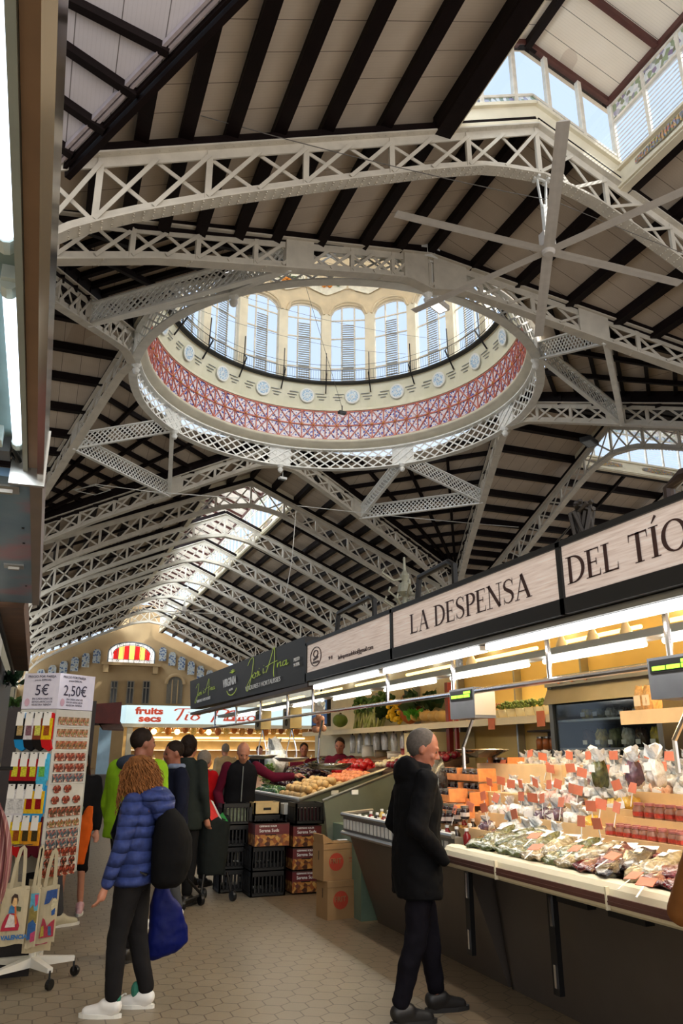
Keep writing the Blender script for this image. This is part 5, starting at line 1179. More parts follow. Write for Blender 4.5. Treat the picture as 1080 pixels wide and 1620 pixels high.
# lettuces
LEAF = film('lettuce_leaf', (120, 160, 70), (200, 220, 150), .15)
def lettuce(p, lab, s=1.0, m=None, n=26, seed=0):
    q = random.Random(seed); o = empty('lettuce', p); tag(o, lab, 'lettuce'); mb = MB()
    for k in range(n):
        a = q.uniform(0, 2*pi); e = q.uniform(.1, 1.3); d = Vector((cos(a)*cos(e), sin(a)*cos(e), sin(e))); t = Vector((-sin(a), cos(a), 0)); u = d.cross(t); r = .13*s
        pts = [d*r*.2, d*r*.7+t*r*.5+u*.02, d*r*1.1+t*r*.35, d*r*1.2, d*r*1.1-t*r*.35, d*r*.7-t*r*.5+u*.02]; mb.poly(pts)
    mb.build('leaves', m or LEAF, o); MB().lathe((0, 0, 0), [(.03*s, -.03), (.05*s, .03)], 8).build('heart', mat('lettuce_heart', (226, 226, 180), .5), o); return o
for i, (px, py) in enumerate(((413, 1228), (422, 1238), (430, 1222))): p = atX(px, py, 3.5); lettuce(p, 'pale green lettuce at the far left end of the counter, %s' % ['leftmost', 'lowest', 'beside the shopkeeper\'s hand'][i], 1.1, seed=i)
# ---------------------------------------------------------------- back shelves
bs = empty('back_shelf', (5.2, 9, 1.95)); tag(bs, 'long cream shelf on the back wall carrying vegetables and crates of herbs', 'shelf')
rel(bs, MB().box(5.0, 5.6, 6.5, 15, 1.93, 1.96).box(4.98, 5.0, 6.5, 15, 1.90, 1.98), 'board', CREAMP); 
for y in (6.9, 8.2, 9.6, 11, 12.5): rel(bs, MB().box(5.5, 5.6, y-.015, y+.015, 0.9, 2.6), 'wall_upright', INOX)
tag(MB().box(5.08, 5.14, 9.15, 9.23, 0, 2.5).box(5.02, 5.06, 8.85, 8.9, 0, 2.35).build('red_post', mat('dark_red_post', (120, 26, 26), .4)), 'dark red upright post between the two stalls', 'post')
CEL = film('celery_stalks', (170, 190, 110), (216, 222, 170), .12, sc=10); CELL = mat('celery_leaves', (70, 110, 44), .5, 0, .3, 20)
def celery(y, lab, lean, seed):
    q = random.Random(seed); o = empty('celery', (5.25, y, 1.96)); tag(o, lab, 'celery'); m = MB(); l = MB()
    for k in range(16):
        b = Vector((q.uniform(-.06, .06), q.uniform(-.07, .07), 0)); t = b+Vector((q.uniform(-.1, .15), q.uniform(-.16, .16)+lean, q.uniform(.38, .5))); m.tube([b, (b+t)/2+Vector((0, 0, .02)), t], [.022, .018, .01], 6)
        for j in range(4): e = t+Vector((q.uniform(-.05, .05), q.uniform(-.06, .06), q.uniform(-.08, .1))); l.ell(e, (.04, .05, .04), 6, 4)
    m.build('stalks', CEL, o, True); l.build('leaves', CELL, o, True)
for i, (px, nm) in enumerate(((565, 'leftmost'), (582, 'middle'), (598, 'rightmost'))): p = atX(px, 1150, 5.25); celery(p.y, 'bunch of pale celery leaning on the back shelf, %s of three' % nm, -.14, i)
DKG = mat('dark_green_leaves', (36, 66, 28), .5, 0, .3, 15)
def leafy(px, py, X, s, m, lab, nm='leafy_bundle', seed=0, cat='greens'):
    p = atX(px, py, X); q = random.Random(seed); o = empty(nm, p); tag(o, lab, cat); mb = MB()
    for k in range(60):
        a = q.uniform(0, 2*pi); d = Vector((cos(a)*.6, sin(a), q.uniform(.1, 1.2))).normalized()*s*q.uniform(.5, 1); t = d.cross(Vector((q.uniform(-1, 1), q.uniform(-1, 1), q.uniform(-1, 1)))).normalized()*s*.22
        mb.poly([d*.5, d*.85+t, d*1.15, d*.85-t])
    mb.build('leaves', m, o)
    if nm == 'hanging_plant': MB().tube([(0, 0, 0), (0, 0, 2.56-p.z)], .006, 5).build('hanging_cord', BLACK, o)
    return o
leafy(607, 1140, 5.25, .3, DKG, 'dark green leaf bundle right of the celery', seed=1); leafy(668, 1125, 5.3, .38, DKG, 'bank of dark green leaves behind the pumpkin', seed=2); leafy(655, 1139, 5.15, .2, mat('bright_green_leaf', (80, 160, 50), .5), 'bright green leaves hanging over the shelf edge', seed=3)
yf = empty('yellow_flowers', atX(628, 1132, 5.2)); tag(yf, 'bunch of bright yellow courgette flowers on the back shelf', 'flowers'); m = MB()
for k in range(45): m.ell((R_.uniform(-.1, .1), R_.uniform(-.22, .22), R_.uniform(-.1, .22)), (.04, .04, .035), 6, 4)
m.build('petals', mat('bright_yellow_petals', (226, 190, 40), .5, 0, .15, 20), yf, True)
def gourd(px, py, X, r, c, lab, sc=(1, 1, .8), nm='pumpkin'):
    p = atX(px, py, X); o = empty(nm, p); tag(o, lab, 'pumpkin'); mb = MB(); mb.ell((0, 0, 0), (r*sc[0], r*sc[1], r*sc[2]), 24, 10)
    for i, v in enumerate(mb.v): t = atan2(v[1], v[0]); k = 1-.08*abs(sin(4*t)); mb.v[i] = (v[0]*k, v[1]*k, v[2])
    mb.build('flesh', mat(lab[:18].replace(' ', '_'), c, .5, 0, .15, 12), o, True); MB().tube([(0, 0, r*sc[2]*.8), (.01, 0, r*sc[2]*1.15)], [.03, .02], 6).build('stem', mat('dry_stem', (120, 100, 60), .8), o)
gourd(648, 1120, 5.3, .24, (170, 92, 50), 'large cut orange-brown pumpkin on the back shelf', (.7, 1, 1)); gourd(538, 1140, 5.2, .15, (120, 150, 70), 'round pale green melon at the left end of back shelf')
for i, px in enumerate((660, 675, 688, 700)): gourd(px, 1133, 5.2, .11, (190, 160, 104), 'small beige squash on the back shelf, number %s from the red post' % ['four', 'three', 'two', 'one'][i], (1, 1.3, .7), 'squash')
# trays of green herbs in the yellow recess
for i in range(11):
    y = 6.85+.18*i; hx_ = .02*i
    o = empty('cress_pot', (5.15+.0, y, 1.96)); tag(o, 'clear pot of %s on the lit back shelf' % ('green cress' if i < 7 else 'reddish sprouts'), 'pot', 'clear pots of sprouts on the lit shelf'); MB().lathe((0, 0, 0), [(.05, 0), (.075, .12)], 10).build('clear_cup', mat('milky_cup', (206, 200, 180), .2), o, True)
    m = MB()
    for k in range(40): a_ = R_.uniform(0, 6.3); rr = R_.uniform(0, .1); m.ell((rr*cos(a_), rr*sin(a_), .13+R_.uniform(0, .07)), .017, 5, 3)
    m.build('sprouts', mat('cress_green', (84, 104, 40), .5, 0, .3, 40) if i < 7 else mat('sprout_red', (146, 96, 60), .5, 0, .3, 40), o, True)
for i, (px, py) in enumerate(((777, 1143), (855, 1137))):
    p = atX(px, py, 4.97); o = empty('price_card', p); tag(o, 'orange card hanging from the back shelf edge, %s one' % ['left', 'right'][i], 'price card'); MB().box(-.002, .002, -.07, .07, -.08, .08).build('card', CARD, o)
# refrigerated cabinet
fr = empty('refrigerated_cabinet', (5.2, 5.9, 0)); tag(fr, 'steel refrigerated display cabinet with glass shelves against the yellow wall', 'cabinet')
y0, y1 = 5.0, 6.5
rel(fr, MB().box(4.75, 5.55, y1-.06, y1, .9, 2.3).box(4.75, 5.55, y0, y0+.06, .9, 2.3).box(5.5, 5.55, y0, y1, .9, 2.3).box(4.75, 5.55, y0, y1, .85, .92), 'body', mat('dark_steel_body', (92, 94, 92), .35, .6))
rel(fr, MB().box(4.72, 5.5, y0, y1, 2.22, 2.32).hexa([(4.68, y0, 2.05), (4.72, y0, 2.05), (4.72, y1, 2.05), (4.68, y1, 2.05), (4.76, y0, 2.22), (4.8, y0, 2.22), (4.8, y1, 2.22), (4.76, y1, 2.22)]), 'steel_hood', INOX)
for z in (1.62, 1.88): rel(fr, MB().box(4.8, 5.5, y0+.06, y1-.06, z, z+.02), 'shelf', INOX)
rel(fr, MB().box(4.775, 4.78, y0+.06, y1-.06, .95, 2.05), 'glass_door', glassmat('cabinet_glass', (225, 230, 230), .05))
for k in range(3): rel(fr, MB().tube([(4.70, y1-.25-.2*k, 2.27), (4.715, y1-.25-.2*k, 2.27)], .03, 8), 'indicator', mat('orange_knob', (222, 130, 60), .4))
for i in range(14):
    y = y0+.15+(i % 7)*.18; z = 1.64 if i < 7 else 1.9; o = empty('packet', (5.0, y, z)); c = [(96, 100, 60), (170, 150, 60), (60, 40, 30), (200, 196, 180)][i*5 % 4]; b = bag_mesh(i+60, .1, .12, .17 if z < 1.7 else .1); cn_ = ['olive', 'golden', 'dark brown', 'off-white'][i*5 % 4]
    b.build('wrapping', film('packet_film_%d' % (i*5 % 4), c, tuple(min(255, int(v*1.4)) for v in c), .2), o, True); MB().box(-.062, -.058, -.03, .03, .03, .07).build('paper_label', LBL, o); tag(o, '%s packet on the %s shelf inside the steel cabinet' % (cn_, 'lower' if z < 1.7 else 'upper'), 'packet', '%s packets on the %s cabinet shelf' % (cn_, 'lower' if z < 1.7 else 'upper'))
# dark shelf of jars under the back shelf
ds = empty('spice_rack', (5.45, 7.2, 1.5)); tag(ds, 'dark rack with rows of orange and amber jars left of the steel cabinet', 'rack')
rel(ds, MB().box(5.3, 5.6, 6.6, 7.7, 1.38, 1.41).box(5.3, 5.6, 6.6, 7.7, 1.6, 1.63).box(5.3, 5.6, 6.6, 7.7, 1.82, 1.84).box(5.58, 5.6, 6.6, 7.7, 1.3, 1.84), 'shelves', mat('dark_shelf', (46, 28, 20), .6))
aj = None
for i in range(16):
    y = 6.7+.125*(i % 8); z = 1.41 if i < 8 else 1.63
    if aj is None: aj = empty('spice_jar', (0, 0, 0)); MB().lathe((0, 0, 0), [(0, 0), (.045, 0), (.045, .1), (.03, .12)], 10).build('glass_body', mat('amber_spice', (190, 110, 60), .3, 0, .2), aj, True); MB().lathe((0, 0, .12), [(.035, 0), (.035, .02), (0, .02)], 10).build('lid', SL_, aj); o = aj
    else: o = copy_tree(aj)
    o.location = (5.38, y, z); tag(o, 'amber spice jar on the %s board of the dark rack' % ('lower' if i < 8 else 'upper'), 'jar', 'amber jars on the %s rack board' % ('lower' if i < 8 else 'upper'))
# wooden shelf and paper sacks at right edge
ws_ = empty('wall_shelf', (4.3, 4.0, 1.83)); tag(ws_, 'pale wooden shelf at right edge holding two paper sacks', 'shelf'); pw = atX(1008, 1128, 4.3)
rel(ws_, MB().box(4.15, 5.55, 2.6, pw.y, pw.z-.05, pw.z).box(4.13, 4.15, 2.6, pw.y, pw.z-.09, pw.z+.01), 'board', WOODT); rel(ws_, MB().box(5.35, 5.55, pw.y-.08, pw.y-.02, 0, pw.z-.05), 'leg', WOODT)
for i, px in enumerate((1018, 1032)):
    p = atX(px, 1115, 4.35); o = empty('paper_sack', (p.x, p.y, pw.z)); tag(o, 'upright paper sack on the right-hand wooden shelf, %s one' % ['left', 'right'][i], 'sack'); b = bag_mesh(70+i, .12, .1, .2); b.build('sack', mat('kraft_print', (206, 168, 116), .6, 0, .25, 40), o, True); MB().box(-.063, -.06, -.035, .035, .05, .13).build('printed_label', mat('cream_label', (232, 220, 190), .5), o)
# cabinet of drawers, fridge, screen in the vegetable stall
dc = empty('drawer_cabinet', (5.2, 11, 0)); tag(dc, 'cream wooden drawer cabinet on the back wall of the vegetable stall', 'cabinet')
CRC = mat('cream_cabinet', (206, 194, 150), .5, 0, .05)
rel(dc, MB().box(5.05, 5.58, 10.4, 13.2, .9, 1.45), 'body', CRC); rel(dc, MB().box(5.0, 5.58, 10.35, 13.25, 1.45, 1.48), 'worktop', WHITE)
for k in range(4): d_ = rel(dc, MB().box(5.03, 5.05, 10.5+.68*k, 11.1+.68*k, 1.18, 1.42), 'drawer', mat('cream_drawer', (214, 204, 162), .45)); rel(dc, MB().ell((5.02, 10.8+.68*k, 1.3), .025, 8, 5), 'knob', BLACK, parent=dc)
wc = empty('tall_cupboard', (5.2, 9.9, 0)); tag(wc, 'tall cream cupboard with green stickers behind the dark-coated man', 'cupboard')
rel(wc, MB().box(4.95, 5.58, 9.35, 10.25, .5, 1.86), 'body', CRC); rel(wc, MB().box(4.94, 4.95, 9.4, 10.2, .55, 1.82), 'door', mat('cream_drawer', (214, 204, 162), .45))
rel(wc, MB().box(4.93, 4.94, 9.62, 9.76, 1.42, 1.68).box(4.93, 4.94, 10.0, 10.12, 1.42, 1.68), 'green_sticker', mat('dark_green_sticker', (60, 104, 72), .5)); rel(wc, MB().box(4.93, 4.94, 9.82, 9.94, 1.42, 1.74), 'white_sticker', LBL)
tv = empty('screen', atX(505, 1124, 4.6)); tag(tv, 'dark flat screen hanging over the vegetable stall showing bluish windows', 'screen')
MB().box(0, .06, -.42, .42, -.28, .28).build('bezel', BLACK, tv); MB().box(-.005, 0, -.38, .38, -.24, .24).build('display', mat('blue_display', (30, 50, 80), .2, 0, 0, emit=.35, ecol=(70, 110, 160)), tv); MB().box(-.008, -.005, -.1, .2, -.05, .15).box(-.008, -.005, -.34, -.16, .02, .12).build('bright_windows', mat('bright_display', (130, 170, 200), .2, 0, 0, emit=.5), tv); MB().bar((.03, 0, .28), (.03, 0, .9), .03, .03).build('hanger', BLACK, tv)
# kitchen things on the drawer worktop
for i, (y, c, r, h) in enumerate(((10.7, (150, 40, 40), .13, .16), (11.15, (220, 216, 206), .15, .12), (11.7, (100, 84, 60), .12, .14), (12.3, (230, 230, 228), .1, .22))):
    o = empty('container', (5.25, y, 1.48)); tag(o, ['red cooking pot on the cream drawer cabinet', 'crumpled white bag on the cream drawer cabinet', 'brown basket on the cream drawer cabinet', 'tall white tub on the cream drawer cabinet'][i], 'container'); MB().lathe((0, 0, 0), [(r*.8, 0), (r, h*.3), (r, h), (r*.9, h), (0, h*.95)], 14).build('body', mat('cont_%d' % i, c, .4), o, True); MB().lathe((0, 0, h), [(r*1.03, -.01), (r*1.05, .01), (r*.9, .015)], 14, closed=False).build('rim', mat('contrim_%d' % i, tuple(int(v*.8) for v in c), .4), o)
# hanging utensils and plastic bags between shelf and cabinet
for i in range(9):
    y = 10.3+.35*i; o = empty('hanging_bag', (5.3, y, 1.92)); tag(o, 'translucent roll bag hanging under the vegetable shelf', 'bag', 'translucent bags under the vegetable shelf'); b = bag_mesh(80+i, .08, .16, .3); b.xf(Matrix.Translation((0, 0, -.33))); b.build('film', CLEARF, o, True); MB().tube([(0, 0, -.04), (0, 0, 0)], .01, 5).build('hook', BLACK, o)
# round hanging scales of the vegetable stall
for i, (px, py, X) in enumerate(((416, 1140, 3.2), (462, 1137, 3.2))):
    p = atX(px, py, X); o = empty('dial_scale', p); tag(o, 'brass-coloured hanging dial scale with steel pan, %s of two' % ['left', 'right'][i], 'scale'); MB().box(-.08, .08, -.17, .17, -.13, .14).build('body', mat('brass_body', (150, 130, 80), .4, .3), o); MB().box(-.088, -.08, -.08, .08, .02, .09).build('display', BLACK, o)
    m = MB(); m.tube([(-.082, .04*cos(a_*pi/6), -.05+.04*sin(a_*pi/6)) for a_ in range(13)], .008, 5); m.build('dial', BLACK, o)
    m = MB(); 
    for s in (-1, 1): m.tube([(0, 0, -.13), (0, s*.22, -.42), (0, s*.22, -.5)], .009, 5)
    m.tube([(0, 0, .14), (0, 0, 2.02-p.z)], .012, 5); m.build('chain', CHROME, o); MB().lathe((0, 0, -.5), [(0, -.06), (.16, -.05), (.24, 0), (.23, 0), (.15, -.04), (0, -.05)], 18).build('pan', INOX, o, True)
p = atX(512, 1160, 3.2); o = empty('hanging_scale_hook', p); tag(o, 'curved chrome hook scale with shallow pan above the peppers', 'scale'); MB().tube([(0, .05, .15), (0, .16, -.05), (0, .18, -.3), (0, .08, -.42), (0, -.2, -.44)], .014, 6).build('hook', CHROME, o); MB().lathe((0, -.15, -.36), [(0, -.06), (.2, -.05), (.3, .02), (.29, .02), (.19, -.04), (0, -.05)], 18).build('pan', glassmat('clear_pan', (190, 190, 186), .2), o, True)
p = atX(504, 1142, 3.25); o = empty('garlic_net', p); tag(o, 'net of pinkish garlic hanging from the rail by a white knot', 'net bag'); m = MB()
for k in range(14): m.ell((R_.uniform(-.05, .05), R_.uniform(-.09, .09), R_.uniform(-.1, .08)), .04, 8, 5)
m.build('bulbs', mat('pink_garlic', (206, 150, 120), .5, 0, .15, 30), o, True); tuft_mesh(3, .14).xf(Matrix.Translation((0, 0, .08))).build('white_knot', CLEARF, o); MB().tube([(0, 0, .15), (0, 0, 2.03-p.z)], .006, 5).build('string', WHITE, o)
p = atX(437, 1212, 3.6); o = empty('plastic_bag', p); tag(o, 'crumpled white plastic bag held over the vegetables by the shopkeeper', 'plastic bag'); b = bag_mesh(91, .34, .42, .34); b.xf(Matrix.Translation((0, 0, -.1))); b.build('film', CLEARF, o, True); tuft_mesh(9, .2).xf(Matrix.Translation((0, .1, .2))).build('handles', CLEARF, o)
# ---------------------------------------------------------------- cartons and crates on the floor
KR = mat('kraft_cardboard', (150, 116, 76), .75, 0, .08, 5); KR2 = mat('kraft_cardboard_inside', (120, 92, 60), .8); PRR = mat('red_print', (176, 62, 40), .7, 0, .05)
_t = text
def text_on(o, s, size, M4, m, **k): q = _t(s, 'lettering', size, o.matrix_basis @ M4, m, o, **k); return q
def carton(base, rz, w, d, h, label, opened=False):
    o = empty('cardboard_box', base, rz); tag(o, label, 'cardboard box', 'brown cartons'); MB().box(0, w, 0, d, 0, h).build('body', KR, o); cxp = w*.3
    m = MB(); m.poly([(cxp+.085*cos(2*pi*k/24), -.002, h*.5+.085*sin(2*pi*k/24)) for k in range(24)]); m.build('round_red_stamp', PRR, o)
    text_on(o, 'FRIT', .07, onY(cxp-.075, -.005, h*.46), KR)
    MB().box(w*.6, w*.9, -.002, -.001, h*.56, h*.60).box(w*.6, w*.85, -.002, -.001, h*.48, h*.50).build('faint_red_lines', mat('faint_red_print', (150, 84, 56), .7), o); MB().box(w*.78, w*.88, -.004, -.002, h*.2, h*.42).build('white_ticket', LBL, o)
    m = MB(); m.box(-.003, 0, d*.42, d*.45, h*.55, h*.8); m.build('hand_slot', BLACK, o); MB().box(-.002, w+.002, -.003, .0, h*.84, h*.846).build('lid_seam', KR2, o)
    if opened:
        m = MB(); m.hexa([(.0, 0, h), (.12, 0, h+.02), (.12, d*.9, h+.02), (0, d*.9, h), (-.01, .0, h+.09), (.0, 0, h+.095), (.0, d*.9, h+.095), (-.01, d*.9, h+.09)]); m.poly([(.02, .02, h+.002), (w-.02, .02, h+.012), (w-.02, d-.02, h+.01), (.02, d-.02, h+.002)]); m.build('flap', KR, o)
        MB().box(w*.5, w*.72, d*.5, d*.7, h+.014, h+.02).build('folded_paper', LBL, o)
    return o
rzb = atan2(.62, .48)*.55
carton((2.90, 7.86, 0), .10, .50, .26, .35, 'lower brown carton with round red stamp standing on the floor'); carton((2.87, 7.90, .352), .12, .49, .25, .345, 'upper brown carton with open flap stacked on the lower one', True)
PIC = N('fruit_picture_print', .5); pz_ = PIC.xyz('Generated'); v9 = PIC.t.nodes.new('ShaderNodeTexVoronoi'); v9.inputs['Scale'].default_value = 26; PIC.t.links.new(PIC.tc.outputs['Object'], v9.inputs['Vector'])
sc9 = PIC.t.nodes.new('ShaderNodeSeparateColor'); PIC.t.links.new(v9.outputs['Color'], sc9.inputs[0]); lowc = PIC.ramp(sc9.outputs[0], [(0, (60, 30, 20)), (.35, (150, 84, 40)), (.6, (190, 140, 70)), (.8, (90, 40, 50)), (1, (200, 160, 90))])
PIC.col(PIC.mix(PIC.math('GREATER_THAN', pz_[2], .5), lowc, (96, 34, 38)))
def fcarton(x, y, z, label, w=.36, d=.30, h=.235, rz=0, tops=None):
    o = empty('fruit_carton', (x, y, z), rz); tag(o, label, 'carton', 'maroon printed fruit cartons'); MB().box(0, w, 0, d, 0, h).build('body', PIC.m, o)
    text_on(o, 'Serena Suds', .05, onY(.05, -.004, h*.62), WLET); text_on(o, 'GERMANS SOLER', .028, onY(.05, -.004, h*.84), WLET); MB().box(w*.3, w*.62, -.003, -.001, h*.47, h*.52).build('dark_strip', BLACK, o); MB().box(-.002, w+.002, -.002, d+.002, h-.012, h).build('rim', mat('brown_rim', (60, 34, 30), .6), o); return o
for i in range(3): fcarton(3.0, 9.33, .02+i*.25, 'printed maroon fruit carton in the right-hand stack, %s' % ['bottom one', 'middle one', 'upper one'][i])
BKP = mat('black_crate_plastic', (20, 20, 22), .5)
def crate(x, y, z, w, d, h, label, rz=0, content=None):
    o = empty('black_crate', (x, y, z), rz); tag(o, label, 'crate', 'black plastic crates'); m = MB()
    for (x0, x1, y0, y1) in ((0, w, 0, .02), (0, w, d-.02, d), (0, .02, 0, d), (w-.02, w, 0, d)):
        m.box(x0, x1, y0, y1, 0, .04); m.box(x0, x1, y0, y1, h-.05, h)
        ln = max(x1-x0, y1-y0); k = int(ln/.045)
        for q in range(k+1):
            if x1-x0 > y1-y0: m.box(x0+q*.045, x0+q*.045+.016, y0, y1, .03, h-.04)
            else: m.box(x0, x1, y0+q*.045, y0+q*.045+.016, .03, h-.04)
    m.box(0, w, 0, d, 0, .01); m.build('crate', BKP, o); MB().box(.05, w-.05, .05, d-.05, .012, h*.75 if content else h*.3).build('liner', content or BLACK, o); return o
crate(3.02, 9.30, .77, .36, .32, .24, 'black crate of dark fruit topping the right-hand carton stack', content=mat('dark_plums', (60, 20, 30), .4, 0, .5, 30))
for i in range(2): crate(2.5, 9.35, .0+i*.27, .42, .36, .265, 'black plastic crate in the middle stack, %s' % ['on the floor', 'second up'][i])
fcarton(2.52, 9.3, .545, 'printed maroon fruit carton on top of the black crates', .42, .32, .25)
for i in range(4): crate(2.22, 9.75, i*.25, .36, .34, .245, 'black crate in the tall left-hand stack, %s' % ['bottom', 'second', 'third', 'topmost'][i], content=mat('pale_leafy_scrap', (150, 160, 130), .6, 0, .4, 20) if i == 3 else None)
o = empty('wooden_crate', (2.62, 9.75, .86)); tag(o, 'pale open wooden fruit box resting on the stacks', 'crate'); m = MB(); m.box(0, .34, 0, .02, 0, .14).box(0, .34, .28, .3, 0, .14).box(0, .02, 0, .3, 0, .14).box(.32, .34, 0, .3, 0, .14).box(0, .34, 0, .3, 0, .01); m.build('box', mat('poplar_wood', (206, 180, 130), .7, 0, .1, 12), o); MB().box(.12, .22, -.003, 0, .05, .08).build('hand_hole', BLACK, o)
crate(2.6, 9.7, .6, .36, .34, .255, 'black crate under the pale wooden fruit box')
o = empty('foam_box', (2.98, 9.66, .86)); tag(o, 'white foam box lying open beside the wooden crate', 'box'); m = MB(); m.box(0, .3, 0, .26, 0, .12); m.build('body', mat('grey_white_foam', (186, 188, 186), .7), o); MB().box(.02, .28, .02, .24, .12, .125).build('film_cover', CLEARF, o)
crate(2.98, 9.66, .6, .34, .3, .255, 'black crate under the white foam box')
crate(2.98, 9.66, .0, .34, .3, .59, 'tall black bin behind the maroon cartons')
crate(2.6, 9.74, .0, .36, .3, .59, 'tall black bin behind the middle crates')

for k_, o_ in list(PROTO.items()):
    if k_ not in FIRST:
        for c_ in list(o_.children): bpy.data.objects.remove(c_)
        bpy.data.objects.remove(o_)
# ================================================================ people
def remesh(mb, name, m, parent, vox, smooth=3, disp=0, dscale=.1):
    me = bpy.data.meshes.new(name); me.from_pydata(mb.v, [], mb.f); o = bpy.data.objects.new(name, me); COL.objects.link(o)
    r = o.modifiers.new('r', 'REMESH'); r.mode = 'VOXEL'; r.voxel_size = vox
    if smooth: s = o.modifiers.new('s', 'SMOOTH'); s.iterations = smooth; s.factor = .5
    if disp:
        t = bpy.data.textures.new(name+'_folds', 'CLOUDS'); t.noise_scale = dscale; d = o.modifiers.new('d', 'DISPLACE'); d.texture = t; d.strength = disp; d.mid_level = .5
    dg = bpy.context.evaluated_depsgraph_get(); me2 = bpy.data.meshes.new_from_object(o.evaluated_get(dg)); bpy.data.objects.remove(o); bpy.data.meshes.remove(me)
    me2.name = name; me2.materials.clear(); me2.materials.append(m); me2.polygons.foreach_set('use_smooth', [True]*len(me2.polygons))
    o = bpy.data.objects.new(name, me2); COL.objects.link(o); o.parent = parent; return o
def cap(mb, a, b, ra, rb, n=12):
    a = Vector(a); b = Vector(b); d = (b-a).normalized(); pts = []; rs = []
    for k in (-1, -.7, -.35, 0): pts.append(a+d*ra*k); rs.append(max(.002, ra*sqrt(max(0, 1-k*k))))
    for k in (0, .35, .7, 1): pts.append(b+d*rb*k); rs.append(max(.002, rb*sqrt(max(0, 1-k*k))))
    mb.tube(pts, rs, n)
def loft(mb, rings, n=20):  # rings (z, rx, ry, cx, cy)
    n0 = len(mb.v)
    for (z, rx, ry, cx_, cy_) in rings:
        for j in range(n):
            t = 2*pi*j/n; e = .85; mb.v.append((cx_+math.copysign(abs(cos(t))**e, cos(t))*rx, cy_+math.copysign(abs(sin(t))**e, sin(t))*ry, z))
    for i in range(len(rings)-1):
        for j in range(n): a = n0+i*n; mb.face((a+j, a+(j+1) % n, a+n+(j+1) % n, a+n+j))
    mb.face([n0+j for j in range(n)][::-1]); mb.face([n0+(len(rings)-1)*n+j for j in range(n)])
SKIN = N('warm_skin', .5); sn = SKIN.noise(20, 4); SKIN.col(SKIN.mix(sn, (176, 116, 92), (204, 146, 120))); SKIN.b.inputs['Subsurface Weight'].default_value = .08
SKIND = N('tanned_skin', .5); sn = SKIND.noise(20, 4); SKIND.col(SKIND.mix(sn, (128, 76, 58), (160, 102, 80)))
def hand(mb, w, d, curl, side, s=1.0):
    """w wrist, d direction of the hand, curl = direction fingers bend towards, side = thumb side"""
    w = Vector(w); d = Vector(d).normalized(); curl = Vector(curl); curl = (curl-d*curl.dot(d)).normalized(); th = d.cross(curl)*side
    cap(mb, w+d*.02*s, w+d*.075*s, .026*s, .032*s, 10)
    for i, (o, L_) in enumerate(((.030, .070), (.010, .080), (-.010, .074), (-.028, .058))):
        b = w+d*.085*s+th*o*s; k = b+d*L_*.45*s+curl*.012*s; t = k+(d*.85+curl*.45).normalized()*L_*.35*s; t2 = t+(curl*.7+d*.6).normalized()*L_*.25*s
        cap(mb, w+d*.05*s+th*o*.8*s, b, .011*s, .0105*s, 8); cap(mb, b, k, .0105*s, .0095*s, 8); cap(mb, k, t, .0095*s, .0085*s, 8); cap(mb, t, t2, .0085*s, .0075*s, 8)
    b = w+d*.03*s+th*.026*s; k = b+(th*.8+d*.7+curl*.3).normalized()*.035*s; t = k+(d+curl*.5+th*.2).normalized()*.032*s; cap(mb, b, k, .014*s, .0115*s, 8); cap(mb, k, t, .0115*s, .009*s, 8)
def head(mb, M_, s=1.0, bald=False):
    """closed head surface in its own frame: +y face, origin at the skull centre; M_ places it"""
    t = MB(); t.ell((0, -.012, .018), (.077, .098, .098), 20, 14)
    loft(t, [(-.125, .022, .02, 0, .055), (-.118, .034, .034, 0, .05), (-.09, .052, .06, 0, .028), (-.05, .064, .078, 0, .012), (0, .070, .084, 0, .004), (.03, .070, .088, 0, 0)], 18)
    t.ell((0, .066, -.112), (.02, .02, .016), 10, 6)                                      # chin
    cap(t, (0, .086, .010), (0, .108, -.026), .009, .012, 10); t.ell((.011, .096, -.032), (.008, .010, .007), 8, 5); t.ell((-.011, .096, -.032), (.008, .010, .007), 8, 5)  # nose
    t.ell((0, .082, .026), (.048, .014, .010), 12, 6)                                     # brow
    t.ell((0, .088, -.060), (.024, .010, .006), 10, 5); t.ell((0, .086, -.072), (.021, .011, .007), 10, 5)  # lips
    for sx in (-1, 1):
        t.ell((sx*.074, -.012, -.012), (.010, .021, .034), 10, 6); t.ell((sx*.077, -.010, -.030), (.008, .012, .013), 8, 5); t.ell((sx*.042, .062, -.030), (.022, .022, .022), 10, 6)
    i0 = len(mb.v); off = len(mb.v); mb.v += [tuple(M_ @ (Vector(v)*s)) for v in t.v]
    for f in t.f: mb.face([i+off for i in f])
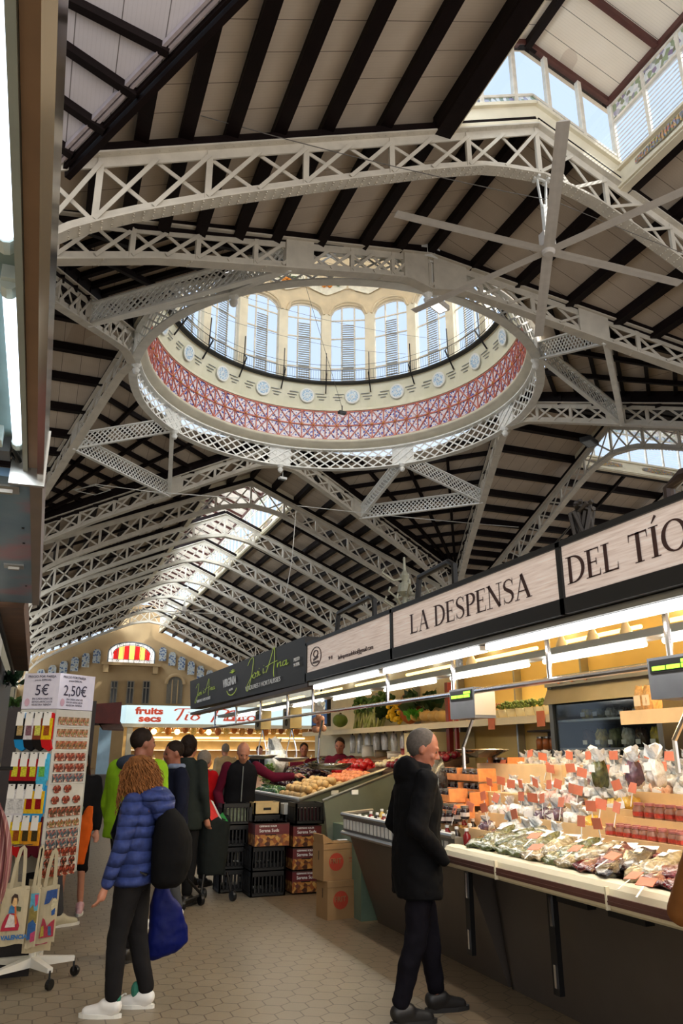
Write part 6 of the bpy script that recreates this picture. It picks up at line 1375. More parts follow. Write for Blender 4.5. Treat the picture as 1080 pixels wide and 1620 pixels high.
def person(label, pos, rz, H=1.75, coat=None, hem=.75, trousers=None, shoes=None, skin=None, hair=None, hairkind='short', arms=None, feet=((-.1, 0), (.1, 0)), headyaw=0, headpitch=0, lean=0, width=1.0, vox=.02, sleeves=None, hood=0, coat_disp=.012, short=False, bald=False, hs=1.0, extra=None, belly=0, vest=None, bulk=1.0, collar=None):
    """local frame: facing +y, right hand on +x"""
    s = H/1.75; root = empty('person', pos, rz); tag(root, label, 'person'); skin = skin or SKIN.m
    ly = lambda z: lean*max(0, z-.95)   # forward lean of the trunk
    S = lambda p: (p[0]*s, p[1]*s, p[2]*s)
    sh = {-1: Vector((-.175*width, ly(1.42)-.01, 1.42)), 1: Vector((.175*width, ly(1.42)-.01, 1.42))}
    hc = Vector((0, ly(1.62)+.035, 1.625-.06*abs(lean)*1.5)); MH = Matrix.Translation(hc*s) @ Matrix.Rotation(headyaw, 4, 'Z') @ Matrix.Rotation(headpitch, 4, 'X') @ Matrix.Scale(hs, 4)
    arms = arms or {}
    A = {}
    for k in (-1, 1): A[k] = arms.get(k) or [(k*.235*width, ly(1.15)-.02, 1.13), (k*.24*width, ly(.95)+.07, .87)]
    body = MB()
    head(body, MH, s)
    cap(body, S((0, ly(1.42)-.01, 1.40)), S((hc.x, hc.y-.025, hc.z-.07)), .058*s, .052*s, 14)
    loft(body, [S((z, 0, 0))[:1]+(rx*s*width, ry*s, 0, (ly(z)+cy_)*s) for z, rx, ry, cy_ in ((.86, .12, .09, 0), (.95, .15, .10, 0), (1.1, .13, .09, .0), (1.28, .15, .10, 0), (1.4, .15, .08, -.01), (1.46, .07, .06, -.01))])
    legs = {}
    for i, k in enumerate((-1, 1)):
        fx, fy = feet[i]; hip = Vector((k*.085, 0, .90)); an = Vector((fx, fy-.03, .09)); kn = hip.lerp(an, .5)+Vector((0, .035, .0)); legs[k] = (hip, kn, an)
        cap(body, S(hip), S(kn), .075*s, .048*s); cap(body, S(kn), S(an), .048*s, .034*s); cap(body, S(an), S((fx, fy+.12, .035)), .034*s, .028*s)
        e, w = Vector(A[k][0]), Vector(A[k][1]); cap(body, S(sh[k]), S(e), .048*s, .036*s); cap(body, S(e), S(w), .036*s, .025*s)
        if not arms.get('hide%d' % k):
            dd = (w-e).normalized(); cu = Vector(arms.get('curl%d' % k, (0, .5, 0) if abs(dd.z) > .6 else (0, 0, -1))); hand(body, S(w), dd, cu, -k if abs(dd.z) > .6 else k, s)
    remesh(body, 'body', skin, root, vox*.62 if vox < .015 else vox*.7, 2)
    tr = MB()
    for k in (-1, 1):
        hip, kn, an = legs[k]; cap(tr, S(hip), S(kn), .098*s*bulk, .073*s); cap(tr, S(kn), S((an.x, an.y, .14 if not short else .45)), .073*s, .060*s)
    loft(tr, [(z*s, rx*s*width, ry*s, 0, 0) for z, rx, ry in ((.8, .12, .11), (.88, .175, .125), (.97, .17, .12), (1.06, .155, .11))])
    remesh(tr, 'trousers', trousers, root, vox, 2, coat_disp, .12)
    shm = MB(); so_ = MB()
    for i, k in enumerate((-1, 1)):
        fx, fy = feet[i]; cap(shm, S((fx, fy-.055, .07)), S((fx, fy+.02, .075)), .05*s, .048*s); cap(shm, S((fx, fy-.04, .04)), S((fx, fy+.15, .032)), .04*s, .036*s); cap(shm, S((fx, fy+.06, .05)), S((fx, fy+.15, .036)), .042*s, .034*s)
        n0 = len(so_.v); pts = [(fx+.045*cos(t)*(1 if sin(t) > 0 else .85), fy+.05+.155*sin(t)) for t in [2*pi*j/16 for j in range(16)]]
        for z in (.0, .026): so_.v += [S((x, y, z)) for x, y in pts]
        for j in range(16): so_.face((n0+j, n0+(j+1) % 16, n0+16+(j+1) % 16, n0+16+j))
        so_.face(range(n0, n0+16)); so_.face(range(n0+16, n0+32))
    for i, v in enumerate(shm.v):
        if v[2] < .004: shm.v[i] = (v[0], v[1], .004)
    remesh(shm, 'shoes', shoes, root, min(vox, .014), 2); so_.build('soles', mat('shoe_sole_white' if 'white' in shoes.name else 'shoe_sole_dark', (222, 222, 218) if 'white' in shoes.name else (30, 28, 28), .7), root)
    if coat:
        c = MB(); w_ = width*bulk
        prof = [(hem, .185*w_+.01*bulk, .135*bulk, 0), (hem+.12, .19*w_, .14*bulk, 0), (.98 if hem < .9 else hem+.16, .18*w_, .135*bulk+belly, belly*.6), (1.12, .175*w_, .13*bulk+belly, belly*.6), (1.26, .185*w_, .135*bulk, 0), (1.36, .19*w_, .125*bulk, -.005), (1.43, .165*w_, .10*bulk, -.01), (1.475, .09, .085, -.012), (1.50, .075, .075, -.01)]
        prof = sorted(prof); loft(c, [(z*s, rx*s, ry*s, 0, (ly(z)+cy_)*s) for z, rx, ry, cy_ in prof], 24)
        sl = MB() if sleeves else c
        for k in (-1, 1):
            e, w = Vector(A[k][0]), Vector(A[k][1]); cap(c if not vest else MB(), S(sh[k]+Vector((k*.005, 0, -.01))), S(e), .072*s*bulk, .058*s*bulk)
            if sleeves: cap(sl, S(sh[k]+Vector((k*.005, 0, -.01))), S(e), .068*s*bulk, .054*s)
            ww = e.lerp(w, .93); cap(sl, S(e), S(ww), .058*s*bulk, .046*s)
        if sleeves: remesh(sl, 'sleeves', sleeves, root, vox, 2, coat_disp*.8, .09)
        if hood:
            c.ell(S((0, ly(1.46)-.085, 1.465)), (.135*s*hood, .075*s*hood, .095*s*hood), 16, 10)
            for k in range(9): a_ = pi*k/8; c.ell(S((.10*cos(a_), ly(1.48)-.02-.06*sin(a_)+.04*(1-sin(a_)), 1.50-.02*(1-sin(a_)))), .042*s, 10, 6)
        remesh(c, 'jacket' if hem > .78 else 'coat', coat, root, vox, 3, coat_disp, .11)
        z0 = MB(); z0.bar(S((0, .14*bulk+belly*1.5+ly(1.1), 1.0)), S((0, .13*bulk+ly(1.4), 1.42)), .012, .01); z0.build('zip', GREY, root)
    if collar:
        c = MB(); 
        for k in range(12): a_ = 2*pi*k/12; c.ell(S((.085*cos(a_), ly(1.48)+.075*sin(a_), 1.485)), .034*s, 8, 5)
        remesh(c, 'collar', collar, root, vox*.8, 2)
    ey = MB()
    for k in (-1, 1): p = MH @ (Vector((k*.031, .078, .002))*s); ey.ell(tuple(p), .0105*s, 8, 6)
    ey.build('eyes', mat('dark_eye', (40, 30, 26), .15), root, True)
    if hair:
        h = MB()
        def HP(p): return tuple(MH @ (Vector(p)*s))
        if hairkind == 'short':
            t = MB(); t.ell((0, -.02, .026), (.081, .100, .098), 20, 14); 
            t.v = [(x, min(y, .07-max(0, (.05-z))*.95), max(z, -.07 if y < -.03 else -.035)) for x, y, z in t.v]
            h.v = [HP(v) for v in t.v]; h.f = t.f; h.mi = t.mi; remesh(h, 'hair', hair, root, .009, 2, .006, .03)
        elif hairkind == 'fringe':   # bald crown, hair round the back and sides
            t = MB(); t.ell((0, -.018, .018), (.0815, .101, .1005), 24, 16); t.v = [(x, min(y, (.030 if z > .02 else .012)-(.05 if bald else 0)*(z > .04)), min(max(z, -.075), .2 if not bald else .05)) for x, y, z in t.v]
            h.v = [HP(v) for v in t.v]; h.f = t.f; h.mi = t.mi; remesh(h, 'hair', hair, root, .008, 2, .003, .02)
        elif hairkind == 'bob':
            t = MB(); t.ell((0, -.03, .015), (.092, .108, .112), 20, 14); t.ell((0, -.06, -.05), (.08, .07, .08), 14, 10); t.v = [(x, min(y, .055), z) for x, y, z in t.v]
            off = len(h.v); h.v = [HP(v) for v in t.v]; h.f = t.f; h.mi = t.mi; remesh(h, 'hair', hair, root, .01, 2, .012, .03)
        elif hairkind == 'long':
            t = MB(); t.ell((0, -.03, .02), (.09, .108, .108), 20, 14); loft(t, [(-.34, .05, .03, 0, -.10), (-.25, .10, .05, 0, -.09), (-.1, .10, .06, 0, -.06), (.0, .09, .06, 0, -.05)], 16); t.v = [(x, min(y, .05), z) for x, y, z in t.v]
            h.v = [HP(v) for v in t.v]; h.f = t.f; h.mi = t.mi; remesh(h, 'hair', hair, root, .012, 2, .014, .04)
        elif hairkind == 'curly':
            q = random.Random(4)
            t = MB(); t.ell((0, -.03, .02), (.108, .125, .112), 18, 12); loft(t, [(-.32, .08, .06, 0, -.09), (-.22, .15, .11, 0, -.06), (-.08, .145, .115, 0, -.04), (.02, .115, .10, 0, -.03)], 16); t.v = [(x, min(y, .075), z) for x, y, z in t.v]
            h.v = [HP(v) for v in t.v]; h.f = t.f; h.mi = t.mi; base = remesh(h, 'hair', hair, root, .012, 1, .02, .03)
            c = MB()
            for i in range(620):
                a_ = q.uniform(0, 2*pi); z_ = q.uniform(-.10, .125); rr = sqrt(max(0, 1-((z_-.02)/.115)**2)) if z_ > .02 else 1.0
                wd_ = 1.0+max(0, min(1, (.05-z_)/.12))*.38; x0 = .108*rr*wd_*cos(a_); y0 = -.03+.118*rr*wd_*sin(a_)
                if y0 > .085 and z_ < .05: continue
                L_ = q.uniform(.08, .22); r1 = q.uniform(.006, .012); ph = q.uniform(0, 6); tw = q.uniform(38, 60); pts = []; out = Vector((cos(a_), sin(a_), 0))
                for j in range(15):
                    u = j/14; sp_ = .05*u*(1-u*.6)+.012*u; base_ = Vector((x0, y0, z_-L_*u-.02*u*u))+out*sp_*(1 if z_ < .05 else .6+.4*u)
                    if z_ > .05: base_ += out*.05*u
                    if base_.y > .10: base_.y = .10
                    pts.append(HP(base_+Vector((r1*cos(ph+tw*L_*u*2), r1*sin(ph+tw*L_*u*2), 0))))
                c.tube(pts, [.0045*(1-.5*j/14) for j in range(15)], 4, False)
            c.build('curls', hair, root, True)
    if extra: extra(root, s, MH, S)
    return root
def cloth(name, c, var=.15, rough=.85, sc=9, quilt=0):
    n = N(name, rough); n.b.inputs['Specular IOR Level'].default_value = .12; a = n.noise(sc, 5); n.col(n.mix(a, tuple(int(v*(1-var)) for v in c), tuple(min(255, int(v*(1+var))) for v in c)))
    if quilt: z = n.xyz(); w = n.math('FRACT', n.math('MULTIPLY', n.math('ADD', z[2], n.math('MULTIPLY', n.noise(5, 2), .05)), quilt)); h = n.math('POWER', n.math('ABSOLUTE', n.math('SUBTRACT', w, .5)), 2.); n.bump(n.math('SUBTRACT', n.math('MULTIPLY', a, .25), n.math('MULTIPLY', h, 3.2)), .9, .03)
    else: n.bump(n.noise(7, 3), .35, .02)
    return n.m
BLKC = cloth('black_coat_fabric', (9, 9, 12)); DKT = cloth('charcoal_trouser_fabric', (30, 29, 31)); NVT = cloth('navy_black_trouser', (15, 13, 20)); WSH = mat('white_sneaker', (226, 226, 226), .55, 0, .04); DSH = mat('dark_shoe', (26, 24, 24), .45)
HG = cloth('grey_hair', (78, 72, 68), .25, .7, 60); HB = cloth('dark_brown_hair', (34, 25, 20), .3, .6, 60); HCUR = cloth('curly_brown_hair', (116, 76, 44), .5, .5, 30); HW_ = cloth('white_grey_hair', (128, 120, 112), .2, .7, 60)
# dark-coated man in profile, hands in pockets
person('man in black hooded coat standing with hands in pockets, looking down at the herb counter', (2.45, 4.93, 0), radians(-96), 1.76, BLKC, .70, NVT, DSH, SKIND.m, HG, 'fringe', arms={-1: [(-.25, -.07, 1.13), (-.23, .10, .93)], 1: [(.25, -.09, 1.13), (.225, .11, .93)], 'hide-1': 1, 'hide1': 1}, feet=((-.10, .17), (.09, -.13)), headyaw=radians(-16), headpitch=radians(-22), lean=.06, hs=1.09, vox=.012, hood=1.15, bulk=1.12, coat_disp=.035)
# woman with curly hair, quilted blue jacket, backpack
PUF = cloth('blue_quilted_fabric', (52, 64, 114), .35, .45, 24, quilt=13)
def pack(root, s, MH, S):
    b = MB(); loft(b, [(z*s, rx*s, ry*s, 0, cy_*s) for z, rx, ry, cy_ in ((.82, .12, .08, -.25), (.86, .185, .12, -.26), (1.0, .20, .145, -.275), (1.15, .19, .14, -.27), (1.28, .16, .10, -.25), (1.37, .09, .05, -.21))], 20); b.ell(S((0, -.37, 1.0)), (.12*s, .05*s, .11*s), 14, 8)
    bp = remesh(b, 'backpack', cloth('black_backpack_fabric', (14, 14, 16)), root, .014, 2, .01, .1)
    m = MB()
    for k in (-1, 1): m.sweep([S(p) for p in ((k*.10, -.16, 1.42), (k*.12, -.02, 1.49), (k*.13, .10, 1.40), (k*.14, .14, 1.2), (k*.17, .05, 1.0), (k*.15, -.14, .92))], .045, .012)
    m.build('strap', BLACK, bp); z = MB(); z.tube([S((.12*cos(t), -.365-.03*sin(t), 1.03+.07*sin(t))) for t in [pi*j/8 for j in range(9)]], .004, 5); z.build('zip', GREY, bp)
    h = MB(); h.ell(S((0, -.11, 1.44)), (.20*s, .13*s, .09*s), 18, 12); h.ell(S((0, -.18, 1.38)), (.15*s, .09*s, .12*s), 14, 8); remesh(h, 'jacket_hood', PUF, root, .014, 2, .015, .06)
    m = MB(); m.ell(S((.1, -.04, .12)), (.028, .028, .05), 10, 6); m.ell(S((-.1, .03, .12)), (.028, .028, .04), 10, 6); m.build('green_socks', mat('green_sock', (40, 110, 92), .8), root)
    l = MB(); 
    for k, fy in ((-1, .06), (1, -.04)): l.tube([S((k*.1+.02, fy+.12, .075)), S((k*.1-.02, fy+.10, .08)), S((k*.1+.02, fy+.08, .09)), S((k*.1-.02, fy+.06, .098))], .005, 5)
    l.build('laces', WHITE, root)
person('woman with long curly hair, blue quilted jacket, black backpack and white sneakers', (0.72, 5.72, 0), radians(66), 1.58, PUF, .84, DKT, WSH, None, HCUR, 'curly', arms={-1: [(-.27, .03, 1.12), (-.27, .12, .86)], 1: [(.24, -.03, 1.12), (.25, .0, .86)], 'curl-1': (0, 1, 0), 'curl1': (0, 1, 0)}, feet=((-.10, .09), (.12, -.08)), headyaw=radians(6), lean=.02, vox=.012, bulk=1.1, extra=pack, coat_disp=.018)
# blue shopping bag
o = empty('shopping_bag', (1.0, 5.92, .28)); tag(o, 'dark blue shopping bag hanging behind the curly-haired woman\'s legs', 'bag'); b = MB(); loft(b, [(-.04, .06, .03, -.12, 0), (.0, .11, .06, -.05, 0), (.06, .15, .08, .0, 0), (.16, .14, .08, .0, 0), (.30, .10, .06, -.03, 0), (.42, .05, .035, -.07, 0), (.50, .02, .02, -.10, 0)], 18); remesh(b, 'bag', cloth('royal_blue_nylon', (12, 22, 84), .25, .5), o, .013, 2, .04, .12)
MB().tube([(-.10, 0, .48), (-.12, -.02, .56), (-.09, -.02, .58)], .01, 6).build('handle', cloth('royal_blue_strap', (20, 34, 100)), o)
LIMEJ = cloth('lime_jacket_fabric', (132, 176, 34), .12); NAVY = cloth('navy_fabric', (20, 24, 40))
def hoody(root, s, MH, S):
    c = MB(); c.ell(S((0, -.10, 1.46)), (.15*s, .08*s, .07*s), 14, 8); remesh(c, 'grey_blue_hood', cloth('slate_hood', (58, 66, 80)), root, .016, 2)
    c = MB(); loft(c, [(z*s, rx*s, ry*s, 0, cy_*s) for z, rx, ry, cy_ in ((.9, .09, .05, .12), (1.2, .085, .05, .115), (1.4, .09, .05, .08), (1.46, .06, .05, .04))], 14); remesh(c, 'navy_front', NAVY, root, .016, 1)
person('man in lime green jacket with dark hood looking right, behind the curly-haired woman', (0.86, 7.1, 0), radians(-48), 1.81, LIMEJ, .88, DKT, DSH, SKIND.m, HB, 'short', feet=((-.1, .05), (.1, -.05)), headyaw=radians(-24), vox=.016, bulk=1.3, width=1.15, collar=cloth('light_shirt', (110, 122, 146)), extra=hoody)
person('man in navy jacket with pale collar, head bowed, right of the lime jacket', (1.38, 8.3, 0), radians(95), 1.72, NAVY, .85, cloth('grey_trousers', (70, 72, 76)), WSH, SKIND.m, HB, 'short', feet=((-.12, .1), (.1, -.1)), headpitch=radians(-12), vox=.018, bulk=1.1, collar=cloth('pale_blue_collar', (120, 132, 156)))
person('tall dark-haired person in dark grey-green coat seen from behind', (1.66, 9.2, 0), radians(-40), 1.80, cloth('dark_green_grey_coat', (38, 44, 42)), .75, cloth('dark_trousers_b', (26, 26, 28)), DSH, None, HB, 'bob', vox=.02, bulk=1.05)
person('elderly woman with grey hair in a bright red coat', (2.08, 10.35, 0), radians(-50), 1.63, cloth('bright_red_coat', (196, 22, 28), .08), .80, cloth('dark_trousers_c', (34, 32, 36)), DSH, None, HW_, 'bob', arms={1: [(.24, .05, 1.12), (.12, .26, 1.08)]}, vox=.02, bulk=1.08)
MAR = cloth('maroon_shirt', (92, 22, 44)); VST = cloth('black_vest', (24, 24, 28))
person('bald shopkeeper in black vest and maroon shirt bending over the crates, one arm stretched out', (2.52, 10.15, 0), radians(180-6), 1.76, VST, .88, cloth('shop_trousers', (34, 34, 40)), DSH, SKIN.m, HW_, 'fringe', arms={1: [(.28, .06, 1.10), (.22, .20, .86)], -1: [(-.42, .16, 1.28), (-.66, .26, 1.30)], 'curl-1': (0, 0, -1)}, headpitch=radians(-34), bald=True, lean=.34, vox=.016, sleeves=MAR, bulk=1.12, vest=1)
person('vendor in maroon shirt standing behind the vegetable counter', (4.75, 12.3, 0), radians(150), 1.84, MAR, .85, VST, DSH, SKIND.m, HB, 'short', arms={-1: [(-.26, .05, 1.13), (-.2, .25, 1.0)]}, vox=.02, headpitch=radians(-10))
person('second vendor in dark maroon shirt farther along behind the vegetable counter', (4.75, 14.2, 0), radians(165), 1.78, MAR, .85, VST, DSH, SKIND.m, HB, 'short', vox=.024)
person('person in pale beige coat seen from behind at the dried fruit stall', (3.75, 16.4, 0), radians(10), 1.78, cloth('beige_coat', (168, 152, 124)), .72, DKT, DSH, None, HW_, 'short', vox=.026)
BGP = [((1.95, 12.4), -30, 1.68, (120, 80, 84), 'bob', 'person in dusty pink scarf and coat behind the red coat'), ((2.5, 14.5), 160, 1.66, (30, 30, 34), 'long', 'person in black jacket facing the camera beyond the red coat'), ((4.4, 17.5), 120, 1.70, (70, 90, 140), 'bob', 'person in pale blue top far beyond the hanging scales'), ((5.0, 18.3), 170, 1.76, (24, 24, 28), 'short', 'person in black beyond the left dial scale'), ((5.6, 18.8), 190, 1.78, (26, 24, 30), 'short', 'person in black farthest right beyond the dial scales'),
       ((.18, 9.6), 20, 1.68, (34, 20, 22), 'long', 'dark-haired person in dark clothes between the souvenir rack and lime jacket'), ((.6, 13.5), 200, 1.62, (70, 44, 40), 'long', 'person in brown far down the left side of the aisle'), ((.4, 16.5), 170, 1.72, (50, 56, 70), 'short', 'person in slate jacket far down the aisle by the brown awning'), ((1.0, 19.5), 10, 1.70, (90, 30, 30), 'bob', 'person in dark red far down the aisle')]
for (xy, dg_, H, c, hk, lab) in BGP: person(lab, (xy[0], xy[1], 0), radians(dg_), H, cloth('bg_coat_%d_%d' % (c[0], c[1]), c), .78, DKT, DSH, SKIN.m, HB if 'dusty' not in lab else HW_, hk, vox=.028)
# legs behind the souvenir rack
person('person mostly hidden behind the souvenir rack, grey trousers and off-white trainers', (.16, 8.55, 0), radians(-70), 1.74, cloth('dark_jumper', (40, 36, 44)), .85, cloth('grey_jogger', (72, 72, 78)), mat('white_trainer_cream', (190, 184, 160), .6), SKIN.m, HB, 'short', feet=((-.1, .1), (.1, .22)), vox=.024)
person('person in dark cropped leggings and pink trainers behind the rack', (.50, 9.2, 0), radians(175), 1.62, cloth('black_top', (22, 22, 24)), .85, cloth('black_leggings', (24, 22, 24)), mat('pink_white_trainer', (214, 170, 176), .6), SKIN.m, HB, 'long', feet=((-.13, .05), (.1, .0)), vox=.024, short=True)
o = empty('orange_bag', (.46, 7.9, .62)); tag(o, 'orange and green shopping bag hanging between the rack and the woman', 'bag'); b = MB(); loft(b, [(0, .13, .03, -.05, 0), (.1, .12, .05, -.03, 0), (.3, .08, .04, .04, 0), (.5, .03, .02, .08, 0)], 14); remesh(b, 'bag', cloth('orange_bag_fabric', (206, 92, 30)), o, .015, 1, .02, .08); b = MB(); loft(b, [(.12, .05, .03, -.13, .02), (.3, .06, .03, -.06, .02), (.5, .03, .02, .0, .02)], 12); remesh(b, 'green_panel', cloth('pale_green_bag', (110, 130, 84)), o, .015, 1)
# person at the right edge: brown sleeve and white bag
person('person at the right edge in a tan brown coat, only a bent sleeve in view', (2.42, 2.13, 0), radians(-30), 1.68, cloth('tan_brown_coat', (112, 70, 34), .2), .7, DKT, DSH, None, HB, 'bob', arms={-1: [(-.29, .12, 1.10), (-.10, .33, 1.20)], 1: [(.24, 0, 1.12), (.2, .2, 1.0)]}, vox=.014, bulk=1.0)
o = empty('white_bag', (2.47, 2.50, .86)); tag(o, 'white carrier bag hanging under the brown sleeve at right edge', 'bag'); b = MB(); loft(b, [(0, .10, .03, 0, 0), (.02, .115, .04, 0, 0), (.16, .105, .035, 0, 0), (.26, .06, .025, 0, 0)], 16); remesh(b, 'bag', cloth('white_paper_bag', (216, 208, 196), .06), o, .01, 2, .01, .1); MB().tube([(-.03, 0, .25), (0, 0, .33), (.03, 0, .25)], .006, 6).build('handle', WHITE, o)
# shopping trolley between the queue and the crates
o = empty('shopping_trolley', (2.02, 9.3, 0), .3); tag(o, 'dark wheeled shopping trolley with flag-coloured cloth on top', 'trolley'); b = MB(); loft(b, [(.28, .16, .13, 0, 0), (.5, .18, .15, 0, 0), (.86, .2, .17, 0, 0), (.9, .17, .14, 0, 0)], 16); remesh(b, 'bag_body', cloth('dark_trolley_fabric', (30, 34, 34)), o, .02, 2, .015, .1)
m = MB(); m.tube([(-.15, -.1, .3), (-.2, -.14, .04)], .014, 6).tube([(.15, -.1, .3), (.2, -.14, .04)], .014, 6).tube([(-.2, -.14, .12), (-.45, -.3, .3), (-.55, -.34, .7)], .014, 6).tube([(-.2, -.14, .1), (-.5, -.3, .08)], .014, 6); m.build('frame', BLACK, o)
for k, (x, y) in enumerate(((-.2, -.16), (.2, -.16), (-.5, -.3), (.0, .16))): MB().lathe((0, 0, 0), [(.0, -.02), (.055, -.02), (.06, 0), (.055, .02), (0, .02)], 14, m4=TR(x, y, .06, 0, 0, pi/2)).build('wheel', BLACK, o)
m = MB(); m.mat(mat('flag_red', (200, 34, 34), .7)).poly([(-.20, -.1, 1.05), (-.12, -.12, 1.08), (-.02, -.14, .9), (-.12, -.16, .86)]); m.mat(WHITE).poly([(-.12, -.12, 1.08), (-.09, -.13, 1.06), (.02, -.16, .86), (-.02, -.14, .9)]); m.mat(mat('flag_green', (30, 130, 60), .7)).poly([(-.02, -.14, .9), (.02, -.16, .86), (.10, -.16, .84), (.03, -.15, .94)]); m.build('flag_cloth', None, o)
# ================================================================ left-hand kiosk overhead
TILEY = mat('brown_tile_panel', (156, 124, 98), .4, 0, .15, 6); POL = mat('polished_chrome_strip', (210, 205, 200), .12, 1, .03)
lk = empty('kiosk_canopy', (-.2, 1, 2.5)); lk['x'] = 0; tag(lk, 'edge of a kiosk canopy overhead at left with chrome trim', 'canopy')
rel(lk, MB().box(-.105, -.075, -1.0, 2.55, 2.50, 2.56), 'tiled_strip', TILEY); rel(lk, MB().box(-.074, -.055, -1.0, 2.55, 2.46, 2.62), 'chrome_edge', POL); rel(lk, MB().box(-.12, -.106, -1.0, 2.55, 2.485, 2.53), 'inner_trim', mat('pale_grey_trim', (150, 160, 158), .4))
rel(lk, MB().box(-2.2, -.12, -1.0, 2.55, 2.56, 2.60), 'underside', mat('mint_grey_panel', (120, 140, 138), .5))
rel(lk, MB().box(-.16, -.05, 2.55, 2.57, 2.44, 2.64), 'end_cap', INOX)
TUBEC = mat('lit_cool_tube', (235, 245, 255), .3, 0, 0, emit=3.2, ecol=(225, 240, 255)); SOCK = mat('tube_socket', (190, 200, 196), .4)
for i, (ya, yb) in enumerate(((-.6, 1.36), (1.52, 2.42))):
    o = empty('fluorescent_lamp', (-.158, (ya+yb)/2, 2.53)); tag(o, 'lit fluorescent tube at the left edge, %s one' % ['upper', 'lower'][i], 'lamp'); h = (yb-ya)/2
    MB().tube([(0, -h, 0), (0, h, 0)], .014, 10).build('tube', TUBEC, o)
    for s in (-1, 1): MB().tube([(0, s*h-.02, 0), (0, s*h+.02, 0)], .018, 10).bar((0, s*(h+.02), 0), (0, s*(h+.02), .04), .03, .03).build('socket', SOCK, o)
    area('tube_glow', (-.165, (ya+yb)/2, 2.50), .03, h*2, 6, (.9, .96, 1))
o = empty('fluorescent_lamp', (-.22, 2.2, 2.53)); tag(o, 'dimmer tube behind the lit ones at the far left edge', 'lamp'); MB().tube([(0, -.7, 0), (0, .16, 0)], .012, 10).build('tube', mat('unlit_tube', (190, 210, 205), .3), o); MB().box(-.02, .02, .16, .22, -.02, .03).build('socket', SOCK, o)
o = empty('junction_box', (-.2, 2.5, 2.52)); tag(o, 'grey junction box with coiled cable beside the lower tube', 'box'); MB().box(-.06, .02, -.05, .04, -.01, .05).build('body', SCG, o); MB().tube([(.03, -.06, .0), (.05, .0, -.02), (.04, .04, .0), (.02, .05, .02)], .008, 6).build('cable', BLACK, o)
del lk['x']; lk.location.x -= .018
bs_ = empty('blue_shutter_sign', (-.2, 3.8, 2.5)); tag(bs_, 'worn blue and pink painted panel with two metal latches at left', 'panel')
BP = N('worn_blue_pink_paint', .35); bn_ = BP.noise(2.2, 5); BP.col(BP.ramp(bn_, [(.3, (70, 104, 140)), (.5, (96, 128, 156)), (.62, (150, 110, 130)), (.75, (110, 140, 160))]))
rel(bs_, MB().box(-.9, -.115, 2.58, 4.95, 2.47, 2.50), 'panel', BP.m); rel(bs_, MB().box(-.115, -.075, 2.58, 4.95, 2.46, 2.60), 'grey_edge', mat('weathered_grey_edge', (110, 100, 96), .5))
for y in (2.68, 3.9): rel(bs_, MB().box(-.24, -.15, y-.02, y+.06, 2.462, 2.47).tube([(-.22, y+.02, 2.458), (-.17, y+.02, 2.458)], .012, 6), 'latch', INOX)
for y in (3.2, 3.45, 4.4): rel(bs_, MB().box(-.15, -.14, y, y+.012, 2.466, 2.47), 'rivet', BLACK)
wd = empty('wooden_canopy_beam', (-.2, 7, 2.5)); tag(wd, 'weathered brown canopy edge receding down the left side of the aisle', 'beam')
rel(wd, MB().box(-.30, -.16, 4.97, 9.0, 2.44, 2.62), 'board', mat('weathered_brown_board', (92, 66, 48), .6, 0, .25, 8)); rel(wd, MB().box(-.32, -.30, 4.97, 9.0, 2.40, 2.6), 'dark_edge', BLACK)
post = empty('white_post', (-.36, 5.6, 0)); tag(post, 'pale post at the far left edge beside hanging plants', 'post'); MB().box(-.03, .03, -.03, .03, 0, 2.45).build('shaft', WHITE, post); MB().box(-.05, .05, -.05, .05, 0, .05).build('foot', WHITE, post)
kb = empty('dark_kiosk', (-1.4, 9, 0)); tag(kb, 'dark kiosk body behind the souvenir rack at far left', 'kiosk'); rel(kb, MB().box(-2.4, -.42, 7.3, 12, 0, 2.5), 'body', mat('dark_kiosk_paint', (30, 32, 36), .5)); rel(kb, MB().box(-.425, -.415, 7.5, 9, .9, 2.1), 'chalk_panel', mat('slate_panel', (40, 46, 54), .6))
leafy(14, 1085, -.36, .22, mat('dark_fern', (24, 50, 30), .6, 0, .3), 'dark green hanging plant at the left edge beneath the canopy', 'hanging_plant', 21, 'plant'); leafy(20, 1120, -.40, .2, mat('olive_fern', (54, 84, 34), .6, 0, .3), 'olive hanging plant lower at the left edge', 'hanging_plant', 22, 'plant')
tx = empty('pink_textile', (-.22, 5.6, 0)); tag(tx, 'dusty pink striped textile hanging at the extreme left edge', 'textile'); m = MB(); K = 20
for i in range(K):
    for j in range(8):
        def tp(i, j): z = .62+j*.115; w = .02+.13*sin(pi*min(1, j/7+.12))**.8; t = i/K*2-1; return (t*w+.02*(7-j)/7, .03*sin(i*1.9+j*.4), z)
        m.poly([tp(i, j), tp(i+1, j), tp(i+1, j+1), tp(i, j+1)])
PT = N('dusty_pink_stripes', .8); px_ = PT.xyz(); PT.col(PT.mix(PT.math('GREATER_THAN', PT.math('FRACT', PT.math('MULTIPLY', px_[0], 40)), .8), (150, 96, 96), (196, 160, 150))); m.build('cloth', PT.m, tx); MB().tube([(-.1, 0, 1.5), (.1, 0, 1.5)], .012, 6).build('hanger', BLACK, tx)
dkt = empty('floor_bag', (.0, 6.9, 0)); tag(dkt, 'dark cloth bundle on the floor behind the rack wheels', 'bag'); b = MB(); b.box(-.12, .14, -.05, .1, .0, .32); b.build('bundle', mat('dark_cloth_bundle', (34, 32, 36), .8), dkt); MB().tube([(-.05, 0, .32), (0, 0, .4), (.06, 0, .32)], .01, 5).build('handle', BLACK, dkt)
